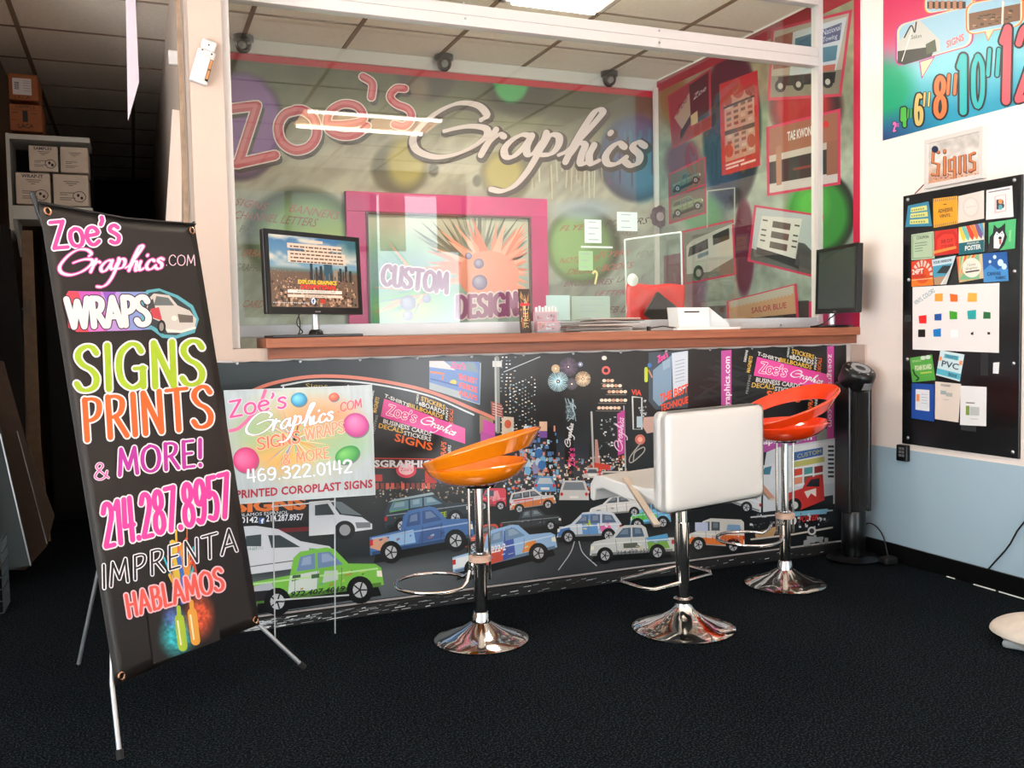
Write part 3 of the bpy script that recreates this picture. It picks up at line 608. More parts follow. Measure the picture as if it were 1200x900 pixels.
# ------------------------------------------------------------------ mural on the right wall
mr_ = thing('side_wall_mural', 'collage mural of pink-bordered sign and vehicle photos on the right wall', 'mural', (XR, 5, 1.2))
y0m = at(0, XR, 1010, 200)[1]
MB().box((XR - .012, y0m, 1.247), (XR - .001, YB - .013, 3.1)).build('backing_sheet', M_white, mr_)
A = Art((XR - .012, 0, 0), (0, -1, 0), (0, 0, 1), step=.00025)
def bgr(X, Y):
    C = mixc((146, 148, 112), (156, 172, 158), np.clip((Y - 60) / 200, 0, 1)[..., None]) * (1 + .3 * noise2(X, Y, 30, 40, 9)[..., None] + .16 * noise2(X, Y, 7, 9, 12, 4)[..., None])
    C = blob(C, X, Y, 858, 150, 34, 92, (16, 18, 26), .12); C = blob(C, X, Y, 846, 190, 20, 60, (36, 60, 96), .5, .8)
    C = blob(C, X, Y, 945, 125, 42, 45, (46, 12, 14), .2); C = blob(C, X, Y, 940, 125, 34, 38, (176, 24, 28), .4)
    C = blob(C, X, Y, 965, 250, 37, 48, (20, 26, 16), .1); C = blob(C, X, Y, 958, 252, 37, 44, (52, 146, 54), .3); C = blob(C, X, Y, 950, 240, 18, 24, (110, 210, 80), .9, .7)
    C = blob(C, X, Y, 872, 290, 12, 56, (96, 10, 48), .2); C = blob(C, X, Y, 800, 190, 20, 26, (110, 40, 80), .4, .8)
    C = blob(C, X, Y, 787, 108, 16, 34, (150, 120, 50), .5, .8); C = blob(C, X, Y, 822, 250, 24, 22, (96, 168, 118), .4, .8); C = blob(C, X, Y, 815, 340, 12, 46, (130, 40, 80), .5, .5)
    return C
planegrid(A, -(YB - .013), 1.247, -y0m, 3.1, 220, 260, bgr)
ux = lambda px, py=200: float(A.q((px, py))[0][0])
A.raw([(-(YB - .013), 3.02), (-y0m, 3.02), (-y0m, 3.1), (-(YB - .013), 3.1)], [(0, 1, 2, 3)], (170, 40, 46), 1)
A.raw([(-y0m - .05, 1.247), (-y0m, 1.247), (-y0m, 3.1), (-y0m - .05, 3.1)], [(0, 1, 2, 3)], (216, 22, 70), 1.4)
A.poly([(948, 353), (1006, 352), (1006, 381), (948, 381)], (208, 44, 104), 1)
A.poly([(778, 362), (948, 352), (948, 388), (778, 388)], (50, 56, 54), 1); A.poly([(778, 300), (800, 296), (800, 362), (778, 362)], (120, 40, 70), .8)
pink = (212, 52, 92)
def panel(pts, L, border=pink, inner=(150, 150, 140), b=.045):
    A.poly(pts, border, L); c = np.mean(pts, 0); ip = [tuple(np.array(p) + (c - p) * (b + .03)) for p in pts]; A.poly(ip, inner, L + 1)
    return lambda x, y: tuple((1 - x) * ((1 - y) * np.array(ip[3]) + y * np.array(ip[0])) + x * ((1 - y) * np.array(ip[2]) + y * np.array(ip[1])))   # tl, tr, br, bl
def pp(T, pts, c, L): A.poly([T(*p) for p in pts], c, L)
# a: boxes on pink
T = panel([(782, 113), (833, 80), (834, 150), (788, 175)], 2, (176, 56, 62), (150, 52, 58))
pp(T, [(.08, .55), (.5, .85), (.5, .3), (.25, .25)], (178, 160, 140), 4); pp(T, [(.5, .2), (.5, .98), (.98, 1), (.98, .2)], (14, 14, 16), 4.4); pp(T, [(.2, .2), (.5, .42), (.5, .28), (.2, .04)], (30, 30, 28), 4.8); pp(T, [(.5, .2), (.5, .4), (.68, .42), (.68, .2)], (200, 180, 130), 5)
A.txt('Zoe', T(.14, .55), T(.44, .72), T(.14, .68), (40, 34, 34), 5, shear=.3); A.txt('Zoe', T(.58, .66), T(.92, .7), T(.58, .76), (225, 225, 225), 5, shear=.3)
# b: red menu
T = panel([(843, 99), (888, 82), (891, 194), (846, 206)], 2, (196, 40, 38), (190, 34, 34), .0)
pp(T, [(.1, .12), (.1, .84), (.9, .86), (.9, .14)], (196, 140, 118), 4); A.ell(*T(.48, .87), 7, 9, (176, 70, 50), 5)
A.ell(*T(.2, .8), 5, 7, (170, 60, 40), 5); A.ell(*T(.8, .83), 6, 7, (160, 50, 30), 5)
for r in range(9):
    y = .7 - r * .065
    if r == 4: pp(T, [(.1, y - .02), (.1, y + .03), (.9, y + .03), (.9, y - .02)], (90, 40, 30), 5); continue
    for c_ in range(4):
        x = .16 + c_ * .19; pp(T, [(x, y), (x, y + .034), (x + .12, y + .036), (x + .12, y + .002)], random.choice([(110, 60, 48), (150, 50, 40), (120, 80, 60), (206, 170, 150)]), 5)
pp(T, [(.08, .72), (.08, .745), (.92, .765), (.92, .74)], (70, 26, 22), 5.4)
A.ell(*T(.2, .24), 5, 8, (176, 60, 40), 6); A.ell(*T(.8, .28), 5, 8, (176, 60, 40), 6)
for x, y, w_ in ((.1, .075, .5), (.1, .035, .34), (.5, .04, .4)): pp(T, [(x, y), (x, y + .022), (x + w_, y + .03), (x + w_, y + .008)], (232, 200, 188), 5)
# c: service truck
T = panel([(904, 34), (999, 11), (986, 113), (899, 118)], 2, (206, 60, 84), (184, 172, 152))
pp(T, [(0, .0), (0, .32), (1, .3), (1, 0)], (140, 132, 112), 3.6); pp(T, [(.02, .42), (.02, .9), (.3, .93), (.3, .42)], (150, 90, 66), 4)
pp(T, [(.26, .3), (.26, .92), (.98, .96), (.92, .3)], (206, 214, 214), 4.4); pp(T, [(.3, .42), (.3, .82), (.6, .85), (.6, .44)], (62, 104, 124), 5); pp(T, [(.66, .66), (.66, .86), (.92, .9), (.92, .68)], (92, 100, 130), 5); pp(T, [(.68, .42), (.68, .62), (.9, .62), (.9, .43)], (80, 130, 146), 5)
pp(T, [(.66, .3), (.66, .38), (.9, .38), (.9, .3)], (196, 110, 90), 5); pp(T, [(.1, .16), (.1, .3), (.92, .28), (.92, .14)], (26, 26, 24), 5.3)
A.txt('National', T(.67, .78), T(.91, .81), T(.67, .86), (220, 224, 230), 6); A.txt('Towing', T(.68, .69), T(.88, .71), T(.68, .76), (220, 224, 230), 6)
for x in (.14, .4, .82): A.ell(*T(x, .16), 6.5, 7.5, (18, 18, 18), 6); A.ell(*T(x, .16), 3, 3.6, (190, 184, 170), 6.5)
# d: shop front
T = panel([(898, 149), (985, 127), (985, 216), (899, 230)], 2, pink, (160, 100, 74))
pp(T, [(0, 0), (0, .16), (1, .16), (1, 0)], (206, 200, 192), 4); pp(T, [(.0, .14), (.0, .52), (1, .5), (1, .14)], (36, 34, 32), 4.2); pp(T, [(0, .48), (0, .58), (.9, .6), (.9, .5)], (200, 190, 176), 5)
pp(T, [(.1, .1), (.1, .7), (.18, .7), (.18, .1)], (176, 122, 92), 5.3); pp(T, [(.84, .12), (.84, .6), (1, .6), (1, .12)], (150, 96, 72), 5.3); pp(T, [(.7, .16), (.7, .44), (.74, .44), (.74, .16)], (190, 196, 200), 5.6)
A.txt('TAE KWON DO', T(.27, .75), T(.74, .76), T(.27, .89), (236, 232, 226), 6, bold=.02); A.ell(*T(.83, .86), 3.5, 4, (214, 40, 40), 6); pp(T, [(.35, .28), (.35, .32), (.7, .32), (.7, .28)], (130, 50, 36), 6)
# e: two vehicles
T = panel([(783, 204), (827, 183), (828, 250), (784, 263)], 2, (196, 54, 84), (120, 104, 92))
pp(T, [(0, .5), (0, .53), (1, .53), (1, .5)], pink, 3.8)
vehicle(A, 'pickup', T(.06, .58), T(.9, .62), T(.06, .9), (98, 126, 110), 4); vehicle(A, 'suv', T(.04, .06), T(.96, .1), T(.04, .42), (128, 148, 104), 4)
# small picture between
A.line([(829, 224), (861, 220), (861, 262), (829, 268)], 1.6, (186, 196, 180), 4, closed=True)
# f: white van
T = panel([(798, 271), (860, 257), (863, 322), (801, 334)], 4, pink, (128, 134, 122))
pp(T, [(0, 0), (0, .3), (1, .3), (1, 0)], (120, 120, 108), 5.6); pp(T, [(.04, .16), (.06, .72), (.2, .82), (1, .96), (1, .3), (.5, .12)], (196, 198, 188), 6); pp(T, [(.08, .5), (.12, .68), (.5, .78), (.5, .58)], (44, 48, 50), 6.5); pp(T, [(.6, .62), (.6, .82), (.94, .9), (.94, .68)], (40, 44, 44), 6.5)
pp(T, [(.28, .42), (.28, .5), (.5, .54), (.5, .46)], (90, 126, 136), 7); A.ell(*T(.28, .14), 6, 9, (26, 26, 26), 7); A.ell(*T(.28, .14), 3, 4.5, (170, 170, 160), 7.5)
# g: road sign truck
T = panel([(884, 240), (966, 252), (953, 325), (876, 306)], 4, pink, (186, 196, 196))
pp(T, [(0, 0), (0, .22), (1, .1), (1, 0)], (90, 92, 88), 5.6); pp(T, [(.08, .26), (.1, .86), (.72, .92), (.7, .2)], (222, 222, 212), 6); pp(T, [(.08, .14), (.08, .26), (.74, .2), (.8, .04)], (24, 24, 24), 6.3); pp(T, [(.72, .1), (.72, .5), (.82, .5), (1, .36), (1, .06)], (70, 72, 74), 6.3)
for y in (.74, .55, .36): pp(T, [(.28, y - .06), (.28, y + .06), (.56, y + .06), (.56, y - .06)], (90, 84, 76), 7)
for x in (.12, .62):
    for y in (.78, .6, .5, .4): pp(T, [(x, y - .01), (x, y + .02), (x + .08, y + .02), (x + .08, y - .01)], (70, 66, 60), 7)
# h: flat roofed shop
T = panel([(851, 353), (934, 332), (937, 378), (852, 386)], 4, pink, (206, 160, 116))
pp(T, [(.02, .78), (.02, 1), (.98, 1), (.98, .78)], (196, 190, 172), 6); pp(T, [(0, 0), (0, .3), (1, .22), (1, 0)], (24, 24, 24), 6); A.txt('SAILOR BLUE', T(.34, .42), T(.86, .42), T(.34, .62), (176, 60, 50), 6.4, bold=.02)
for k in range(18): x = .02 + k * .053; pp(T, [(x, .74), (x, .8), (x + .026, .8), (x + .026, .74)], (196, 190, 172), 6.6)
A.build('painted_artwork', print_mat('mural_ink', .55), mr_, .68)
# ------------------------------------------------------------------ printed vinyl on the counter front
cb = thing('counter_banner', 'wide vinyl banner of a night city full of wrapped vehicles on the counter front', 'banner', (2, YC, .05))
xa, xb, zb0, zb1 = .30, XR - .05, .058, 1.151
v = []; f = []; NX = 150; ZN = 4
for i in range(NX):
    x = xa + (xb - xa) * i / (NX - 1); sag = .006 * abs(math.sin(i * .42)) ** .6
    for k in range(ZN + 1):
        t = k / ZN; v.append((x, YC + .003, zb0 + (zb1 - sag * (k == ZN) - zb0) * t))
for i in range(NX - 1):
    for k in range(ZN): a = i * (ZN + 1) + k; f.append((a, a + ZN + 1, a + ZN + 2, a + 1))
vs = MB().add(v, f).build('vinyl_sheet', mat('vinyl_black', (14, 16, 17), .35), cb); sd = vs.modifiers.new('s', 'SOLIDIFY'); sd.thickness = .004; sd.offset = 0
for k in range(13):
    x = .4 + k * .262; MB().lathe([(0, .003), (.006, .002), (.008, 0), (0, 0)], (0, 0, 0), 10, Matrix.Rotation(PI / 2, 4, 'X')).xf(Matrix.Translation((x, YC + .001, 1.143))).build('nail_head', M_steel, cb)
A = Art((0, YC, 0), (1, 0, 0), (0, 0, 1), step=.00018); random.seed(11)
def bgc(X, Y):
    base = mixc((34, 42, 44), (13, 15, 17), np.clip((X - 330) / 330, 0, 1)[..., None])  # window sheen painted into the ink: greyer towards the left
    C = base * np.ones_like(X)[..., None]
    C = C * (1 + .25 * noise2(X, Y, 70, 50, 2)[..., None])
    # the grey road at the foot
    edge = 700 - (X - 300) * .125; t = np.clip((Y - edge + 34) / 22, 0, 1)[..., None] * np.clip(1 - (X - 300) / 640, .12, 1)[..., None]
    C = C * (1 - t) + np.array((112, 118, 122)) * t
    C = blob(C, X, Y, 600, 545, 120, 20, (96, 66, 60), .9, .35); C = blob(C, X, Y, 640, 540, 60, 34, (90, 140, 190), .9, .25)
    return C
planegrid(A, xa, zb0 + .004, xb, zb1 - .007, 260, 110, bgc)
# pale back-lit haze of print, skyline windows
wcol = [(236, 240, 240), (170, 190, 196), (226, 200, 160), (120, 140, 150)]
A.poly([(597, 440), (628, 417), (628, 530), (597, 520)], (20, 24, 26), 1)
for r in range(17):
    for c_ in range(9):
        if random.random() < .62: x = 597 + c_ * 3.6; y = 452 + r * 4.4 - (c_ * 3.6) * .42; A.rect(x, y, x + random.uniform(1, 2.4), y + 1.3, random.choice(wcol), 2)
A.line([(590, 436), (633, 418)], .9, (190, 196, 200), 2)
for r in range(26):
    for c_ in range(4):
        if random.random() < .6: x = 564 + c_ * 5 + random.random() * 2; y = 418 + r * 4; A.rect(x + 22, y, x + 24, y + 1.3, random.choice(wcol), 2.2)
for x0, x1, y0 in ((662, 672, 500), (690, 736, 452), (640, 652, 500), (738, 756, 470)):
    A.poly([(x0, 575), (x0, y0), (x1, y0), (x1, 575)], (6, 7, 8), 1.4)
# arch sweeping over the left
A.line([(284, 463), (320, 449), (370, 441), (430, 444), (500, 458), (560, 482), (583, 492)], 4, (206, 120, 100), 2, sm=True)
A.line([(330, 452), (370, 446), (430, 449), (500, 463), (555, 486)], 2, (206, 214, 216), 2.4, sm=True)
A.txt('Signs', (358, 455), (384, 455), (358, 449), (190, 170, 100), 3)
for x in (332, 408): A.line([(x, 452), (x, 462)], 2, (220, 224, 224), 3)
# billboard
A.poly([(503, 423), (562, 424), (562, 474), (503, 455)], (92, 128, 184), 3); A.poly([(503, 423), (520, 423), (534, 434), (503, 430)], (206, 196, 196), 3.3)
A.poly([(524, 424), (556, 425), (561, 437), (532, 432)], (120, 140, 150), 3.5); A.pen("Zoe's", (528, 431), (545, 433), (529, 424), (240, 90, 160), 4, w=.2)
A.poly([(503, 448), (540, 459), (540, 467), (503, 456)], (160, 172, 176), 3.6); A.line([(505, 436), (520, 438), (518, 444)], 2.2, (230, 120, 60), 4); A.ell(531, 448, 4, 3, (200, 190, 80), 4); A.line([(505, 444), (536, 452)], 1.6, (60, 84, 150), 4)
for i, t in enumerate(('THE REST', 'VEHICLE', 'WRAPS')): A.txt(t, (537, 444 + i * 9.5), (559, 450 + i * 10), (537, 437.5 + i * 9.5), (244, 92, 48), 5, bold=.03)
A.line([(503, 455), (562, 474), (563, 425)], 1.2, (170, 178, 180), 4.5)
# lamp post and street signs
A.line([(582, 420), (583, 505)], 6, (128, 132, 130), 4); A.line([(580.5, 420), (581.5, 505)], 1.4, (190, 194, 190), 5); A.poly([(577, 423), (588, 423), (588, 430), (577, 430)], (206, 208, 204), 5)
A.poly([(575, 470), (588, 474), (590, 490), (576, 486)], (150, 80, 66), 5)
for k in range(5): A.line([(577, 473 + k * 3), (588, 476.5 + k * 3)], .7, (220, 190, 180), 6)
A.poly([(562, 486), (578, 492), (578, 512), (562, 508)], (150, 122, 92), 3); A.poly([(566, 491), (580, 497), (580, 520), (566, 512)], (196, 66, 160), 4)
A.poly([(563, 505), (592, 515), (592, 532), (563, 534)], (176, 66, 150), 4); A.txt("ZOE'S", (565, 531), (590, 530), (565, 518), (236, 200, 226), 5)
A.poly([(588, 488), (602, 489), (602, 514), (588, 510)], (206, 190, 170), 3); A.ell(595, 497, 4, 5, (200, 90, 60), 4)
# pink band with the name, left and right, with word clouds
def cloud(p, right=False):
    (x0, y0), (x1, y1), (x2, y2), (x3, y3) = p; A.poly(p, (232, 76, 160), 6)
    T = lambda x, y: tuple((1 - x) * ((1 - y) * np.array(p[3]) + y * np.array(p[0])) + x * ((1 - y) * np.array(p[2]) + y * np.array(p[1])))
    A.pen("Zoe's", T(.06, .24), T(.40, .3), T(.07, .76), (236, 60, 150), 7, w=.17, thin=.8, outline=(250, 246, 250), ow=.06)
    A.script(T(.46, .34), T(.88, .36), (250, 248, 250), 10, w=11, outline=(120, 70, 110), ow=.6)
    W_, Y_, O_ = (226, 228, 224), (232, 190, 84), (240, 110, 50)
    for t, a, b, hh, c in (('T-SHIRTS', (.0, 1.08), (.3, 1.02), .2, W_), ('BILLBOARDS', (.3, 1.04), (.72, 1.06), .24, Y_), ('eBOARDS', (.42, 1.36), (.74, 1.36), .28, W_), ('STICKERS', (.44, 1.68), (.74, 1.7), .26, Y_),
                           ('BUSINESS CARDS', (.04, -.3), (.6, -.22), .24, W_), ('DECALS', (.0, -.62), (.28, -.54), .26, Y_), ('STICKERS', (.29, -.6), (.6, -.52), .24, W_), ('SIGNS', (.2, -1.08), (.62, -1.06), .44, O_)):
        A.txt(t, T(*a), T(*b), tuple(np.array(T(*a)) + (np.array(T(a[0], a[1] + hh)) - T(*a))), c, 6, bold=.02)
    for t, x, ya, yb_, c, wd in (('DECALS', .8, 1.0, 1.9, O_, .045), ('PRINT', .755, 1.1, 1.9, W_, .03), ('MAGNETS', -.1, .1, .95, Y_, .045), ('DESIGNS', -.16, .6, 1.2, W_, .03), ('WRAPS', .72, -1.5, -.3, O_, .06), ('BANNERS', .8, -1.4, -.4, W_, .035), ('PRINTING', -.06, -1.0, .0, (150, 152, 150), .03), ('CARDS', .38, 1.4, 1.95, W_, .025)):
        A.txt(t, T(x + wd, ya), T(x + wd, yb_), T(x, ya), c, 6, bold=.02)
cloud([(450, 467), (545, 502), (545, 520), (446, 488)]); cloud([(887, 418), (975, 440), (974, 458), (883, 440)])
# shop fascia left
A.poly([(437, 536), (512, 538), (512, 549), (437, 549)], (62, 20, 24), 3); A.line([(437, 537), (508, 538)], 1, (230, 70, 60), 4); A.line([(437, 548), (508, 548.5)], 1, (230, 70, 60), 4)
A.txt('SGRAPHICS', (439, 547), (512, 547.5), (439, 539), (232, 232, 236), 5, bold=.04); A.ell(476, 551, 12, 9, (226, 66, 90), 4); A.ell(476, 550, 9, 6.5, (250, 200, 206), 4.5); A.txt("Zoe's", (469, 552), (483, 552), (469, 548), (220, 50, 120), 5.2)
A.poly([(438, 556), (448, 556), (448, 564), (438, 564)], (214, 60, 50), 4); A.poly([(498, 552), (512, 552), (512, 566), (498, 566)], (190, 50, 44), 4)
for k in range(12): A.rect(440 + k * 6, 566, 444 + k * 6, 573, random.choice([(180, 60, 44), (214, 92, 70), (130, 50, 40)]), 4)
lights(A, 438, 562, 560, 592, 210, [(206, 196, 170), (150, 130, 110), (96, 80, 70), (40, 36, 34)], 3.2)
lights(A, 590, 535, 735, 582, 520, [(236, 232, 220), (206, 190, 160), (230, 120, 90), (120, 170, 210), (70, 60, 60), (196, 80, 60)], 3.2, (.5, 1.8))
lights(A, 600, 500, 655, 560, 120, [(130, 190, 226), (200, 226, 240), (90, 130, 190), (226, 150, 130)], 3.2, (.6, 2.6))
for k in range(9): A.ell(628 + random.uniform(-12, 12), 540 + random.uniform(-14, 14), random.uniform(3, 6), random.uniform(3, 8), random.choice([(120, 186, 226), (190, 214, 236), (60, 120, 190), (150, 150, 190)]), 4 + k * .1)
A.poly([(632, 494), (641, 494), (641, 512), (632, 512)], (226, 190, 160), 5); A.poly([(632, 505), (641, 505), (641, 513), (632, 513)], (120, 80, 160), 5.2)
# fireworks
for x, y, r, cs in ((654, 447, 12, [(150, 206, 226), (206, 236, 240)]), (666, 430, 11, [(120, 96, 120), (90, 80, 100)]), (683, 444, 9, [(206, 170, 130), (236, 214, 180)]), (651, 432, 5, [(200, 170, 130)]), (670, 450, 7, [(90, 86, 96)]), (680, 427, 3, [(120, 130, 160)])):
    for k in range(34):
        a = k * 2 * PI / 34; A.line([(x + r * .18 * math.cos(a), y + r * .18 * math.sin(a)), (x + r * math.cos(a), y + r * math.sin(a))], .7, random.choice(cs), 3 + (k % 5) * .1)
    A.ell(x, y, 1, 1, (255, 240, 226), 4)
# tower with bulbs in the middle, vertical names
A.script((668, 524), (671, 496), (232, 234, 236), 6, w=12); A.pen("Zoe's", (673, 546), (673, 525), (666, 546), (240, 80, 160), 6, w=.2)
for k in range(40): A.line([(662 + random.uniform(0, 12), 466 + random.uniform(0, 24)), (662 + random.uniform(0, 13), 470 + random.uniform(0, 24))], .8, random.choice([(170, 196, 206), (90, 110, 120)]), 4 + (k % 4) * .1)
A.ell(710, 434, 5, 5, (226, 100, 96), 4); A.ell(710, 434, 2.6, 2.6, (20, 16, 16), 4.4); A.ell(708, 419.5, 3, 2.6, (226, 224, 216), 4)
for r, (y, xa_, xb_) in enumerate(((446, 706, 716), (452, 706, 726), (459, 712, 731), (469, 703, 731), (478, 700, 727))):
    x = xa_
    while x < xb_: A.ell(x + 2, y, 2.4, 2, random.choice([(236, 206, 180), (214, 160, 130), (240, 226, 206)]), 4, n=8); x += 4.6
    A.line([(xa_ - 2, y + 3.4), (xb_ + 3, y + 3.6)], .9, (120, 110, 100), 3.6)
A.line([(693, 483), (696, 560)], 2.2, (190, 190, 190), 4); A.line([(731, 476), (733, 556)], 1.6, (170, 176, 180), 4); A.poly([(697, 515), (700, 515), (704, 548), (697, 548)], (206, 150, 140), 4)
for k in range(46): A.rect(x := random.uniform(700, 721), y := random.uniform(486, 556), x + random.uniform(1, 3), y + random.uniform(.8, 2.4), random.choice([(180, 186, 190), (110, 116, 120), (232, 232, 232)]), 4 + (k % 4) * .1)
A.poly([(723, 485), (732, 480), (732, 531), (724, 534)], (200, 60, 150), 5); A.script((729.5, 529), (729.5, 489), (240, 200, 230), 6, w=9)
A.poly([(696, 542), (715, 545), (715, 551), (696, 549)], (214, 62, 40), 5)
# framed sign and the wrapped-van photo
A.txt('VIA', (740, 462), (751, 463), (740, 456), (236, 70, 44), 5, bold=.04); A.line([(741, 465), (752, 466), (752, 503), (742, 503)], 1.7, (206, 210, 206), 5, closed=True); A.poly([(746, 488), (753, 488), (753, 501), (746, 501)], (176, 196, 206), 5.4); lights(A, 748, 468, 757, 488, 24, [(206, 214, 216), (150, 160, 166)], 5)
A.poly([(754, 489), (768, 488), (768, 506), (758, 508), (753, 500)], (196, 160, 146), 5.6); A.ell(750, 515, 6, 6, (206, 110, 96), 5); A.ell(750, 515, 3, 3, (240, 170, 150), 5.3)
A.line([(742, 540), (744, 530), (754, 524), (754, 530), (740, 542), (738, 536), (750, 520)], 1.3, (170, 166, 156), 5, sm=True)
A.poly([(760, 413), (806, 411), (806, 478), (768, 480), (760, 470)], (60, 76, 88), 3); A.poly([(765, 434), (787, 416), (787, 464), (772, 476), (765, 468)], (126, 156, 180), 4); A.poly([(787, 414), (806, 411), (806, 452), (789, 466)], (206, 216, 226), 4.3); A.poly([(776, 424), (785, 420), (785, 430), (777, 434)], (150, 176, 196), 5)
A.txt("Zoe's", (771, 425), (783, 418), (769, 418), (240, 80, 160), 6, shear=.3, bold=.04); A.txt('THE BEST', (773, 472), (806, 459), (773, 462), (240, 82, 44), 6, bold=.03); A.txt('TECHNIQUE', (774, 482), (806, 472), (774, 474), (240, 82, 44), 6, bold=.03)
A.line([(757, 446), (757, 432)], 4, (190, 206, 60), 5); A.ell(761, 428, 2.4, 2.6, (60, 120, 190), 5); A.line([(760, 434), (764, 442)], 1.6, (196, 140, 110), 5)
for k in range(7): A.line([(791, 424 + k * 4), (802, 421 + k * 4)], .8, (150, 160, 176), 6)
# purple strips on the right
A.poly([(845, 411), (857, 410), (857, 510), (845, 510)], (190, 78, 156), 4); A.txt('zoesgraphics.com', (855, 500), (855, 418), (848, 500), (244, 236, 244), 5, bold=.02)
A.poly([(969, 406), (977, 405), (977, 545), (969, 545)], (196, 66, 150), 5); A.txt('zoesgraphics.com', (970.5, 415), (970.5, 500), (976.5, 415), (244, 236, 244), 6)
A.poly([(886, 516), (956, 508), (956, 523), (886, 531)], (172, 74, 152), 4); A.txt('zoesgraphics.com', (860, 524), (951, 515), (860, 517), (246, 240, 246), 5, bold=.02)
A.poly([(956, 504), (976, 502), (976, 520), (957, 524)], (130, 140, 132), 4.2); A.poly([(900, 538), (911, 536), (911, 552), (900, 553)], (140, 140, 110), 4.2)
lights(A, 886, 528, 930, 560, 40, [(180, 186, 180), (90, 96, 96)], 4)
for k in range(30): A.line([(806 + random.uniform(0, 150), 414 + random.uniform(0, 60)), (808 + random.uniform(0, 150), 420 + random.uniform(0, 70))], random.uniform(.6, 4), random.choice([(24, 30, 34), (30, 38, 42)]), 1.2)
# --- vehicles, far to near
vehicle(A, 'van', (593, 598), (560, 598), (593, 572), (214, 66, 84), 7, accents=[((236, 150, 160), [(.2, .5), (.3, .9), (.6, .8), (.5, .4)])])
for (x0, y0, x1, y1, bc, gc) in ((625, 558, 652, 578, (92, 150, 200), (190, 200, 206)), (655, 563, 690, 588, (206, 206, 204), (120, 130, 140)), (700, 566, 716, 578, (196, 50, 40), (60, 60, 64)), (683, 548, 705, 562, (190, 190, 190), (70, 80, 90)), (700, 552, 738, 566, (200, 190, 180), (70, 70, 74))):
    m_ = (x0 + x1) / 2; A.poly([(x0, y1 - 2), (x0 + 1, y0 + (y1 - y0) * .5), (x0 + 5, y0), (x1 - 5, y0), (x1 - 1, y0 + (y1 - y0) * .5), (x1, y1 - 2)], bc, 7); A.poly([(x0 + 4, y0 + (y1 - y0) * .45), (x0 + 7, y0 + 2), (x1 - 7, y0 + 2), (x1 - 4, y0 + (y1 - y0) * .45)], gc, 7.6)
    for x in (x0 + 3, x1 - 3): A.ell(x, y1 - 9, 1.8, 2, (206, 40, 34), 8); A.rect(x - 2, y1 - 3, x + 2, y1, (10, 10, 10), 6.5)
    A.rect(m_ - 5, y1 - 7, m_ + 5, y1 - 4, (230, 230, 226), 8)
vehicle(A, 'suv', (598, 603), (652, 595), (596, 577), (206, 206, 206), 9, accents=[((214, 120, 60), [(.0, .24), (.1, .46), (.96, .5), (.98, .24)]), ((206, 60, 60), [(.05, .5), (.1, .62), (.5, .6), (.5, .5)])])
vehicle(A, 'pickup', (586, 628), (658, 620), (586, 600), (46, 52, 56), 12, glass=(90, 100, 106))
vehicle(A, 'van', (806, 578), (891, 606), (808, 548), (214, 216, 218), 9, flip=True)
A.txt('FREE ESTIMATES', (828, 587), (856, 590), (828, 583), (60, 66, 80), 13); A.txt('100% Professional', (858, 584), (887, 585), (858, 580), (60, 66, 80), 13)
vehicle(A, 'car', (690, 610), (756, 604), (690, 583), (216, 216, 214), 10, flip=True)
vehicle(A, 'car', (738, 622), (786, 618), (738, 588), (110, 186, 226), 12, flip=True, accents=[((96, 196, 80), [(.3, .4), (.5, .66), (.98, .5), (.9, .3)]), ((60, 120, 190), [(.0, .5), (.05, .62), (.3, .6), (.3, .5)])])
vehicle(A, 'hatch', (652, 637), (728, 634), (652, 600), (206, 214, 222), 14, flip=True, accents=[((96, 150, 206), [(.35, .26), (.4, .9), (.62, .9), (.6, .26)]), ((226, 110, 170), [(.12, .3), (.2, .6), (.34, .5), (.3, .26)]), ((190, 200, 80), [(.45, .5), (.52, .8), (.6, .6)]), ((70, 120, 190), [(.75, .24), (.8, .5), (.98, .44), (.98, .24)])], glass=(80, 100, 130))
vehicle(A, 'pickup', (691, 660), (790, 654), (690, 618), (206, 208, 204), 18, flip=True, accents=[((120, 170, 70), [(.05, .3), (.1, .6), (.32, .5), (.3, .26)]), ((90, 96, 86), [(.4, .36), (.44, .5), (.6, .5), (.6, .36)]), ((90, 160, 206), [(.06, .5), (.08, .7), (.34, .62), (.3, .5)])], glass=(70, 96, 120))
A.txt('214.499.1524', (722, 650), (764, 647), (722, 645), (40, 44, 60), 22)
vehicle(A, 'van', (806, 645), (872, 648), (806, 606), (216, 214, 208), 18, flip=True, accents=[((226, 122, 50), [(.02, .22), (.02, .56), (.34, .6), (.44, .4), (1, .42), (1, .22)]), ((130, 170, 206), [(.06, .66), (.08, .84), (.3, .84), (.32, .66)])])
A.txt('PAINTING', (834, 632), (868, 634), (834, 627), (206, 70, 40), 23); A.rect(814, 612, 829, 622, (190, 200, 226), 22)
# white box truck, red tow truck, boat on trailer
A.poly([(894, 556), (898, 530), (912, 524), (980, 513), (980, 590), (894, 600)], (206, 212, 216), 8); A.poly([(912, 526), (980, 516), (980, 566), (914, 572)], (222, 228, 230), 8.5)
A.poly([(930, 530), (964, 524), (964, 533), (930, 540)], (60, 100, 160), 9); A.txt('CUSTOM', (934, 537), (962, 531), (934, 532), (206, 206, 120), 9.5); A.poly([(930, 541), (966, 535), (966, 541), (930, 548)], (190, 190, 110), 9)
for k, c in enumerate(((206, 76, 56), (80, 150, 150), (150, 60, 50), (226, 150, 120), (120, 90, 70), (190, 110, 80))): x = 930 + (k % 3) * 12; y = 550 + (k // 3) * 10 - (k % 3) * 1.6; A.poly([(x, y), (x + 10, y - 1.6), (x + 10, y + 6), (x, y + 8)], c, 9)
for k in range(8): A.rect(970, 522 + k * 5, 977, 524.5 + k * 5, (40, 44, 50), 9)
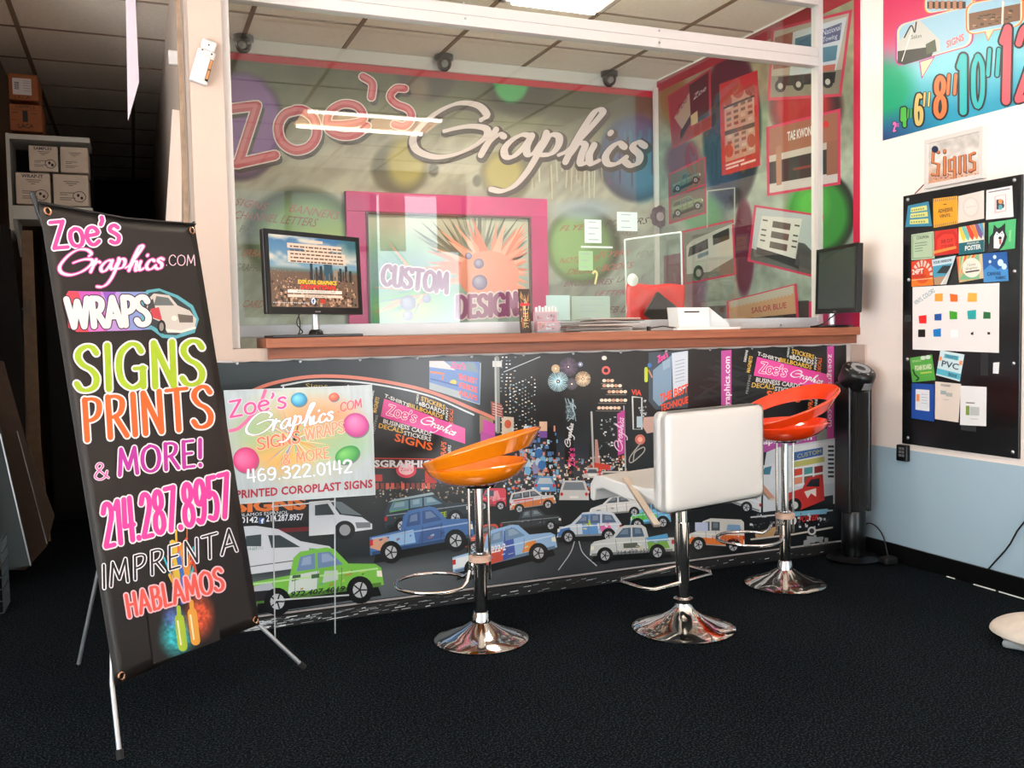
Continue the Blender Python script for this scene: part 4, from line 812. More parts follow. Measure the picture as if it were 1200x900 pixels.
A.poly([(886, 560), (892, 546), (908, 542), (908, 572), (886, 576)], (214, 218, 222), 8.8); A.poly([(891, 556), (896, 548), (904, 546), (902, 556)], (60, 120, 140), 9.4)
A.poly([(921, 590), (922, 578), (940, 572), (946, 560), (964, 556), (966, 586), (932, 600), (922, 600)], (196, 56, 52), 11); A.poly([(944, 570), (950, 562), (960, 560), (960, 570)], (40, 44, 50), 12); A.ell(931, 592, 8, 8.5, (12, 12, 13), 12, n=18); A.ell(931, 592, 4, 4.4, (214, 216, 216), 13, n=14)
A.poly([(942, 576), (956, 572), (956, 582), (950, 578), (946, 584)], (226, 222, 216), 13); A.poly([(940, 586), (976, 580), (976, 596), (940, 598)], (18, 18, 20), 10.5)
A.poly([(872, 612), (925, 606), (976, 598), (976, 614), (922, 622), (884, 622)], (26, 26, 30), 11); A.line([(880, 606), (925, 602), (975, 598)], 1.6, (206, 208, 210), 12); A.line([(880, 632), (930, 626), (975, 618)], 2, (206, 200, 190), 12); A.txt('POWER', (936, 612), (958, 609), (936, 605), (196, 50, 50), 13, shear=.3, bold=.03)
A.poly([(926, 600), (970, 596), (968, 602), (930, 605)], (120, 180, 206), 12.4); A.ell(951, 622, 5, 5, (206, 208, 208), 13, n=14); A.ell(951, 622, 3, 3, (60, 60, 62), 13.4, n=12); A.ell(929, 610, 4, 5, (226, 226, 222), 12.8); A.poly([(884, 624), (912, 616), (906, 628), (886, 632)], (190, 150, 104), 12)
lights(A, 878, 602, 972, 618, 50, [(200, 204, 206), (90, 96, 100)], 12.6, (.5, 1.5)); lights(A, 940, 630, 974, 642, 16, [(150, 154, 156)], 3, (1, 4))
vehicle(A, 'suv', (451, 627), (552, 612), (450, 586), (40, 54, 62), 9, accents=[((96, 170, 80), [(.06, .62), (.1, .9), (.26, .9), (.28, .64)]), ((150, 170, 176), [(.04, .92), (.1, .98), (.56, 1.02), (.58, .95)])], glass=(96, 132, 150))
A.txt('HERBALIFE', (486, 611), (523, 605), (486, 605), (170, 190, 60), 13, bold=.02); A.txt('NUTRITION', (488, 617), (522, 611), (488, 612), (170, 190, 60), 13, bold=.02)
vehicle(A, 'pickup', (602, 644), (545, 648), (602, 612), (206, 84, 62), 12)
vehicle(A, 'pickup', (434, 662), (556, 640), (432, 606), (70, 110, 166), 15, accents=[((206, 150, 120), [(.0, .36), (.04, .54), (.14, .56), (.22, .4), (.1, .26)]), ((150, 186, 220), [(.14, .3), (.2, .56), (.42, .58), (.44, .3)]), ((60, 90, 140), [(.46, .28), (.5, .58), (.7, .6), (.72, .3)])], glass=(56, 84, 130))
vehicle(A, 'pickup', (531, 682), (653, 652), (529, 632), (150, 186, 222), 19, accents=[((206, 80, 60), [(.3, .2), (.3, .54), (.5, .56), (.5, .22)]), ((60, 84, 166), [(.48, .22), (.5, .9), (.58, .94), (.6, .26)]), ((226, 140, 60), [(.66, .3), (.7, .5), (.8, .52), (.8, .26)]), ((232, 236, 240), [(.0, .3), (.0, .54), (.16, .55), (.16, .3)])], glass=(110, 140, 170))
A.txt('214-222-2', (562, 651), (592, 644), (562, 643), (250, 240, 236), 24, bold=.03)
# box truck, van and green pickup at the left
A.poly([(262, 592), (362, 588), (362, 621), (262, 626)], (16, 16, 18), 9); A.txt('SIGNS', (276, 600), (357, 596), (276, 586), (236, 120, 50), 10, bold=.05)
A.txt('HABLAMOS ESPANOL', (272, 606), (338, 602), (272, 602), (226, 226, 230), 10); A.txt('469.322.0142', (248, 614), (302, 612), (248, 607), (236, 236, 240), 10, bold=.02); A.rect(303, 606.5, 310, 613.5, (60, 90, 160), 10); A.txt('f', (306, 613), (309, 613), (306, 607.5), (245, 245, 250), 11, bold=.04)
A.txt('214.287.8957', (312, 611), (355, 609), (312, 603.5), (236, 236, 240), 10, bold=.02); A.poly([(280, 622), (362, 617), (362, 622), (280, 627)], (110, 26, 34), 10)
A.poly([(362, 588), (386, 586), (398, 603), (424, 606), (436, 614), (436, 620), (400, 625), (362, 628)], (216, 218, 222), 9.5); A.poly([(369, 604), (369, 592), (384, 590), (392, 603)], (50, 58, 62), 11); A.poly([(388, 587), (400, 588), (424, 604), (400, 602)], (110, 120, 124), 11)
A.ell(404, 621, 12, 11, (16, 17, 18), 12); A.ell(404, 621, 6.5, 6.5, (150, 152, 156), 13); A.poly([(416, 612), (434, 612), (434, 618), (418, 619)], (120, 124, 128), 11)
A.poly([(262, 618), (300, 616), (326, 620), (352, 634), (386, 640), (396, 650), (392, 660), (300, 672), (262, 676)], (206, 208, 214), 14); A.poly([(318, 642), (314, 627), (328, 627), (352, 641)], (52, 62, 66), 15); A.poly([(288, 640), (288, 628), (306, 626), (306, 640)], (60, 70, 76), 14.6); A.poly([(362, 642), (382, 644), (380, 647), (362, 646)], (110, 170, 110), 15)
A.ell(370, 658, 16, 14, (44, 48, 50), 15.5); A.txt('214.669.111', (288, 645), (308, 644), (288, 641), (70, 130, 80), 15.5); A.line([(292, 664), (350, 656)], 1.2, (90, 94, 98), 15.5)
vehicle(A, 'pickup', (294, 722), (450, 700), (292, 654), (120, 190, 72), 20, accents=[((176, 180, 190), [(.0, .24), (.0, .5), (.16, .54), (.2, .24)]), ((40, 36, 40), [(.0, .24), (.03, .42), (.18, .4), (.19, .24)]), ((206, 216, 210), [(.28, .3), (.3, .6), (.52, .62), (.5, .3)]), ((60, 96, 60), [(.31, .5), (.32, .6), (.38, .6), (.38, .52)]), ((60, 96, 60), [(.46, .5), (.46, .57), (.52, .57), (.52, .5)]), ((190, 204, 196), [(.54, .4), (.56, .6), (.66, .58), (.66, .42)])], glass=(110, 136, 176))
A.txt('972.407.4019', (341, 699), (404, 692), (341, 693), (30, 40, 30), 25, bold=.03, shear=.2); A.line([(322, 703), (408, 697)], 1.8, (200, 206, 206), 26)
A.line([(673, 634), (668, 648), (654, 668)], 1, (206, 210, 212), 15, sm=True); A.line([(678, 634), (683, 648), (699, 663)], 1, (206, 210, 212), 15, sm=True)
A.build('printed_artwork', print_mat('banner_ink', .32, coat=.12, bump=.02), cb)

# ------------------------------------------------------------------ x-frame banner at the left
_y, _l, _r, _w, _h = .743, .169, -.007, .650, 1.496
_u = Vector((math.cos(_y), math.sin(_y), 0)); _b = Vector((-math.sin(_y), math.cos(_y), 0)); _n = math.cos(_l) * Vector((0, 0, 1)) + math.sin(_l) * _b
bu = _u * math.cos(_r) + _n * math.sin(_r); bv = _n * math.cos(_r) - _u * math.sin(_r); bn = bu.cross(bv); _c = Vector((.148, 3.228, .2))
BT = [_c - bu * _w / 2 + bv * _h, _c + bu * _w / 2 + bv * _h, _c + bu * _w / 2, _c - bu * _w / 2]
xs = thing('x_frame_banner', 'tall black banner stand with pink, green and orange lettering at the left', 'banner stand', (-.084, 2.926, 0))
def bpt(u, v):
    p = (1 - u) * ((1 - v) * BT[0] + v * BT[3]) + u * ((1 - v) * BT[1] + v * BT[2]); return p
v = []; f = []; NU, NV = 16, 40
for j in range(NV + 1):
    for i in range(NU + 1):
        u, w_ = i / NU, j / NV; p = bpt(u, w_); p = p + bv * (-.014 * math.sin(PI * u) * (1 - w_) + .006 * math.sin(PI * u) * w_) ; v.append(p)
for j in range(NV):
    for i in range(NU): a = j * (NU + 1) + i; f.append((a, a + NU + 1, a + NU + 2, a + 1))
sh = MB().add(v, f).build('banner_sheet', mat('banner_vinyl', (33, 29, 27), .38, bump=.04, bscale=4), xs, smooth=True); sd = sh.modifiers.new('s', 'SOLIDIFY'); sd.thickness = .002; sd.offset = 0
mid = (BT[2] + BT[3]) / 2
A = Art(mid, bu, bv, step=.00012); A.O = A.O + A.N * .0035
print('plane test', A.q([(44, 236), (229, 264), (303, 733), (136, 803)]))
Pk, Wt = (236, 78, 168), (248, 240, 244)
def Q(s, bl, br, tl, c, L=1, **k): A.pen(s, bl, br, tl, c, L, **k)
Q("Zoe's", (62, 291), (142, 284), (57, 261), (240, 74, 160), 1, w=.17, thin=.8, outline=(252, 240, 248), ow=.055)
A.script((70, 325), (193, 311), (250, 236, 246), 4, w=9, outline=(226, 70, 170), ow=2.6)
Q('.COM', (194, 311), (229, 311), (194, 299), (250, 214, 228), 2, w=.1, thin=.8)
# wraps badge
A.poly([(76, 348), (80, 341), (130, 342), (165, 343), (166, 387), (90, 389), (80, 384)], (206, 92, 190), 1); A.poly([(76, 348), (80, 341), (92, 342), (104, 389), (90, 389), (80, 384)], (232, 74, 92), 1.4); A.poly([(118, 342), (140, 342), (152, 387), (126, 388)], (190, 150, 216), 1.5); A.poly([(140, 342), (178, 342), (182, 386), (152, 387)], (140, 160, 216), 1.6)
A.poly([(100, 389), (112, 366), (122, 388)], (236, 120, 206), 1.7); A.poly([(120, 342), (128, 362), (136, 342)], (150, 90, 200), 1.7)
A.poly([(165, 348), (172, 340), (186, 338), (208, 346), (226, 358), (233, 374), (228, 390), (206, 397), (190, 396), (180, 388), (166, 380)], (96, 176, 190), 2); A.poly([(168, 350), (175, 343), (187, 341), (206, 349), (223, 361), (229, 374), (224, 387), (206, 393), (192, 392), (182, 384), (169, 377)], (56, 66, 70), 2.5)
A.poly([(172, 366), (172, 352), (180, 344), (198, 346), (208, 358), (222, 364), (230, 374), (228, 384), (212, 390), (196, 390), (190, 378), (176, 372)], (214, 206, 198), 3); A.poly([(180, 358), (183, 347), (197, 349), (204, 358)], (110, 116, 116), 4); A.poly([(172, 366), (174, 354), (179, 350), (182, 362)], (70, 70, 70), 4); A.poly([(176, 362), (186, 360), (190, 376), (178, 372)], (206, 70, 80), 4.2)
A.ell(189, 383, 5, 8, (22, 22, 22), 5); A.ell(189, 383, 2.6, 5, (150, 146, 140), 5.5); A.poly([(208, 368), (226, 370), (226, 378), (210, 378)], (110, 100, 92), 5); A.ell(204, 373, 3.4, 3, (244, 238, 226), 5.5); A.line([(196, 387), (212, 389), (228, 384)], 3, (236, 230, 222), 5)
Q('WRAPS', (80, 383), (176, 380), (77, 351), (244, 236, 236), 4, w=.24, thin=.85, outline=(60, 40, 60), ow=.04, gap=.05)
Q('SIGNS', (90, 458), (240, 450), (88, 407), (176, 206, 44), 1, w=.145, thin=.58, outline=Wt, ow=.04, gap=.14)
Q('PRINTS', (98, 516), (250, 499), (95, 469), (244, 108, 44), 1, w=.145, thin=.58, outline=Wt, ow=.04, gap=.12)
Q('&', (111, 563), (128, 560), (108, 544), (232, 110, 190), 1, w=.12, thin=.6, outline=Wt, ow=.04)
Q('MORE!', (139, 557), (238, 545), (138, 527), (200, 52, 170), 1, w=.16, thin=.62, outline=Wt, ow=.05, gap=.12)
Q('214.287.8957', (123, 641), (270, 604), (119, 592), (240, 70, 170), 3, w=.125, thin=.85, outline=Wt, ow=.035, gap=.13)
# paint burst and bottles behind the lower words
cols = [(70, 190, 206), (90, 120, 220), (236, 130, 60), (232, 90, 60), (236, 190, 60), (60, 170, 170)]
def bgb(X, Y):
    C = np.ones(X.shape + (3,)) * np.array((33, 29, 27.)); 
    C = blob(C, X, Y, 206, 744, 17, 22, (60, 190, 200), .9, .95); C = blob(C, X, Y, 232, 724, 15, 22, (226, 92, 60), .9, .95); C = blob(C, X, Y, 200, 722, 10, 12, (90, 110, 190), .9, .7)
    return C * (1 + .5 * noise2(X, Y, 3, 3, 8)[..., None] * np.clip((C.sum(-1, keepdims=True) - 100) / 200, 0, 1))
p4 = [(170, 700), (250, 676), (258, 750), (180, 778)]; A.quadgrid(p4, 60, 90, lambda u, v: bgb(170 + 79 * u + 9 * v, 700 - 24 * u + v * 76), .3)
for k in range(60):
    a = random.uniform(-2.6, -.6); r = random.uniform(12, 48); x, y = 212 + random.uniform(-10, 12), 672 + random.uniform(-14, 26); A.line([(x, y), (x + r * .5 * math.cos(a), y + r * math.sin(a))], random.uniform(.8, 3), random.choice(cols), .9 + (k % 8) * .1)
for x0, y0, x1, y1, c, w_ in ((202, 636, 206, 700, (232, 196, 60), 7), (214, 640, 216, 690, (226, 150, 50), 8), (208, 650, 214, 706, (60, 110, 200), 5), (224, 650, 230, 700, (200, 60, 50), 3)): A.line([(x0, y0), ((x0 + x1) / 2 + 3, (y0 + y1) / 2), (x1, y1)], w_, c, 2, sm=True)
for x, y, c in ((213, 742, (176, 206, 60)), (228, 735, (240, 170, 70))): A.line([(x - 4, y - 30), (x - 3, y - 18)], 5, c, 2.4); A.line([(x - 3, y - 17), (x + 1, y + 16)], 11, c, 2.4); A.line([(x - 5, y - 14), (x - 1, y + 14)], 2, (244, 240, 200), 2.6)
Q('IMPRENTA', (119, 690), (278, 645), (115, 664), (24, 22, 26), 4, w=.1, thin=.7, outline=(246, 246, 250), ow=.05, gap=.14, shear=.12)
Q('HABLAMOS', (150, 723), (263, 690), (146, 698), (244, 96, 84), 4, w=.16, thin=.7, outline=(252, 196, 206), ow=.07, gap=.13)
A.build('printed_artwork', print_mat('xbanner_ink', .4), xs)
for p in (bpt(.035, .018), bpt(.965, .018), bpt(.965, .985), bpt(.035, .985)):
    Mx = Matrix.Translation(p + bn * .006) @ Matrix((bu, bv, bn)).transposed().to_4x4()
    tr_ = MB(); tr_.tube([(.011 * math.cos(a), .011 * math.sin(a), 0) for a in np.linspace(0, 2 * PI, 16, endpoint=False)], .0035, 8, closed=True); tr_.xf(Mx).build('grommet', mat('brass', (196, 150, 120), .25, 1.), xs, smooth=True)
hub = (BT[0] + BT[1] + BT[2] + BT[3]) / 4 - bn * .16 + Vector((0, 0, -.02)); fL, fR = Vector((-.084, 2.926, .008)), Vector((.548, 3.458, .008)); rear = Vector((-.243, 3.878, .008))
cL, cR = bpt(.0, .995) - bn * .012, bpt(1, .995) - bn * .012
M_leg = mat('leg_grey', (176, 178, 182), .35, .6); M_rub = mat('rubber', (18, 18, 18), .8)
for c_, ft in ((cL, fL), (cR, fR)):
    MB().tube([hub, hub + (c_ - hub) * .5 - bn * .03, c_, ft + (c_ - ft) * .03], .0075, 10).build('leg', M_leg, xs, smooth=True).children
for ft, c_ in ((fL, cL), (fR, cR)): MB().tube([ft + (c_ - ft).normalized() * .028, ft], .011, 10).build('foot_cap', M_rub, xs)
MB().tube([hub, hub + (rear - hub) * .5, rear], .0075, 10).build('leg', M_leg, xs, smooth=True)
M_arm = mat('arm_black', (16, 16, 17), .35)
for c_, e in ((bpt(0, 0), -.03), (bpt(1, 0), .0)):
    d = (c_ - hub).normalized(); MB().tube([hub, c_ - bn * .012, c_ - bn * .012 + d * .035 if e else c_ + d * .006], .008, 10).build('arm', M_arm, xs, smooth=True)
MB().tube([hub - Vector((0, 0, .05)), hub + Vector((0, 0, .05))], .022, 14).build('hub', M_arm, xs, smooth=True)
MB().tube([bpt(0, 0) + bn * .002, bpt(.5, 0) - bv * .014 + bn * .002, bpt(1, 0) + bn * .002], .004, 6).build('top_hem', M_arm, xs)

# ------------------------------------------------------------------ yard sign on wire stakes
YS = 3.83
def sp(u, v): return at(1, YS, u, v)
sp_ = [sp(262, 457.5), sp(436, 451), sp(440, 580), sp(276, 591)]
ys = thing('yard_sign', 'pale corrugated plastic sign on thin wire stakes in front of the counter banner', 'sign', (.62, YS, 0))
MB().prism([Vector(p) for p in sp_], (0, .004, 0)).build('sign_board', mat('coroplast', (196, 204, 206), .45), ys)
A = Art((0, YS, 0), (1, 0, 0), (0, 0, 1), step=.00018); random.seed(5)
def bgs(u, v):
    x = 262 + 176 * u; y = 456 + 130 * v; C = np.ones(u.shape + (3,)) * np.array((186, 196, 198.)); C = C * (1 + .06 * noise2(x * 4, y * .3, 10, 10, 4)[..., None])
    C = blob(C, x, y, 345, 512, 66, 44, (206, 190, 130), .9, .9); C = blob(C, x, y, 370, 500, 46, 26, (236, 150, 104), .9, .9); C = blob(C, x, y, 320, 530, 34, 24, (236, 176, 90), .9, .8); C = blob(C, x, y, 395, 522, 36, 22, (140, 196, 150), .9, .7); C = blob(C, x, y, 300, 505, 30, 20, (150, 196, 140), .9, .6)
    return C
A.quadgrid([(263, 458.5), (435, 452), (439, 579), (277, 590)], 70, 50, bgs)
burst(A, 345, 515, 120, 20, 66, [(232, 140, 90), (236, 190, 110), (206, 170, 80), (130, 190, 140), (240, 226, 200), (150, 150, 190)], .4, 1.3, sq=.7)
A.line([(311, 458), (302, 478), (282, 500), (270, 505)], 4, (236, 110, 160), 2, sm=True)
Q = lambda s, bl, br, tl, c, L=1, **k: A.pen(s, bl, br, tl, c, L, **k)
Q("Zoe's", (269, 489), (336, 477), (268, 471), (240, 84, 150), 3, w=.17, thin=.8, outline=(250, 220, 234), ow=.04)
A.script((290, 513), (392, 489), (252, 252, 252), 6, w=9, outline=(120, 120, 110), ow=1.); Q('.COM', (396, 483), (424, 477), (396, 473), (240, 90, 110), 4, w=.14, thin=.8)
Q('SIGNS', (302, 527), (352, 518), (301, 514), (240, 112, 84), 4, w=.17, thin=.8, outline=(250, 206, 180), ow=.05); Q('WRAPS', (358, 516), (404, 506), (357, 503), (232, 150, 116), 4, w=.17, thin=.8, outline=(250, 214, 196), ow=.05)
Q('& MORE', (332, 545), (386, 536), (331, 533), (240, 140, 100), 4, w=.14, thin=.8, outline=(250, 206, 180), ow=.04)
for x, y, rx, ry, rt, c, c2 in ((350, 468, 9.5, 8, -.2, (130, 206, 236), (36, 130, 170)), (391, 465, 6, 4.6, -.3, (250, 150, 120), (214, 80, 60)), (417, 498, 15, 14, .3, (244, 140, 190), (186, 56, 130)), (288, 539, 15, 15, -.6, (250, 120, 170), (206, 50, 110)), (407, 533, 15, 10, -.4, (130, 206, 110), (50, 140, 66))):
    A.ell(x + 1, y + 1.5, rx, ry, (120, 120, 126), 5, rt); A.ell(x, y, rx, ry, c, 5.6, rt, c2=c2)
Q('469.322.0142', (290, 565), (413, 553), (289, 551), (250, 250, 250), 6, w=.17, thin=.7, outline=(176, 186, 190), ow=.05)
A.txt('PRINTED COROPLAST SIGNS', (277, 584), (436, 571), (277, 574.5), (172, 40, 60), 6, bold=.035, space=1.05)
A.build('printed_artwork', print_mat('yard_ink', .4), ys)
M_wire = mat('wire', (196, 200, 202), .4, .4)
for (u, v_), (ub, vb) in (((320, 560), (321, 749)), ((393, 556), (396, 747))):
    t = at(1, YS - .006, u, v_); b_ = at(2, .0, ub, vb); MB().tube([Vector(t) + Vector((0, .012, 0)), Vector((b_[0], YS + .004, .0))], .0028, 8).build('wire_stake', M_wire, ys)
t = at(1, YS, 320, 640); t2 = at(1, YS, 395, 634); MB().tube([(t[0], YS + .006, .56), (t2[0], YS + .006, .56)], .0028, 8).build('wire_crossbar', M_wire, ys)
# ------------------------------------------------------------------ bar stools
def ring_base(mb, r, h): mb.lathe([(0, .0), (r * .97, .0), (r, .004), (r, .009), (r * .93, .017), (r * .7, .03), (r * .42, .052), (r * .2, .078), (.036, .1), (.03, .118), (.026, .12), (0, .12)], seg=56); return mb
def bucket_stool(name, label, loc, back, colr, seat_z, ct, grp, foot_yaw, rise=.115):
    rd = Vector((.93, -.36, 0))
    t = thing(name, label, 'bar stool', loc, grp)
    ms = mat(ct, colr, .12, coat=1.); L = Matrix.Translation(loc)
    ring_base(MB(), .193, 0).xf(L).build('base', M_chrome, t, smooth=True)
    MB().tube([(0, 0, .11), (0, 0, .36)], .0265, 24).xf(L).build('column_sleeve', M_chrome, t, smooth=True)
    MB().tube([(0, 0, .36), (0, 0, seat_z - .02)], .0175, 20).xf(L).build('piston', M_chrome, t, smooth=True)
    MB().lathe([(.03, .325), (.046, .328), (.046, .35), (.03, .353)], seg=24).xf(L).build('collar', mat('collar', (206, 170, 150), .3), t, smooth=True)
    # footrest: hoop hanging from two thin rods
    fx, fy = math.cos(foot_yaw), math.sin(foot_yaw); P = []
    for a in np.linspace(-2.55, 2.55, 22): P.append(Vector((.045 + .15 + .15 * math.cos(a) - .15 * 0, .155 * math.sin(a), .24)))
    Rz = Matrix.Rotation(foot_yaw, 4, 'Z'); m_ = MB(); P = [Vector((.04, -.05, .30)), Vector((.05, -.07, .26))] + P + [Vector((.05, .07, .26)), Vector((.04, .05, .30))]
    m_.tube([Rz @ p for p in P], .0075, 10).xf(L).build('footrest', M_chrome, t, smooth=True)
    for s in (-1, 1): MB().tube([rd * s * .04 + Vector((0, 0, .25)), rd * s * .04 + Vector((0, 0, seat_z - .002))], .0055, 10).xf(L).build('rod', M_chrome, t, smooth=True)
    # seat bowl: shallow shell, tilted up towards the back
    Mz = Matrix.Rotation(math.atan2(back[1], back[0]), 4, 'Z'); tilt = Matrix.Translation((0, 0, seat_z)) @ Matrix.Rotation(-.07, 4, 'Y')
    prof = [(0, 0), (.06, .001), (.115, .01), (.16, .03), (.19, .056), (.204, .08)]
    bw_ = MB(); bw_.lathe(prof, seg=56, M=L @ Mz @ tilt @ Matrix.Translation((0, 0, 0)))
    o = bw_.build('seat_bowl', ms, t, smooth=60); s = o.modifiers.new('s', 'SOLIDIFY'); s.thickness = .012; s.offset = 0; bv_ = o.modifiers.new('b', 'BEVEL'); bv_.width = .004; bv_.segments = 2; bv_.limit_method = 'ANGLE'
    MB().lathe([(0, -.012), (.07, -.012), (.075, -.002), (0, .0)], seg=24).xf(L @ Matrix.Translation((0, 0, seat_z))).build('mount_plate', M_chrome, t, smooth=True)
    # back hoop: a broad band that leaves the bowl at the front and rises to the back
    vs = []; N = 72
    for k in range(N):
        a = 2 * PI * k / N; c = .5 - .5 * math.cos(a)        # 0 at the front, 1 at the back
        a2 = a + PI; r0 = .205 + .012 * c; ex = .02 * c
        zb = .058 + rise * c; hb = .03 + .042 * c ** .8
        for rr, zz in ((r0, zb), (r0 + .022 + ex, zb + hb), (r0 + .012 + ex, zb + hb + .006), (r0 - .013, zb + .004)):
            vs.append(L @ Mz @ Vector((rr * math.cos(a2), rr * math.sin(a2) * 1.0, seat_z + zz - .01)))
    fs = [(k * 4 + i, ((k + 1) % N) * 4 + i, ((k + 1) % N) * 4 + (i + 1) % 4, k * 4 + (i + 1) % 4) for k in range(N) for i in range(4)]
    o = MB().add(vs, fs).build('back_hoop', ms, t, smooth=50); bv_ = o.modifiers.new('b', 'BEVEL'); bv_.width = .003; bv_.segments = 2; bv_.limit_method = 'ANGLE'
    return t
bucket_stool('bar_stool', 'orange plastic bucket bar stool in front of the yard sign side of the counter', (1.268, 3.49, 0), (.80, -.6), (240, 128, 12), .645, 'orange_gloss', 'bucket bar stools', 2.75, .105)
bucket_stool('bar_stool', 'red-orange plastic bucket bar stool beside the black tower fan', (2.895, 3.62, 0), (1, -.06), (236, 62, 16), .712, 'red_gloss', 'bucket bar stools', 3.0, .135)
# white padded stool seen from behind
wl = Vector((2.085, 3.262, 0)); ws = thing('padded_bar_stool', 'white leatherette bar stool with square padded back and chrome arm bars', 'bar stool', wl)
yaw = .25; L = Matrix.Translation(wl) @ Matrix.Rotation(yaw, 4, 'Z')     # local +Y is where the sitter faces
m_ = MB(); m_.lathe([(0, .0), (.208, .0), (.214, .004), (.214, .009), (.2, .018), (.15, .032), (.09, .054), (.05, .08), (.036, .1), (.034, .112), (.04, .116), (.04, .13), (.028, .136), (0, .136)], seg=60); m_.xf(L).build('base', M_chrome, ws, smooth=True)
MB().tube([(0, 0, .12), (0, 0, .45)], .027, 24).xf(L).build('column_sleeve', M_chrome, ws, smooth=True)
MB().tube([(0, 0, .45), (0, 0, .565)], .019, 20).xf(L).build('piston', M_chrome, ws, smooth=True)
MB().tube([(-.036, 0, .24), (-.036, 0, .56)], .006, 10).xf(L).build('lever_rod', M_chrome, ws, smooth=True)
fr_ = [(x, y, .2) for x, y in ((-.2, .03), (-.2, .16), (-.17, .19), (.17, .19), (.2, .16), (.2, .03), (.17, .0), (.04, -.005), (-.04, -.005), (-.17, .0))]
MB().tube(fr_, .008, 10, closed=True).xf(L).build('footrest', M_chrome, ws, smooth=True)
MB().box((-.1, -.1, .552), (.1, .1, .57), .004).xf(L).build('mount_plate', M_chrome, ws)
M_lea = mat('white_leather', (204, 202, 198), .38, bump=.12, bscale=14)
def pad(mb, x0, y0, z0, x1, y1, z1, bev, sg=4, bulge=0.):
    bm = bmesh.new(); bmesh.ops.create_cube(bm, size=1); bmesh.ops.subdivide_edges(bm, edges=bm.edges[:], cuts=6, use_grid_fill=True)
    for v_ in bm.verts:
        u, w_, q = v_.co.x * 2, v_.co.y * 2, v_.co.z * 2; e = max(abs(u), abs(w_), abs(q)) if bulge else 1
        m1 = sorted((abs(u), abs(w_), abs(q)))
        v_.co.x = (x0 + x1) / 2 + u * (x1 - x0) / 2 * (1 - .0 * abs(q)); v_.co.y = (y0 + y1) / 2 + w_ * (y1 - y0) / 2 * (1 + bulge * (1 - u * u) * (1 - q * q)); v_.co.z = (z0 + z1) / 2 + q * (z1 - z0) / 2
    bmesh.ops.bevel(bm, geom=[e for e in bm.edges if len(e.link_faces) == 2 and e.calc_face_angle(0) > .8], offset=bev, segments=sg, affect='EDGES', profile=.5)
    return mb.bm(bm)
bk = MB(); pad(bk, -.322, -.225, .555, .255, -.145, .94, .03, 4, .22); bk.xf(L).build('backrest', M_lea, ws, smooth=60)
# seat: a pad whose front rolls down
o = MB(); prof = [(-.16, .57), (-.16, .64), (-.05, .632), (.1, .64), (.19, .655), (.235, .645), (.262, .61), (.262, .55), (.25, .54), (.235, .545), (.225, .59), (.18, .6), (.05, .575)]
o.add([(-.28, y, z) for y, z in prof] + [(.24, y, z) for y, z in prof], [tuple(range(len(prof)))[::-1], tuple(range(len(prof), 2 * len(prof)))] + [(i, (i + 1) % len(prof), len(prof) + (i + 1) % len(prof), len(prof) + i) for i in range(len(prof))])
so = o.xf(L).build('seat', M_lea, ws, smooth=60); bb_ = so.modifiers.new('b', 'BEVEL'); bb_.width = .014; bb_.segments = 3; bb_.limit_method = 'ANGLE'; bb_.angle_limit = .9
P_ = lambda Y, u, v: Vector(at(1, Y, u, v))
for a_, b_ in ((P_(3.28, 733, 560), P_(2.92, 770, 616)), (P_(3.40, 880, 556), P_(3.07, 905, 585))):
    d = (b_ - a_); sd_ = d.cross(Vector((0, 0, 1))).normalized() * .013; th = d.cross(sd_).normalized() * .005
    MB().add([a_ - sd_ - th, a_ + sd_ - th, a_ + sd_ + th, a_ - sd_ + th, b_ - sd_ - th, b_ + sd_ - th, b_ + sd_ + th, b_ - sd_ + th], [(0, 1, 2, 3), (7, 6, 5, 4), (0, 4, 5, 1), (1, 5, 6, 2), (2, 6, 7, 3), (3, 7, 4, 0)]).build('arm_bar', mat('arm_metal', (206, 190, 176), .32, .75), ws)

# ------------------------------------------------------------------ tower fan
FX, FY = 3.525, 3.845
tf = thing('tower_fan', 'tall black tower fan with vertical grille standing in the corner by the counter', 'fan', (FX, FY, 0))
def oval(mb, rx, ry, z0, z1, yaw=.0, seg=36, ch=.0): 
    for zz0, zz1, k in ((z0, z1, 1),):
        mb.lathe([(0, z0), (1 - ch, z0), (1, z0 + ch * .1), (1, z1 - ch * .1), (1 - ch, z1), (0, z1)], seg=seg, M=Matrix.Diagonal((rx, ry, 1, 1)))
    return mb
Lf = Matrix.Translation((FX, FY, 0))
oval(MB(), .145, .135, .0, .03, ch=.15).xf(Lf).build('base', M_black, tf, smooth=True)
oval(MB(), .062, .062, .03, .27, ch=.05).xf(Lf).build('lower_body', M_black, tf, smooth=True)
oval(MB(), .058, .058, .27, .945, ch=.05).xf(Lf).build('core', mat('fan_core', (3, 3, 3), .7), tf, smooth=True)
for sx in (-1, 1):
    MB().box((sx * .066 - .012, -.05, .265), (sx * .066 + .012, .06, .955), .008).xf(Lf).build('side_panel', M_black, tf)
sl = None
for k in range(15):
    a = -PI / 2 + (k - 7) * .155; x, y = .068 * math.cos(a), .068 * math.sin(a)
    MB().box((x - .0022, y - .005, .28), (x + .0022, y + .005, .94)).xf(Lf).build('grille_slat', mat('fan_slat', (46, 44, 42), .3), tf)
for z in (.3, .45, .6, .75, .9): MB().tube([(.071 * math.cos(a), .071 * math.sin(a), z) for a in np.linspace(-PI * .9, -PI * .1, 16)], .002, 6).xf(Lf).build('grille_ring', M_black, tf)
Mt = Lf @ Matrix.Translation((0, 0, .94)) @ Matrix.Rotation(.5, 4, 'X')
MB().lathe([(0, 0), (.082, 0), (.088, .01), (.088, .082), (.082, .095), (.074, .1), (0, .1)], seg=40, M=Mt).build('control_head', M_black, tf, smooth=True)
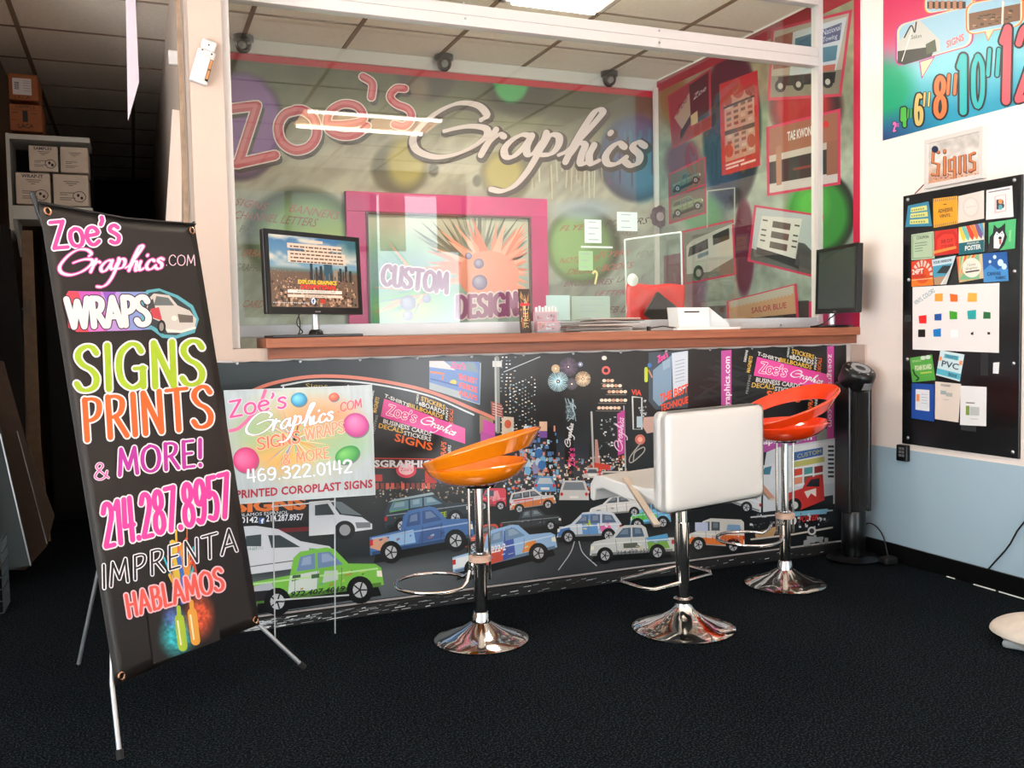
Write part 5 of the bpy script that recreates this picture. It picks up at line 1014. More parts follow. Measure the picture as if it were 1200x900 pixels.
MB().lathe([(.028, .1005), (.028, .106), (.05, .106), (.05, .1005)], seg=30, M=Mt).build('dial_ring', mat('dial', (150, 150, 152), .4), tf, smooth=True)
for k in range(8): a = k * PI / 4; MB().box((-.005, -.003, .1), (.005, .003, .104)).xf(Mt @ Matrix.Translation((.063 * math.cos(a), .063 * math.sin(a), 0))).build('button', mat('dial', (150, 150, 152), .4), tf)
MB().box((-.026, -.09, .02), (.026, -.084, .06), .002).xf(Mt).build('display_plate', mat('plate', (120, 122, 124), .3), tf)
cw = thing('fan_cord', 'thin black power cord arching behind the tower fan', 'cord', (3.66, 3.85, 0))
MB().tube(smooth([(3.6, 3.9, .1), (3.66, 3.9, .17), (3.683, 3.86, .17), (3.685, 3.8, .12), (3.683, 3.76, .01)]), .0035, 8).build('cord', M_black, cw)
pl = thing('floor_plug', 'small black adapter lying on the carpet beside the fan base', 'adapter', (3.6, 3.68, 0))
MB().box((3.585, 3.67, 0), (3.665, 3.73, .04), .01).build('body', M_blackm, pl)

# ------------------------------------------------------------------ right wall: notice board
XW = XR
def wp(u, v, d=0.): p = at(0, XW - d, u, v); return float(p[1]), float(p[2])
y1b, z1b = 3.672, 1.912; y0b, z0b = 2.985, .636
nb = thing('notice_board', 'tall black board screwed to the right wall holding sample cards', 'notice board', (XR, 3.33, z0b))
MB().box((XR - .014, y0b, z0b), (XR - .001, y1b, z1b), .002).build('panel', mat('board_black', (12, 12, 13), .22), nb)
for u, v in ((1064, 234), (1189, 211), (1065, 328), (1189, 318), (1063.5, 421), (1188, 426), (1064, 513), (1187, 530)):
    y, z = wp(u, v, .014); MB().lathe([(0, .007), (.005, .006), (.009, .002), (.009, 0)], (0, 0, 0), 14, Matrix.Rotation(-PI / 2, 4, 'Y')).xf(Matrix.Translation((XR - .014, y, z))).build('screw', M_steel, nb, smooth=True)
for u0, v0, u1, v1 in ((1060, 369, 1068, 377), (1149, 414, 1158, 440), (1126, 498, 1144, 504)):
    ya, za = wp(u0, v1, .014); yb_, zb_ = wp(u1, v0, .014); MB().box((XR - .0145, yb_, za), (XR - .014, ya, zb_)).build('tape_residue', mat('residue', (34, 36, 38), .6), nb)
DEP = [.0155]
def card(u0, v0, u1, v1, u2, v2, u3, v3, name, label, cat, colr, draw=None, d=.0160, grp='sample cards on the black board', bend=0.):
    """corners tl, tr, br, bl; its own thin card with its own print"""
    c = [at(0, XR - d, *p) for p in ((u0, v0), (u1, v1), (u2, v2), (u3, v3))]; ctr = np.mean(c, 0)
    t = thing(name, label, cat, tuple(ctr), grp)
    MB().prism([Vector(p) for p in c], (.0012, 0, 0)).build('sheet', mat('card_' + '_'.join(map(str, colr)), colr, .4), t)
    A = Art((XR - d, 0, 0), (0, -1, 0), (0, 0, 1), step=.0002)
    P = [np.array(p, float) for p in ((u0, v0), (u1, v1), (u2, v2), (u3, v3))]
    T = lambda x, y: tuple((1 - x) * ((1 - y) * P[3] + y * P[0]) + x * ((1 - y) * P[2] + y * P[1]))
    if draw:
        draw(A, T); A.build('printed_artwork', print_mat('card_ink', .35), t)
    return t
R_ = lambda A, T, x0, y0, x1, y1, c, L=1: A.poly([T(x0, y0), T(x0, y1), T(x1, y1), T(x1, y0)], c, L)
Tx = lambda A, T, s, x0, x1, y, h, c, L=3, **k: A.txt(s, T(x0, y), T(x1, y), T(x0, y + h), c, L, **k)
def d1(A, T):
    for i, y in enumerate((.12, .4, .66)): R_(A, T, .16, y, .9, y + .2, (214, 214, 130), 1); [R_(A, T, .2 + k * .1, y + .05, .26 + k * .1, y + .12, (120, 130, 70), 2) for k in range(6)]
def d2(A, T):
    R_(A, T, .02, .88, .98, .98, (120, 60, 40), 1); R_(A, T, .02, .02, .98, .1, (120, 60, 40), 1)
    for k in range(12): A.poly([T(.03 + k * .08, .88), T(.06 + k * .08, .98), T(.1 + k * .08, .98), T(.07 + k * .08, .88)], (240, 190, 90), 2); A.poly([T(.03 + k * .08, .02), T(.06 + k * .08, .1), T(.1 + k * .08, .1), T(.07 + k * .08, .02)], (240, 190, 90), 2)
    Tx(A, T, 'ADHESIVE', .2, .8, .48, .14, (60, 44, 40), bold=.02); Tx(A, T, 'VINYL', .26, .72, .3, .12, (60, 44, 40), bold=.02); R_(A, T, .42, .74, .56, .77, (60, 44, 40), 2)
def d3(A, T): A.ell(*T(.5, .5), 10, 12, (214, 200, 190), 1); A.ell(*T(.5, .5), 7.6, 9.6, (226, 214, 204), 1.4); Tx(A, T, 'thank you', .32, .7, .48, .08, (190, 178, 170))
def d4(A, T):
    R_(A, T, .08, .9, .92, .93, (90, 80, 84), 1); A.line([T(.34, .2), T(.34, .74), T(.74, .76), T(.74, .22)], .7, (196, 140, 120), 2, closed=True); Tx(A, T, 'B', .42, .66, .32, .3, (70, 60, 70), bold=.06)
    A.ell(*T(.54, .55), 2.4, 3, (230, 150, 90), 4); A.ell(*T(.54, .36), 2.4, 3, (96, 170, 176), 4)
def d5(A, T):
    A.line([T(.06, .06), T(.06, .94), T(.94, .94), T(.94, .06)], .7, (90, 120, 92), 1, closed=True); Tx(A, T, 'COUPON', .24, .78, .78, .12, (40, 60, 44), bold=.02)
    for y in (.62, .52, .42, .32): R_(A, T, .16, y, .5 + .2 * (y > .5), y + .03, (110, 130, 112), 2)
def d6(A, T):
    A.poly([T(0, 0), T(0, .7), T(.3, .96), T(.8, .96), T(1, .7), T(1, 0)], (196, 40, 36), 1); A.poly([T(.12, .2), T(.14, .66), T(.4, .84), T(.8, .8), T(.9, .5), T(.86, .2)], (222, 62, 50), 1.4); Tx(A, T, 'DIE CUT', .3, .78, .48, .14, (120, 20, 24), bold=.02); Tx(A, T, 'STICKER', .3, .8, .3, .1, (120, 20, 24)); A.poly([T(0, .08), T(0, .2), T(.9, .3), T(.9, .2)], (240, 150, 70), 2)
def d7(A, T):
    for k, c in enumerate(((236, 196, 70), (110, 186, 176), (214, 64, 50), (236, 130, 60), (120, 90, 140), (80, 160, 200), (236, 196, 70))):
        x = -.06 + k * .17; A.poly([T(max(x, 0), 1), T(min(x + .15, 1), 1), T(min(x + .34, 1), .62), T(min(x + .28, 1), .45), T(min(x + .18, 1), .56)], c, 1 + k * .1)
    R_(A, T, 0, 0, 1, .42, (22, 96, 106), .6); Tx(A, T, 'POSTER', .26, .88, .12, .17, (236, 240, 236), bold=.03); Tx(A, T, 'PREMIUM', .34, .8, .32, .07, (236, 240, 236))
def d8(A, T):
    A.poly([T(.02, 0), T(.04, .5), T(.16, .62), T(.2, .92), T(.34, .76), T(.46, .8), T(.62, .92), T(.62, .62), T(.7, .42), T(.6, .16), T(.44, 0)], (34, 34, 38), 1)
    A.poly([T(.2, .1), T(.2, .5), T(.3, .66), T(.4, .56), T(.52, .66), T(.6, .5), T(.54, .3), T(.4, .06)], (236, 234, 230), 2); A.ell(*T(.33, .56), .8, .9, (70, 130, 190), 3, n=8); A.ell(*T(.5, .57), .8, .9, (70, 130, 190), 3, n=8)
    A.ell(*T(.44, .42), 2, 1.8, (16, 16, 18), 3, n=10); A.poly([T(.4, .36), T(.5, .36), T(.48, .2), T(.42, .2)], (206, 90, 96), 3); A.txt('OWNS', T(.86, .26), T(.86, .64), T(.76, .26), (190, 230, 170), 3); A.poly([T(0, 0), T(0, .3), T(.1, .2), T(.2, 0)], (40, 40, 44), 1.5)
def d9(A, T):
    for k in range(9):
        a = PI * k / 8; A.poly([T(.5, .42), T(.5 + .5 * math.cos(a - .12), .42 + .56 * math.sin(a - .12)), T(.5 + .5 * math.cos(a + .12), .42 + .56 * math.sin(a + .12))], (236, 206, 190), 1)
    A.ell(*T(.5, .42), 9, 10, (214, 80, 30), 2); R_(A, T, 0, 0, 1, .3, (236, 120, 40), 1.6); R_(A, T, 0, .3, .62, .7, (206, 62, 34), 3); Tx(A, T, '24PT', .04, .56, .48, .2, (250, 236, 226), 4, bold=.03); Tx(A, T, 'POSTCARDS', .04, .7, .33, .1, (150, 40, 20), 4); R_(A, T, .0, .24, 1, .27, (240, 190, 150), 3)
def d10(A, T):
    R_(A, T, 0, .74, 1, 1, (196, 216, 226), 1); A.poly([T(0, .3), T(0, .74), T(1, .74), T(.76, .3)], (70, 150, 176), 1.2); A.poly([T(.2, .45), T(.5, .7), T(.96, .66), T(.8, .4)], (40, 44, 48), 1.5); A.poly([T(0, 0), T(0, .3), T(.76, .3), T(.6, 0)], (176, 140, 110), 1.4); Tx(A, T, 'YOUR WINDOW', .06, .9, .82, .1, (24, 28, 34), bold=.03); A.poly([T(.5, 0), T(.96, .6), T(1, .9), T(.66, 0)], (232, 232, 228), 2)
def d11(A, T):
    cs = ((226, 90, 60), (236, 170, 90), (120, 180, 140), (206, 206, 150))
    for k in range(12): A.poly([T(.04 + k * .08, .0 + .0 * k), T(0, .1), T(k * .08, 1), T(min(1, k * .08 + .09), 1)], cs[k % 4], 1 + k * .05) if k < 11 else None
    A.ell(*T(.56, .5), 11, 11.5, (232, 226, 210), 3); Tx(A, T, 'I Love', .4, .72, .58, .1, (90, 70, 60), 4, shear=.3); Tx(A, T, 'Graphics', .32, .8, .44, .1, (90, 110, 70), 4, shear=.3); R_(A, T, .3, .32, .86, .38, (60, 50, 46), 4)
def d12(A, T):
    R_(A, T, 0, 0, 1, .4, (96, 176, 214), 1); A.poly([T(0, .4), T(.3, .6), T(.6, .4), T(.8, .5), T(1, .36), T(1, 0), T(0, 0)], (70, 140, 200), 1.2)
    for x, y, r in ((.5, .85, 2), (.72, .64, 3.4), (.86, .5, 3), (.3, .7, 1.6)): A.ell(*T(x, y), r, r * 1.2, (206, 230, 240), 2)
    Tx(A, T, 'CANVAS', .16, .7, .22, .12, (24, 44, 90), bold=.03); Tx(A, T, 'FABRIC', .5, .9, .08, .1, (20, 30, 70), bold=.03)
N_ = 'sample_card'
card(1064, 241, 1088, 236, 1092, 265, 1061, 266, N_, 'blue card with three yellow blocks, first in the top row of the black board', 'card', (54, 130, 160), d1)
card(1093.5, 233, 1122, 229.5, 1122.5, 262, 1094, 267, N_, 'orange card printed adhesive vinyl on the black board', 'card', (236, 160, 44), d2)
card(1123, 230, 1153, 223, 1153, 256, 1122.5, 261.5, N_, 'plain beige card with a faint round seal, third in the top row', 'card', (222, 208, 198), d3)
card(1156, 223, 1186, 217.5, 1187.5, 254, 1155.5, 257.5, N_, 'white card with a coloured letter B ornament, last in the top row', 'card', (232, 224, 224), d4)
card(1068, 275, 1094, 271, 1095, 303, 1068, 305, N_, 'pale green coupon card with dark heading at the left of the second row', 'card', (176, 196, 164), d5)
card(1095, 271, 1122, 267.5, 1124, 296.5, 1094.5, 300, N_, 'shiny red sticker card in the second row of the black board', 'card', (206, 56, 48), d6)
card(1123.5, 266.5, 1153.5, 261, 1153, 295, 1123.5, 298.5, N_, 'teal card with fanned coloured pencils reading poster', 'card', (236, 226, 200), d7)
card(1158.5, 261, 1190.5, 256.5, 1189, 291, 1158.5, 295, N_, 'green card with a black and white husky dog picture', 'card', (84, 186, 120), d8)
card(1068, 306.5, 1092, 302.5, 1094, 334, 1068.5, 336, N_, 'orange sunburst card reading 24PT on the black board', 'card', (206, 62, 34), d9)
card(1092, 304.5, 1120, 299.5, 1109, 333, 1095, 334, N_, 'curling card of a dark coastline over blue water in the third row', 'card', (206, 206, 200), d10, d=.019)
card(1121, 301, 1151, 297.5, 1152.5, 326, 1124, 331, N_, 'striped card with a round cream centre in the third row', 'card', (214, 190, 150), d11)
card(1151, 297, 1180, 295, 1182, 329, 1153, 331, N_, 'blue card with pale dots reading canvas at the end of the third row', 'card', (36, 90, 160), d12)
vc = card(1069.5, 336.5, 1171, 331.5, 1170.5, 413.5, 1069.5, 409.5, 'colour_chart', 'large white vinyl colours sheet with small coloured swatches on the black board', 'chart', (232, 226, 224), lambda A, T: A.txt('VINYL COLORS', (1073, 358), (1096, 342), (1070.5, 353), (40, 120, 126), 2), d=.0165, grp=None)
for x, y, s, c in ((1100, 348.5, 9, (240, 160, 60)), (1117.5, 349, 9, (240, 110, 34)), (1139.5, 348.5, 10, (240, 176, 70)), (1081, 374.5, 9, (240, 40, 40)), (1099, 371.5, 8, (30, 84, 160)), (1117, 369.5, 9, (60, 160, 40)), (1138.5, 369, 10, (30, 160, 160)), (1156.5, 369.5, 8, (24, 110, 56)), (1080, 391, 8, (14, 14, 16)), (1098, 390, 9, (24, 124, 196)), (1118.5, 391, 9, (240, 238, 238)), (1139, 391, 3, (10, 10, 10)), (1158.5, 390.5, 3, (10, 10, 10))):
    q = [Vector(at(0, XR - .0185, *p)) for p in ((x - s / 2, y - s / 2 + random.uniform(-1, 1)), (x + s / 2, y - s / 2 + random.uniform(-1, 1)), (x + s / 2, y + s / 2), (x - s / 2 + random.uniform(-1, 1), y + s / 2))]
    MB().prism(q, (.0012, 0, 0)).build('swatch', mat('sw_%d_%d_%d' % c, c, .3), vc)
def e1(A, T): Tx(A, T, 'FOAM BOARD', .2, .92, .46, .2, (216, 230, 190), bold=.04); A.line([T(.1, .5), T(.16, .3), T(.3, .14), T(.2, .06)], 1.8, (20, 50, 24), 2, sm=True); Tx(A, T, 'SINGLE', .1, .5, .8, .09, (200, 226, 170)); R_(A, T, .4, .3, .9, .36, (180, 206, 90), 2); A.ell(*T(.6, .92), 3, 2.4, (206, 214, 200), 2); A.ell(*T(.82, .92), 3, 2.4, (206, 214, 200), 2)
def e2(A, T): Tx(A, T, 'PVC', .16, .86, .4, .24, (40, 70, 84), bold=.02); R_(A, T, .2, .74, .8, .9, (90, 170, 190), 1); R_(A, T, .0, .06, 1, .28, (90, 180, 200), 1); Tx(A, T, 'WHITE', .28, .74, .76, .12, (30, 90, 110)); Tx(A, T, 'SIGNS', .5, .86, .1, .13, (24, 80, 100), bold=.03); R_(A, T, .02, .6, .12, .76, (240, 150, 100), 2); R_(A, T, .86, .6, .98, .76, (240, 150, 100), 2)
card(1066, 419.5, 1092, 415.5, 1096, 445.5, 1069, 448, N_, 'bright green foam board card hanging under the colour chart', 'card', (84, 166, 70), e1, grp='material cards under the chart')
card(1102, 410.5, 1130, 415.5, 1124.5, 447, 1097, 439.5, N_, 'light blue and white card reading PVC, tilted under the colour chart', 'card', (206, 226, 230), e2, d=.019, grp='material cards under the chart')
def f1(A, T): R_(A, T, .18, .26, .8, .84, (226, 228, 232), 1); R_(A, T, .22, .5, .36, .7, (236, 150, 90), 2); [R_(A, T, .44, y, .7, y + .015, (170, 180, 190), 2) for y in (.7, .62, .54, .46)]
def f2(A, T): [R_(A, T, .22, y, .6, y + .016, (120, 124, 120), 2) for y in (.93, .9)]; R_(A, T, .22, .68, .44, .78, (150, 170, 166), 2); R_(A, T, .44, .64, .7, .74, (176, 176, 170), 2.4); R_(A, T, .34, .54, .56, .56, (190, 184, 176), 2)
def f3(A, T): R_(A, T, .22, .56, .56, .59, (110, 116, 104), 2); R_(A, T, .22, .26, .36, .5, (130, 156, 70), 2); R_(A, T, .38, .26, .74, .48, (190, 192, 190), 2); R_(A, T, .4, .16, .7, .18, (190, 190, 188), 2)
card(1068.5, 449, 1094.5, 450.5, 1094.5, 494, 1068, 490, 'folder', 'blue folder with a white slip at the lower left of the black board', 'folder', (32, 76, 160), f1, grp=None)
card(1096, 447, 1126, 450, 1123, 495, 1095.5, 491, 'letterhead_sheet', 'cream letterhead sheet next to the blue folder', 'paper', (226, 212, 200), f2, d=.017, grp='letterhead sheets')
card(1125.5, 452, 1156, 453.5, 1155.5, 499.5, 1125, 498, 'letterhead_sheet', 'white letterhead sheet with a green block, right of the cream one', 'paper', (230, 228, 228), f3, grp='letterhead sheets')
card(1164, 425, 1171, 424.5, 1170, 438, 1163.5, 437.5, 'paper_scrap', 'small torn white paper scrap on the right of the black board', 'paper', (226, 226, 226), None, grp=None)

# size poster
def box_on_wall(u0, v0, u1, v1, d): ya, zt = wp(u0, v0, d); yb_, zb_ = wp(u1, v1, d); return ya, zt, yb_, zb_
yp, zp = wp(1035.5, 165)
ps = thing('size_poster', 'bright rainbow poster of lettering sizes in inches above the light box', 'poster', (XR, 3.2, 2.22))
MB().box((XR - .006, 2.2, zp), (XR - .001, yp, 3.08)).build('sheet', M_paper, ps)
A = Art((XR - .006, 0, 0), (0, -1, 0), (0, 0, 1), step=.0002)
def bgp(X, Y):
    t = np.clip((Y - 20) / 60, 0, 1)[..., None]; C = mixc((210, 60, 96), (176, 120, 160), t)
    C = mixc(C, (120, 196, 206), np.clip((Y - 40 + (X - 1036) * .45) / 60, 0, 1)[..., None]); C = mixc(C, (24, 150, 180), np.clip((Y - 96 + (X - 1036) * .2) / 50, 0, 1)[..., None])
    C = blob(C, X, Y, 1036, 104, 34, 38, (16, 160, 110), .6, .95); C = mixc(C, (20, 60, 110), np.clip((Y - 128 + (X - 1036) * .3) / 34, 0, 1)[..., None] * np.clip(1 - (X - 1036) / 70, 0, 1)[..., None])
    C = blob(C, X, Y, 1036, 0, 60, 60, (206, 44, 90), .8, .9)
    return C
planegrid(A, -yp, zp, -2.2, 3.08, 110, 110, bgp)
def bubble(pts, tail, bc, L):
    c = np.mean(pts, 0); A.poly(pts, bc, L); A.poly(tail, bc, L + .1); A.poly([tuple(np.array(p) + (c - p) * .05) for p in pts], (250, 206, 160), L + .3); A.poly([tuple(np.array(p) * .8 + np.mean(tail, 0) * .2) for p in tail], (250, 206, 160), L + .4)
    ip = [tuple(np.array(p) + (c - p) * .1) for p in pts]; A.poly(ip, (150, 190, 206), L + .6); return ip
def rr(x0, y0, x1, y1, sl, r=9):
    P = []
    for cx, cy, a0 in ((x1 - r, y0 + r, -90), (x1 - r, y1 - r, 0), (x0 + r, y1 - r, 90), (x0 + r, y0 + r, 180)):
        for k in range(5): a = math.radians(a0 + k * 22.5); x = cx + r * math.cos(a); y = cy + r * math.sin(a); P.append((x, y - (x - x0) * sl))
    return P
bubble(rr(1049, 29, 1141, 79, .28), [(1077, 72), (1080, 93), (1096, 66)], (176, 50, 130), 1)
A.poly([(1052, 50), (1076, 22), (1102, 47), (1102, 60), (1052, 72)], (190, 188, 180), 3); A.poly([(1052, 60), (1096, 54), (1092, 66), (1060, 76), (1052, 74)], (22, 22, 20), 3.4); A.line([(1060, 44), (1068, 30), (1072, 38), (1074, 26)], 1.6, (30, 26, 24), 4, sm=True); A.txt('Salon', (1068, 46), (1080, 44), (1068, 41), (30, 26, 24), 4); A.line([(1057, 72), (1070, 32)], .9, (220, 220, 214), 4); A.poly([(1085, 52), (1096, 46), (1098, 60), (1086, 64)], (60, 70, 50), 3.8); A.txt('SIGNS', (1110, 56), (1130, 47), (1109, 48), (236, 110, 100), 4, bold=.03)
bubble(rr(1083, -6, 1142, 17, .16, 8), [(1140, 2), (1142, 4), (1144, 0)], (236, 116, 44), 5); A.rect(1087, 2, 1132, 10, (60, 44, 36), 7)
for k in range(6): A.rect(1089 + k * 7, 1, 1093 + k * 7, 11, (176, 120, 90), 7.4)
ip = bubble(rr(1132, 4, 1200, 42, .18, 10), [(1153, 34), (1158, 49), (1168, 30)], (236, 116, 44), 8); A.poly([(1136, 16), (1196, 4), (1196, 24), (1136, 36)], (120, 84, 60), 10.6); A.line([(1176, 2), (1175, 28)], 2.5, (220, 206, 190), 11)
for k in range(24): x = random.uniform(1138, 1186); y = 20 - (x - 1136) * .2 + random.uniform(0, 12); A.rect(x, y, x + 4, y + 1.5, random.choice([(70, 50, 40), (176, 130, 96), (50, 60, 40)]), 11 + (k % 5) * .1)
def num(s, bl, br, tl, c, L, w=.2, ow=.08): A.pen(s, bl, br, tl, c, L, w=w, thin=.9, outline=(24, 24, 30), ow=ow, gap=.12)
def inch(x, y, h, c, L, wd=.16): 
    for k in (0, 1): A.line([(x + k * h * .36 + h * .07, y - h), (x + k * h * .36, y)], h * wd + h * .11, (24, 24, 30), L)
    for k in (0, 1): A.line([(x + k * h * .36 + h * .07, y - h), (x + k * h * .36, y)], h * wd, c, L + 1)
num('2', (1047, 154), (1050, 153), (1047, 144), (226, 110, 180), 3); inch(1051, 149, 5, (226, 110, 180), 3)
num('4', (1057, 148), (1061.5, 147), (1057, 128), (80, 180, 70), 4); inch(1064, 138, 10, (80, 180, 70), 4)
num('6', (1073, 146), (1081, 144.5), (1073, 112), (214, 186, 110), 5, w=.13, ow=.06); inch(1083, 124, 15, (214, 186, 110), 5)
num('8', (1096, 138), (1108, 135.5), (1096, 92), (244, 116, 60), 6, w=.12, ow=.05); inch(1111, 110, 22, (244, 116, 60), 6)
num('1', (1125, 132), (1132, 130), (1125, 68), (30, 176, 176), 7, w=.13, ow=.04); num('0', (1140, 127), (1153, 124), (1140, 67), (30, 176, 176), 7, w=.09, ow=.035); inch(1158, 88, 30, (30, 176, 176), 7, .14)
num('1', (1174, 120), (1183, 117), (1176, 35), (240, 84, 96), 9, w=.11, ow=.03); num('2', (1191, 118), (1216, 110), (1193, 35), (240, 84, 96), 9, w=.09, ow=.03)
A.build('printed_artwork', print_mat('poster_ink', .4), ps)

# light box reading Signs
yl0, zl0 = wp(1088, 166); 
lb = thing('sign_display', 'small white framed display reading Signs in orange pixel letters above the black board', 'display', (XR, 3.35, 1.92))
ya, yb2, za, zb2 = wp(1088, 200)[0], wp(1157, 190)[0], 1.925, 2.165
for a, b_ in (((yb2, za), (ya, za + .022)), ((yb2, zb2 - .022), (ya, zb2)), ((yb2, za + .022), (yb2 + .022, zb2 - .022)), ((ya - .022, za + .022), (ya, zb2 - .022))): MB().box((XR - .03, a[0], a[1]), (XR - .001, b_[0], b_[1]), .002).build('frame_bar', M_trim, lb)
MB().box((XR - .02, yb2 + .02, za + .02), (XR - .01, ya - .02, zb2 - .02)).build('panel', M_paper, lb)
A = Art((XR - .0205, 0, 0), (0, -1, 0), (0, 0, 1))
planegrid(A, -ya + .022, za + .022, -yb2 - .022, zb2 - .022, 40, 30, lambda X, Y: mixc((236, 220, 206), (226, 160, 120), np.clip((Y - 190) / 24, 0, 1)[..., None]) * (1 + .25 * noise2(X, Y, 8, 8, 4)[..., None]))
for off, c, L, ww in ((.6, (84, 36, 46), 2, 5.0), (0, (232, 130, 70), 3, 3.4)):
    for st in ([(1100, 178), (1093, 177), (1092, 190), (1100, 192), (1099, 205), (1092, 204)], [(1108.5, 184), (1108.5, 204)], [(1108.5, 176), (1108.5, 178)], [(1122, 186), (1115, 187), (1115, 200), (1122, 199)], [(1122, 184), (1122, 210), (1115, 212)], [(1129, 202), (1129, 183), (1136, 181), (1136, 200)], [(1149, 179), (1143, 181), (1143, 188), (1149, 190), (1149, 198), (1143, 200)]): A.line([(1094 + (x - 1093) * .86, y + off) for x, y in st], ww * .86, c, L)
A.ell(1096, 175, 4, 4, (30, 40, 70), 5)
for k in range(40): A.rect(x := random.uniform(1093, 1148), y := random.uniform(204, 212) - (x - 1093) * .12, x + 2, y + 1.5, random.choice([(190, 90, 60), (120, 40, 60), (226, 170, 130)]), 1 + (k % 6) * .1)
A.build('lit_letters', print_mat('display_ink', .3, emit=.6), lb)
cbl = thing('display_cord', 'thin brown cord hanging between the display and the black board', 'cord', (XR, 3.6, 1.9))
p, q_ = at(0, XR - .012, 1086, 213), at(0, XR - .02, 1072, 227); MB().tube([Vector(p), Vector(q_)], .003, 6).build('cord', mat('brown_cord', (110, 60, 50), .6), cbl)
kb = thing('wall_clip_phone', 'small black handset with grey keys stuck to the wall below the black board', 'handset', (XR, 3.68, .58))
y_, z_ = wp(1060.5, 521); MB().box((XR - .03, y_ - .038, z_ - .085), (XR - .001, y_ + .032, z_ + .0), .006).xf(Matrix.Identity(4)).build('body', M_black, kb)
for r in range(3):
    for c_ in range(2): MB().box((XR - .033, y_ - .024 + c_ * .02, z_ - .06 + r * .018), (XR - .029, y_ - .01 + c_ * .02, z_ - .048 + r * .018)).build('key', mat('key', (120, 122, 124), .5), kb)
wc = thing('power_cord', 'black cord running diagonally down the blue part of the right wall', 'cord', (XR, 3.0, .1))
pts = [at(0, XR - .006, *p) for p in ((1240, 560), (1215, 592), (1200, 612), (1192, 622), (1184, 637), (1178, 645), (1158, 667))]; MB().tube([Vector(p) for p in pts], .004, 8).build('cord', M_black, wc)
# pale rounded foot at the right edge
fs_ = thing('stand_foot', 'pale grey rounded foot of a stand at the lower right edge', 'stand', (3.25, 2.46, 0))
bm = bmesh.new(); bmesh.ops.create_icosphere(bm, subdivisions=4, radius=1)
for v_ in bm.verts:
    z = v_.co.z; k = 1.0 + .18 * max(0, z < .1) * 0; v_.co = Vector((v_.co.x * .2, v_.co.y * .26, max(z, -.55) * .075 + .041)); 
    if z < -.1: v_.co.x *= .9; v_.co.y *= .9
MB().bm(bm).xf(Matrix.Translation((3.27, 2.44, 0)) @ Matrix.Rotation(.5, 4, 'Z')).build('shell', mat('grey_shell', (206, 196, 184), .6, noise=.08), fs_, smooth=60)
MB().box((-.14, -.19, 0), (.14, .19, .03), .012).xf(Matrix.Translation((3.27, 2.44, 0)) @ Matrix.Rotation(.5, 4, 'Z')).build('sole', mat('grey_sole', (150, 156, 156), .7, noise=.1), fs_)
MB().tube([(3.31, 2.42, .08), (3.37, 2.42, .5)], .02, 12).build('post', M_steel, fs_)

# ------------------------------------------------------------------ monitors
def monitor(name, label, ctr, yaw, pitch, wd, ht, th, draw, base_z, stand_col, bz=.02):
    ctr = Vector(ctr); t = thing(name, label, 'monitor', (ctr.x, ctr.y, base_z))
    Mx = Matrix.Translation(ctr) @ Matrix.Rotation(yaw, 4, 'Z') @ Matrix.Rotation(pitch, 4, 'X')
    MB().box((-wd / 2, 0, -ht / 2), (wd / 2, th, ht / 2), .006).xf(Mx).build('housing', M_black, t)
    for a, b_ in (((-wd / 2, -ht / 2), (wd / 2, -ht / 2 + bz * 1.5)), ((-wd / 2, ht / 2 - bz), (wd / 2, ht / 2)), ((-wd / 2, -ht / 2 + bz * 1.5), (-wd / 2 + bz, ht / 2 - bz)), ((wd / 2 - bz, -ht / 2 + bz * 1.5), (wd / 2, ht / 2 - bz))): MB().box((a[0], -.006, a[1]), (b_[0], .002, b_[1])).xf(Mx).build('bezel', M_black, t)
    x0, x1, z0, z1 = -wd / 2 + bz, wd / 2 - bz, -ht / 2 + bz * 1.5, ht / 2 - bz
    U = (Mx.to_3x3() @ Vector((1, 0, 0))); V = (Mx.to_3x3() @ Vector((0, 0, 1))); O = Mx @ Vector((x0, -.001, z0)); A = Art(O, U, V, pxmap=False, step=.0001)
    em = draw(A, x1 - x0, z1 - z0); A.build('screen', em, t)
    for k in range(3): MB().box((-.016 + k * .011, -.0068, -ht / 2 + .008), (-.008 + k * .011, -.006, -ht / 2 + .014)).xf(Mx).build('badge', M_steel, t)
    return t, Mx
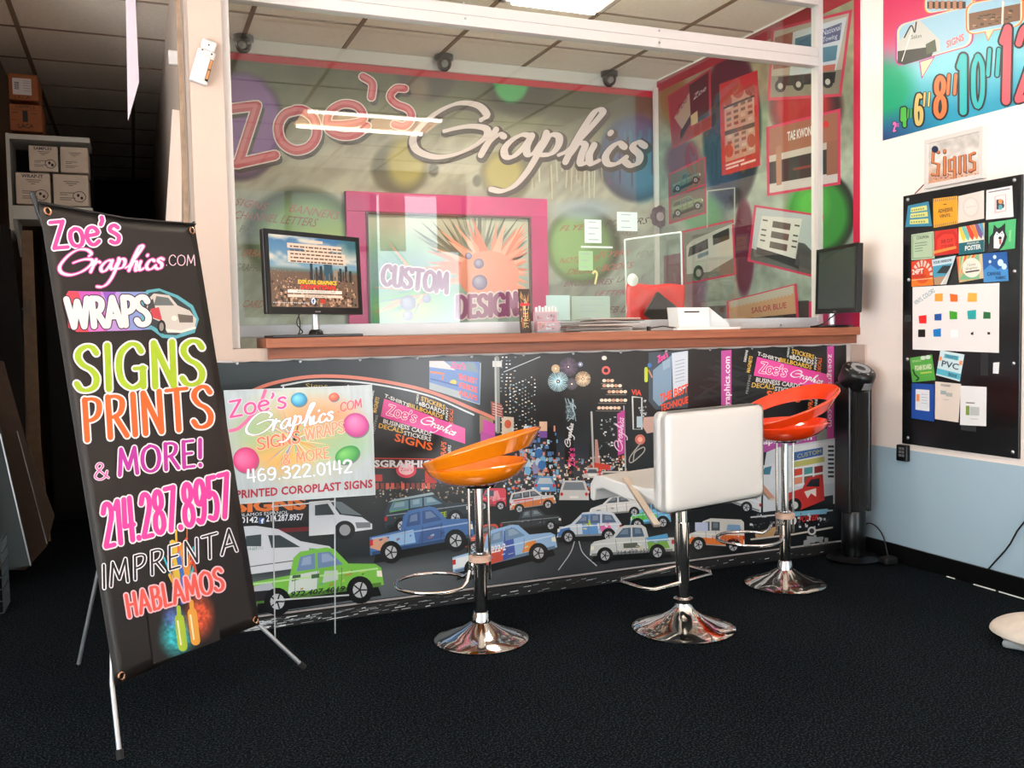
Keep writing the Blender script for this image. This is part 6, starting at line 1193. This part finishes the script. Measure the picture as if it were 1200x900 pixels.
def scr(A, W, H):
    def bg(u, v):
        C = mixc((58, 110, 150), (150, 176, 176), np.clip(v * 1.6, 0, 1)[..., None]); n_ = noise2(u * 60, v * 60, 14, 9, 21, 4)[..., None]; C = mixc(C, (214, 200, 180), np.clip(n_ * 3 + .25, 0, 1) * np.clip((.5 - v) * 6, 0, 1)[..., None])
        C = mixc(C, (40, 96, 104), (np.clip((u - .72) * 5, 0, 1) * np.clip((.3 - v) * 5, 0, 1))[..., None]); t = np.clip((v - .46) * 30, 0, 1)[..., None]; C = mixc(C, (112, 84, 66), t); t2 = np.clip(1 - abs(v - .47) * 22, 0, 1)[..., None]; return mixc(C, (84, 104, 96), t2 * .8)
    A.quadgrid([(0, H), (W, H), (W, 0), (0, 0)], 70, 44, bg); random.seed(4)
    for k in range(420):
        x = random.uniform(0, W * .96); y = H * .52 * (1 - random.random() ** .8); s = .002 + (H * .54 - y) * .07; A.rect(x, y, x + s, y + s * random.uniform(.5, 1.3), random.choice([(176, 130, 100), (70, 52, 44), (206, 160, 126), (46, 40, 38), (130, 92, 70)]), 1 + (k % 9) * .2)
    for x, w_, h_, c in ((.44, .03, .64, (30, 46, 54)), (.5, .025, .58, (40, 56, 62)), (.55, .03, .6, (26, 40, 46)), (.6, .1, .63, (46, 82, 96)), (.71, .05, .55, (150, 130, 110)), (.78, .03, .58, (40, 44, 46)), (.85, .03, .62, (36, 40, 44)), (.9, .03, .55, (30, 34, 36))): A.rect(W * x, H * .38, W * (x + w_), H * h_, c, 4)
    for k in range(22): x = random.uniform(.4, .95); A.rect(W * x, H * .4, W * (x + .012), H * random.uniform(.45, .55), random.choice([(60, 56, 52), (120, 104, 90), (36, 38, 40)]), 4.4 + (k % 5) * .1)
    cr = (232, 196, 168); A.rect(W * .2, H * .83, W * .82, H * .9, cr, 5); A.rect(W * .2, H * .63, W * .86, H * .79, cr, 5); A.rect(W * .38, H * .76, W * .68, H * .83, cr, 5.2); A.rect(W * .45, H * .92, W * .6, H * .96, cr, 5)
    for k in range(5):
        y = H * (.855 - k * .052); x = W * .23
        while x < W * .8: l = random.uniform(.02, .06) * W; A.rect(x, y - .003, x + l, y + .003, (90, 64, 50), 6); x += l + .006
    A.txt('EXPLORE GRAPHICS', (W * .3, H * .335), (W * .74, H * .335), (W * .3, H * .39), (240, 190, 50), 6, bold=.05); A.txt('DOWNTOWN', (W * .33, H * .26), (W * .72, H * .26), (W * .33, H * .325), (230, 50, 40), 6, bold=.06)
    A.rect(W * .18, H * .2, W * .8, H * .245, (246, 226, 206), 7); A.rect(W * .18, H * .14, W * .8, H * .18, (240, 206, 180), 7); A.txt('WWW.ZOESGRAPHICS.COM', (W * .28, H * .21), (W * .72, H * .21), (W * .28, H * .235), (60, 40, 36), 8); A.txt('ZOESGRAPHICS', (W * .36, H * .148), (W * .62, H * .148), (W * .36, H * .172), (60, 40, 36), 8)
    A.ell(W * .46, H * .09, .012, .014, (230, 240, 250), 8); A.txt('f', (W * .45, H * .06), (W * .468, H * .06), (W * .45, H * .115), (40, 80, 150), 9, bold=.06); A.poly([(W * .53, H * .06), (W * .6, H * .06), (W * .59, H * .12), (W * .54, H * .12)], (200, 60, 40), 8)
    for k in range(18): A.rect(W * (.02 + k * .022), H * .055, W * (.032 + k * .022), H * .065, (220, 220, 220), 8)
    return print_mat('screen_on', .12, emit=.72)
mL, MxL = monitor('monitor', 'black flat monitor showing a city skyline at the left end of the bar', (.745, 4.075, 1.522), .56, -.03, .545, .352, .028, scr, 1.246, None)
c0 = Vector((.80, 4.12, 1.2465))
MB().box((-.2, -.075, 0), (.2, .075, .012), .004).xf(Matrix.Translation((.73, 4.07, 1.2465)) @ Matrix.Rotation(.1, 4, 'Z')).build('stand_base', M_black, mL)
MB().tube([(.745, 4.10, 1.258), (.745, 4.115, 1.42)], .016, 14).build('stand_neck', M_alu, mL, smooth=True)
MB().lathe([(0, 0), (.034, 0), (.03, .014), (.02, .022), (0, .022)], (.745, 4.10, 1.258), 20).build('neck_collar', M_black, mL, smooth=True)
for s in (0, 1): MB().tube(smooth([(.672 + .012 * s, 4.12, 1.36), (.68 - .014 * s, 4.12, 1.31), (.676 + .014 * s, 4.12, 1.27), (.672, 4.13, 1.262)]), .0025, 6).build('cable', M_black, mL)
def scr2(A, W, H):
    A.quadgrid([(0, H), (W, H), (W, 0), (0, 0)], 24, 24, lambda u, v: mixc((48, 56, 54), (62, 70, 68), v[..., None])); return print_mat('screen_off', .18)
mR, MxR = monitor('monitor', 'small dark blank monitor at the right end of the bar facing the customer side', (3.545, 4.0, 1.503), -1.80, -.02, .44, .362, .03, scr2, 1.246, None, bz=.018)
MB().lathe([(0, 0), (.1, 0), (.104, .005), (.1, .01), (.03, .016), (0, .016)], (3.56, 4.07, 1.2465), 36).build('stand_base', M_black, mR, smooth=True)
MB().tube([(3.575, 4.07, 1.26), (3.575, 4.07, 1.34)], .018, 14).build('stand_neck', M_alu, mR, smooth=True)
MB().tube(smooth([(3.56, 4.02, 1.32), (3.5, 3.99, 1.30), (3.45, 4.01, 1.262), (3.44, 4.08, 1.252)]), .004, 8).build('cable', M_black, mR)

# ------------------------------------------------------------------ small things on the bar
ZB_ = 1.2462
def upright(name, label, cat, x0, x1, y, z1, colr, draw=None, lean=.02, grp=None):
    t = thing(name, label, cat, ((x0 + x1) / 2, y, ZB_), grp); MB().prism([(x0, y, ZB_), (x1, y, ZB_), (x1, y + lean, z1), (x0, y + lean, z1)], (0, .003, 0)).build('sheet', mat('c_%d_%d_%d' % colr, colr, .4), t)
    if draw: A = Art((x0, y, ZB_), (1, 0, 0), (0, lean, z1 - ZB_), pxmap=False, step=.0001); draw(A, x1 - x0, z1 - ZB_); A.build('printed_artwork', print_mat('card_ink', .35), t)
    return t
def g1(A, W, H):
    A.rect(.002, .002, W - .002, H - .002, (60, 40, 30), 1)
    for k in range(24): A.poly([(random.uniform(.004, W - .004), random.uniform(.004, H - .004)) for _ in range(3)], random.choice([(206, 150, 80), (190, 60, 50), (226, 206, 160), (30, 30, 30), (176, 130, 70)]), 2 + k * .1)
    A.rect(.004, H * .62, W - .004, H * .68, (206, 40, 44), 6); A.txt('STREET', (W * .75, H * .12), (W * .75, H * .58), (W * .3, H * .12), (226, 196, 120), 7); A.txt('RIDE', (W * .7, H * .7), (W * .7, H * .94), (W * .3, H * .7), (30, 26, 24), 7)
upright('rack_card', 'tall narrow brown and red rack card standing on the bar', 'card', 1.742, 1.802, 4.15, 1.462, (60, 40, 30), g1)
bc = thing('card_holder', 'pink business cards standing in a small clear holder on the bar', 'card holder', (1.87, 4.12, ZB_))
MB().box((1.81, 4.10, ZB_), (1.94, 4.17, ZB_ + .006)).box((1.81, 4.10, ZB_), (1.94, 4.104, ZB_ + .05)).box((1.81, 4.13, ZB_), (1.94, 4.134, ZB_ + .1)).build('holder', glass_mat('acrylic', (240, 246, 248), refl=1.5, haze=.06), bc)
for k, (y, z) in enumerate(((4.108, 1.30), (4.138, 1.35))):
    o = MB().box((1.814, y, ZB_ + .008), (1.936, y + .016, z), .001).build('card_stack', mat('pinkcards', (226, 160, 166), .5), bc); A = Art((1.814, y, ZB_ + .008), (1, 0, 0), (0, 0, 1), pxmap=False, step=.0001)
    hh = z - ZB_ - .008; 
    for q in range(14): A.ell(random.uniform(.012, .11), random.uniform(.012, hh - .012), random.uniform(.004, .012), random.uniform(.004, .01), random.choice([(236, 100, 60), (200, 60, 100), (240, 226, 230), (120, 60, 80)]), 1 + q * .1, n=8)
    A.build('card_print', print_mat('card_ink', .35), o)
for k in range(7): MB().box((1.82 + k * .017, 4.14, 1.35), (1.83 + k * .017, 4.15, 1.372 + (k % 2) * .006)).build('card_tab', M_paper, bc)
pst = None
for k in range(7):
    z = ZB_ + k * .0105; x = 2.0 + random.uniform(-.05, .08); a = random.uniform(-.12, .12); wdt = random.uniform(.26, .4)
    Mx = Matrix.Translation((x + .17, 4.14, z)) @ Matrix.Rotation(a, 4, 'Z'); m_ = MB(); n_ = 8
    v = []; 
    for i in range(n_ + 1):
        u = i / n_; zz = .0025 * math.sin(u * PI) * (k % 3); v += [(-wdt / 2 + wdt * u, -.09, zz), (-wdt / 2 + wdt * u, .1, zz), (-wdt / 2 + wdt * u, .1, zz + .0045), (-wdt / 2 + wdt * u, -.09, zz + .0045)]
    f = [(i * 4 + j, i * 4 + (j + 1) % 4, i * 4 + 4 + (j + 1) % 4, i * 4 + 4 + j) for i in range(n_) for j in range(4)] + [(0, 1, 2, 3), (n_ * 4 + 3, n_ * 4 + 2, n_ * 4 + 1, n_ * 4)]
    o = m_.add(v, f).xf(Mx).build('magazine', mat(('mag_a', 'mag_b', 'mag_c')[k % 3], ((206, 190, 176), (150, 140, 130), (120, 90, 76))[k % 3], .5), None); 
    o.data.transform(Matrix.Translation((-x - .17, -4.14, -z))); o.location = (x + .17, 4.14, z); tag(o, 'thin magazine in the loose pile on the bar, ' + ('lowest of the pile', 'second from the bottom', 'third from the bottom', 'the middle one', 'third from the top', 'second from the top', 'topmost')[k], 'magazine', 'magazine pile on the bar')
sv = thing('wire_tray', 'thin dark metal clipboards lying on the bar between magazines and red bag', 'tray', (2.5, 4.1, ZB_))
MB().box((2.39, 4.04, ZB_), (2.55, 4.2, ZB_ + .018), .003).build('tray', mat('tray_w', (176, 172, 166), .5), sv); MB().tube([(2.4, 4.035, ZB_ + .014), (2.47, 4.03, ZB_ + .022), (2.55, 4.035, ZB_ + .012)], .003, 6).build('wire', M_black, sv); MB().box((2.385, 4.03, ZB_), (2.4, 4.045, ZB_ + .022)).build('clip', M_black, sv)
# behind / in the window
YR = 4.40
def wq(u, v, y=YR): p = at(1, y, u, v); return p[0], p[2]
rb = thing('red_bag', 'bright red glossy plastic bag propped behind the plexiglass', 'bag', (2.6, YR, 1.2)); x0, z1_ = wq(735, 333); x1_, z0_ = wq(803, 375)
v = []; f = []; nx, nz = 22, 14
for j in range(nz + 1):
    for i in range(nx + 1):
        u, w_ = i / nx, j / nz; v.append((x0 + (x1_ - x0) * u, YR + .008 * math.sin(u * 9 + w_ * 4) * math.sin(w_ * 7) + random.uniform(-.002, .002), 1.2 + (z1_ - 1.2) * w_ + .003 * math.sin(u * 11) * w_))
for j in range(nz):
    for i in range(nx): a = j * (nx + 1) + i; f.append((a, a + 1, a + nx + 2, a + nx + 1))
o = MB().add(v, f).build('bag_film', mat('red_film', (232, 20, 14), .25, coat=.5), rb, smooth=True); sd = o.modifiers.new('s', 'SOLIDIFY'); sd.thickness = .012
bk_ = thing('black_pouch', 'square black pouch leaning diagonally in front of the red bag', 'pouch', (2.6, YR - .05, 1.25)); c_ = wq(775, 364, YR - .05)
MB().box((-.075, -.01, -.075), (.075, .01, .075), .006).xf(Matrix.Translation((c_[0], YR - .04, c_[1] + .0)) @ Matrix.Rotation(.62, 4, 'Y')).build('pouch', mat('pouch', (9, 9, 10), .8), bk_)
sh_ = thing('office_shelf', 'narrow white shelf behind the plexiglass holding the red bag', 'shelf', (2.2, YR, 1.19)); MB().box((.5, YG + .035, 1.175), (3.69, YR + .16, 1.2), .002).build('shelf_board', M_trim, sh_)
pt = thing('receipt_printer', 'white angular card reader on the bar right of the red bag', 'printer', (2.85, 4.14, ZB_))
x0, _ = wq(791, 380, 4.1); x1_, _ = wq(830, 380, 4.1)
MB().prism([(x0, 4.06, ZB_ + .012), (x1_ - .02, 4.06, ZB_ + .012), (x1_ - .02, 4.06, ZB_ + .115), (x0 - .01, 4.06, ZB_ + .115)], (0, .1, .004)).build('body', mat('reader_white', (232, 230, 226), .35), pt)
MB().prism([(x1_ - .018, 4.07, ZB_ + .012), (x1_ + .11, 4.07, ZB_ + .012), (x1_ + .11, 4.07, ZB_ + .03), (x1_ - .018, 4.07, ZB_ + .118)], (0, .09, .0)).build('sloped_flap', mat('reader_grey', (214, 218, 220), .35), pt)
MB().box((x0 + .03, 4.057, ZB_ + .09), (x0 + .12, 4.06, ZB_ + .097)).build('slot', M_black, pt)
MB().box((x0 - .05, 4.0, ZB_), (x1_ + .13, 4.2, ZB_ + .012), .002).build('base_plate', M_paper, pt)
# inner sliding panel with white edges and the round speaking disc
ip_ = thing('inner_panel', 'small leaning clear acrylic panel with pale edges behind the screen', 'panel', (2.6, 4.44, 1.2)); YI = 4.47
q4 = [wq(732, 281, YI), wq(798, 272, YI), wq(800, 372, YI), wq(735, 378, YI)]; q4 = [Vector((x, YI, z)) for x, z in q4]
MB().prism(q4, (0, .005, 0)).build('pane', M_glass, ip_)
for a, b_ in zip(q4, q4[1:] + q4[:1]): MB().tube([a, b_], .005, 6).build('edge_strip', mat('edge_white', (226, 236, 234), .4), ip_)
dc = thing('suction_disc', 'round translucent white disc hook over the red bag corner', 'hook', (2.46, YR - .04, 1.5)); x, z = wq(741, 328, YR - .04)
MB().lathe([(0, 0), (.032, .0), (.034, .004), (.02, .012), (.008, .018), (0, .018)], (0, 0, 0), 24, Matrix.Rotation(PI / 2, 4, 'X')).xf(Matrix.Translation((x, YR - .04, z))).build('disc', mat('disc_white', (232, 226, 222), .3), dc, smooth=True)
def taped(u0, v0, u1, v1, y, label, colr=(236, 238, 238), lines=True, cat='paper', grp=None, name='taped_sheet'):
    x0, za = wq(u0, v0, y); x1_, zb_ = wq(u1, v1, y); t = thing(name, label, cat, ((x0 + x1_) / 2, y, zb_), grp); MB().box((x0, y, zb_), (x1_, y + .002, za)).build('sheet', mat('c_%d_%d_%d' % colr, colr, .5), t)
    if lines:
        A = Art((x0, y, zb_), (1, 0, 0), (0, 0, 1), pxmap=False); n_ = max(2, int((za - zb_) / .03))
        for k in range(n_): A.rect((x1_ - x0) * .2, (za - zb_) * (k + .5) / n_, (x1_ - x0) * random.uniform(.6, .85), (za - zb_) * (k + .5) / n_ + .004, (170, 176, 184), 1)
        A.build('print', print_mat('card_ink', .35), t)
YP = YG + .012
taped(685, 257, 705, 285, YP, 'white sheet taped inside the plexiglass above the small calendar'); taped(723, 248, 747, 271, YP, 'squarish white note taped inside the plexiglass near the corner post')
taped(681, 288, 718, 291, YP, 'narrow white strip taped under the white sheet', lines=False, name='paper_strip'); taped(678, 294, 695, 317, YP, 'small calendar sheet of green and white boxes taped to the plexiglass', (170, 206, 150), name='calendar_sheet'); taped(640, 346, 668, 375, YP + .02, 'pale blue-green blank sheet standing behind the card holder', (206, 226, 226), lines=False, name='blank_sheet'); taped(670, 347, 715, 376, YP + .03, 'faint mint printed sheet standing beside the blank sheet', (176, 190, 178))
hk = thing('yellow_hook', 'little pale yellow hook hanging below the taped papers', 'hook', (2.2, YP, 1.4)); x, z = wq(697, 318, YP); x2, z2 = wq(697, 333, YP); MB().tube(smooth([(x - .012, YP, z - .012), (x, YP, z), (x + .012, YP, z - .015), (x, YP, z2)]), .006, 8).build('hook', mat('hook_y', (232, 216, 140), .5), hk)
kn = thing('dark_flower_knob', 'dark rosette-shaped clip on the corner strip of the office', 'clip', (3.6, 6.0, 2)); x, z = wq(773, 254, 5.98)
for k in range(8): a = k * PI / 4; MB().lathe([(0, -.014), (.03, -.006), (.034, .006), (0, .014)], (0, 0, 0), 12, Matrix.Rotation(PI / 2, 4, 'X')).xf(Matrix.Translation((x + .05 * math.cos(a), 5.98, z + .05 * math.sin(a)))).build('petal', mat('petal', (60, 34, 50), .4), kn)
MB().lathe([(0, -.02), (.03, -.014), (.034, 0), (0, .01)], (0, 0, 0), 14, Matrix.Rotation(PI / 2, 4, 'X')).xf(Matrix.Translation((x, 5.97, z))).build('centre', mat('rose_c', (150, 130, 136), .4), kn)
struct('trim_corner_office', MB().box((XR - .05, YB - .05, 1.0), (XR - .013, YB - .0305, 3.05)), M_trim)
lo_ = thing('white_carton', 'white rolled banner tube lying behind the plexiglass near the monitor', 'tube', (1.45, YR, 1.2)); MB().tube([(1.1, YR + .03, 1.24), (1.72, YR + .03, 1.24)], .042, 18).build('tube', M_paper, lo_, smooth=True)

# ------------------------------------------------------------------ security domes and the sensor on the post
for k, (x, y) in enumerate(((.70, 6.02), (2.00, 6.0), (3.25, 6.0))):
    lab = ('black dome camera on the ceiling above the purple ball of the mural', 'black dome camera on the ceiling in the middle of the office', 'black dome camera on the ceiling by the office corner')[k]
    t = thing('dome_camera', lab, 'security camera', (x, y, ZC), 'dome cameras')
    MB().lathe([(0, .0), (.062, 0), (.062, -.03), (.05, -.04), (0, -.04)], (x, y, ZC - .006), 28).build('base', M_black, t, smooth=True)
    MB().lathe([(.0, -.105), (.02, -.102), (.04, -.085), (.05, -.06), (.05, -.038)], (x, y, ZC - .006), 28).build('eyeball', mat('dome', (14, 14, 15), .12), t, smooth=True)
    MB().lathe([(0, .004), (.02, .004), (.024, 0), (.026, -.004)], (0, 0, 0), 18, Matrix.Rotation(PI / 2 + .5, 4, 'X')).xf(Matrix.Translation((x - .012, y - .046, ZC - .075))).build('lens_ring', mat('lensring', (110, 108, 106), .3), t, smooth=True)
ms_ = thing('motion_sensor', 'opened white motion sensor showing two batteries on the post', 'sensor', (.32, YC, 2.38)); Mx = Matrix.Translation((.303, YC - .002, 2.355)) @ Matrix.Rotation(.3, 4, 'Y')
MB().box((-.036, -.034, -.07), (.036, 0, .07), .008).xf(Mx).build('housing', M_trim, ms_); MB().box((-.03, -.04, -.055), (.022, -.033, .045), .004).xf(Mx).build('cover', mat('sensor_cover', (224, 208, 196), .4), ms_)
MB().box((.022, -.04, -.055), (.034, -.03, .035), .001).xf(Mx).build('battery_bay', M_black, ms_)
for z in (-.03, .012): MB().tube([(.028, -.042, z - .018), (.028, -.042, z + .018)], .0055, 10).xf(Mx).build('battery', mat('copper_cell', (206, 140, 90), .3, .6), ms_, smooth=True)
MB().box((-.03, -.028, .07), (.03, 0, .115), .01).xf(Matrix.Translation((.0, 0, 0)) @ Mx).build('mount_plate', M_trim, ms_)
for x, z in ((-.018, .062), (.02, .058), (.0, .09)): MB().box((x - .003, -.036, z - .003), (x + .003, -.034, z + .003)).xf(Mx).build('screw', M_black, ms_)

# ------------------------------------------------------------------ the corridor at the left
hs = thing('hanging_panel', 'thin white panel hanging from the ceiling over the corridor', 'sign', (.03, 4.5, ZC)); qq = [at(1, 4.5, *p) for p in ((146, -70), (150, 142), (163, 96), (156, -70))]
MB().prism([Vector((p[0], p[1], min(p[2], ZC - .01))) for p in qq], (0, .006, 0)).build('sheet', mat('panel_white', (206, 192, 200), .6), hs); MB().tube([(.03, 4.503, ZC - .012), (.03, 4.503, ZC)], .003, 6).build('hook', M_steel, hs)
YS2 = 6.55
def box_at(name, label, cat, u0, v0, u1, v1, y, dpt, m, grp=None, draw=None):
    a = at(1, y, u0, v0); b_ = at(1, y, u1, v1); x0, x1_, z0_, z1_ = a[0], b_[0], b_[2], a[2]
    t = thing(name, label, cat, ((x0 + x1_) / 2, y, z0_), grp); MB().box((x0, y, z0_), (x1_, y + dpt, z1_), .006).build('carton', m, t)
    MB().box((x0 + .01, y + dpt * .45, z1_ - .0005), (x1_ - .01, y + dpt * .55, z1_ + .001)).build('tape', mat('tape', (190, 160, 120), .3), t)
    A = Art((x0, y, z0_), (1, 0, 0), (0, 0, 1), pxmap=False, step=.0002); draw(A, x1_ - x0, z1_ - z0_); A.build('box_print', print_mat('carton_ink', .6), t); return t, (x0, x1_, z0_, z1_)
ink = (44, 30, 26)
def k1(A, W, H): A.rect(W * .14, H * .2, W * .78, H * .82, (214, 206, 206), 1); [A.rect(W * .2, H * y, W * .36, H * (y + .03), ink, 2) for y in (.4, .46, .52, .58, .64)]; [A.rect(W * .5, H * y, W * .74, H * (y + .02), (150, 140, 140), 2) for y in (.34, .44, .54, .64, .72)]; A.txt('LACA', (W * .2, H * .04), (W * .72, H * .05), (W * .2, H * .16), ink, 2)
def k2(A, W, H): A.txt('SAMPLE', (W * .2, H * .86), (W * .8, H * .84), (W * .2, H * .97), ink, 2); A.txt('1', (W * .44, H * .36), (W * .52, H * .36), (W * .44, H * .76), (20, 20, 24), 2, bold=.05); A.txt('LACA', (W * .26, H * .1), (W * .72, H * .12), (W * .26, H * .26), ink, 2, bold=.02); A.txt('LACA', (W * .04, H * .36), (W * .26, H * .36), (W * .04, H * .44), ink, 2); A.rect(W * .06, H * .78, W * .9, H * .79, ink, 1); [A.rect(W * x, H * .66, W * (x + .2), H * .68, ink, 1) for x in (.08, .64)]
def k3(hand, loop=True):
    def d(A, W, H):
        for y, a, b_ in ((.76, .3, .74), (.7, .36, .68), (.64, .44, .56), (.4, .18, .6), (.34, .18, .4), (.24, .18, .62), (.18, .18, .5)): A.rect(W * a, H * y, W * b_, H * (y + .022), (110, 92, 84), 1)
        if loop: A.line([(W * .55, H * .3), (W * .6, H * .42), (W * .8, H * .46), (W * .92, H * .3), (W * .8, H * .14), (W * .62, H * .16)], .004, ink, 2, sm=True, closed=True); A.ell(W * .7, H * .34, .008, .01, ink, 2); A.ell(W * .8, H * .26, .008, .01, ink, 2)
        if hand: A.txt(hand, (W * .18, H * .84), (W * .8, H * .84), (W * .18, H * .95), ink, 2, bold=.02)
    return d
box_at('cardboard_box', 'brown cardboard box with a white label, topmost on the wall shelf', 'box', 9, 85, 45, 118.5, YS2, .3, M_card, None, k1)
box_at('cardboard_box', 'brown cardboard box marked with a large 1, under the labelled box', 'box', 10.5, 121, 50, 154.5, YS2, .3, M_card, None, k2)
box_at('white_box', 'small white carton at the upper left inside the wall shelf', 'box', 33, 170, 68.5, 201.5, YS2 + .02, .3, M_cardw, 'white cartons in the wall shelf', k3('SAMPLES'))
box_at('white_box', 'white carton at the upper right inside the wall shelf', 'box', 70, 171.5, 104, 203, YS2 + .02, .3, M_cardw, 'white cartons in the wall shelf', k3('', False))
box_at('white_box', 'wide white carton at the lower left inside the wall shelf', 'box', 17.5, 201.5, 60, 240, YS2 + .02, .3, M_cardw, 'white cartons in the wall shelf', k3('WRAP-IT'))
box_at('white_box', 'white carton with a drawn loop at the lower right inside the wall shelf', 'box', 61.5, 203.5, 104.5, 242, YS2 + .02, .3, M_cardw, 'white cartons in the wall shelf', k3(''))
sf = thing('metal_shelf', 'white metal wall shelf loaded with cartons in the left corridor', 'shelf', (-.45, YS2, 2.0))
a = at(1, YS2, 10.5, 156); b_ = at(1, YS2, 104.5, 242.6); xa2, xb2 = a[0], b_[0] + .02; zt = a[2]; zb = b_[2] - .0
MB().box((xa2, YS2 - .01, zt - .035), (xb2, YS2 + .33, zt - .003), .003).build('top_board', mat('shelf_white', (206, 206, 200), .4), sf)
MB().box((xa2, YS2 - .01, zb - .09), (xb2, YS2 + .36, zb - .004), .003).build('bottom_board', mat('shelf_white'), sf)
MB().box((xa2 - .02, YS2 - .01, zb - .16), (xa2 + .0, YS2 + .36, zt)).build('side_upright', mat('shelf_white'), sf)
MB().box((xa2, YS2 + .34, zb - .004), (xb2, YS2 + .36, zt - .04)).build('back_panel', M_dark, sf)
MB().prism([(xa2 + .0, YS2 + .02, zb - .09), (xa2 + .0, YS2 + .3, zb - .09), (xa2, YS2 + .3, zb - .3)], (.02, 0, 0)).build('bracket', mat('shelf_white'), sf)
MB().box((-.75, YS2 + .05, zb - .2), (xa2 - .018, YS2 + .3, zb - .14)).build('wall_bracket', mat('shelf_white'), sf)
# black doorway area, tall strip and leaning sheets
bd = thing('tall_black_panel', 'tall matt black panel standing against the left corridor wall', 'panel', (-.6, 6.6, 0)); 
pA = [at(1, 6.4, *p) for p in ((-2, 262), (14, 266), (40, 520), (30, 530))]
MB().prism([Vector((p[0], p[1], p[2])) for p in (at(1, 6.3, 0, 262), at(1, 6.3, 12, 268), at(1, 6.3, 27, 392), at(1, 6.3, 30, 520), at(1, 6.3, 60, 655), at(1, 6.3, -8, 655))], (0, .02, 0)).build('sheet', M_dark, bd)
wp_ = thing('wood_strip', 'narrow tan upright strip beside the tall black panel with a metal catch', 'strip', (-.5, 6.4, 0)); c_ = [at(1, 6.4, *p) for p in ((25, 270), (38, 270), (48, 522))] + [(at(1, 6.4, 48, 522)[0] + .03, 6.4, 0.), (at(1, 6.4, 31, 522)[0] + .03, 6.4, 0.), at(1, 6.4, 31, 522)]
MB().prism([Vector(p) for p in c_], (0, .03, 0)).build('strip', mat('strip_tan', (120, 96, 74), .7, noise=.15), wp_)
for u in (29, 36): p = at(1, 6.39, u, 362); MB().box((p[0] - .006, 6.38, p[2] - .06), (p[0] + .004, 6.4, p[2] + .06)).build('catch', mat('catch', (96, 90, 82), .5), wp_)
p = at(1, 6.39, 32, 362); MB().box((p[0] - .03, 6.375, p[2] - .005), (p[0] + .03, 6.385, p[2] + .005)).build('catch_bar', mat('catch'), wp_)
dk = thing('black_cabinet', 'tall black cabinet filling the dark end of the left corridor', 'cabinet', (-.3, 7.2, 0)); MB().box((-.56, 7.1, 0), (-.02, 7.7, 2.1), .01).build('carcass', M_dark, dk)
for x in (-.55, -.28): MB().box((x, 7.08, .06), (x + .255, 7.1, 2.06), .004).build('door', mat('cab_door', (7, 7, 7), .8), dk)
for x in (-.31, -.27): MB().box((x, 7.05, .95), (x + .012, 7.08, 1.2), .003).build('handle', M_steel, dk)
cs = thing('cardboard_sheet', 'large brown cardboard sheet leaning at the left edge over the wire crate', 'cardboard', (-.55, 5.6, 0)); pq = [at(1, 5.5, *p) for p in ((-14, 420), (4, 424), (30, 515), (64, 604), (55, 640), (30, 668), (-14, 668))]
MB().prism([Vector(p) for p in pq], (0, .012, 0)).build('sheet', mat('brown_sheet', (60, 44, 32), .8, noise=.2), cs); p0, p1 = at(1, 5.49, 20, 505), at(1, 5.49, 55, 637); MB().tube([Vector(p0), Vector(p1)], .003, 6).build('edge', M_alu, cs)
gs = thing('foam_sheet', 'thin grey-green foam sheet with a bright edge at the far left', 'foam board', (-.6, 5.2, 0)); pq = [at(1, 5.2, *p) for p in ((-20, 470), (0, 500), (36, 662), (10, 668), (-20, 640))]
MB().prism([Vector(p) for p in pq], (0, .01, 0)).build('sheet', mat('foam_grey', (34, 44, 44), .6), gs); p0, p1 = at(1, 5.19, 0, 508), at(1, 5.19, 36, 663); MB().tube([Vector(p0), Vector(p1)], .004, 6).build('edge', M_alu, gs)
cr_ = thing('wire_crate', 'dark wire crate on the floor at the far left', 'crate', (-.66, 5.0, 0))
m_w = mat('crate_wire', (70, 76, 78), .4, .6); X0, X1, Y0, Y1, Z1 = -.86, -.60, 4.78, 5.3, .34
X0 = -.86
for k in range(7): y = Y0 + (Y1 - Y0 - .32) * k / 6 * 1.0; MB().tube([(X1, Y0 + .0 + k * .035, 0.004), (X1, Y0 + k * .035, Z1)], .003, 6).build('wire', m_w, cr_)
for k in range(7): MB().tube([(X1, Y0, .004 + k * .055), (X1, Y0 + .21, .004 + k * .055)], .003, 6).build('wire', m_w, cr_)
for k in range(6): MB().tube([(X1 - k * .05, Y0, .004), (X1 - k * .05, Y0, Z1)], .003, 6).build('wire', m_w, cr_)
for k in range(7): MB().tube([(X1, Y0, .004 + k * .055), (X1 - .25, Y0, .004 + k * .055)], .003, 6).build('wire', m_w, cr_)
# things leaning behind the post
wsht = thing('leaning_white_sheet', 'white foam sheet leaning against the office side wall behind the post', 'foam board', (.2, 4.8, 0)); pq = [at(1, 4.75, *p) for p in ((202, 128), (213, 130), (219, 262), (194, 262))]; b0, b1 = at(1, 4.75, 194, 262), at(1, 4.75, 219, 262)
MB().prism([Vector(pq[0]), Vector(pq[1]), Vector((.232, 4.75, 1.7)), Vector((.232, 4.75, 0)), Vector((.10, 4.75, 0)), Vector((b0[0], 4.75, b0[2]))], (0, .01, 0)).build('sheet', mat('foam_white', (226, 206, 190), .6), wsht)
wst = thing('wood_batten', 'tall brown wooden batten standing behind the white post', 'batten', (.235, 4.35, 0)); MB().box((.226, 4.34, 0), (.246, 4.37, 3.0), .002).build('batten', mat('batten', (160, 132, 108), .7, noise=.2), wst)
wb = thing('door_contact', 'small white sensor box high on the office side wall', 'sensor', (.24, 4.6, 2.5)); a, b_ = at(1, 4.6, 197, 59), at(1, 4.6, 205, 76); MB().box((a[0], 4.59, b_[2]), (.2535, 4.63, a[2]), .004).build('housing', M_trim, wb)
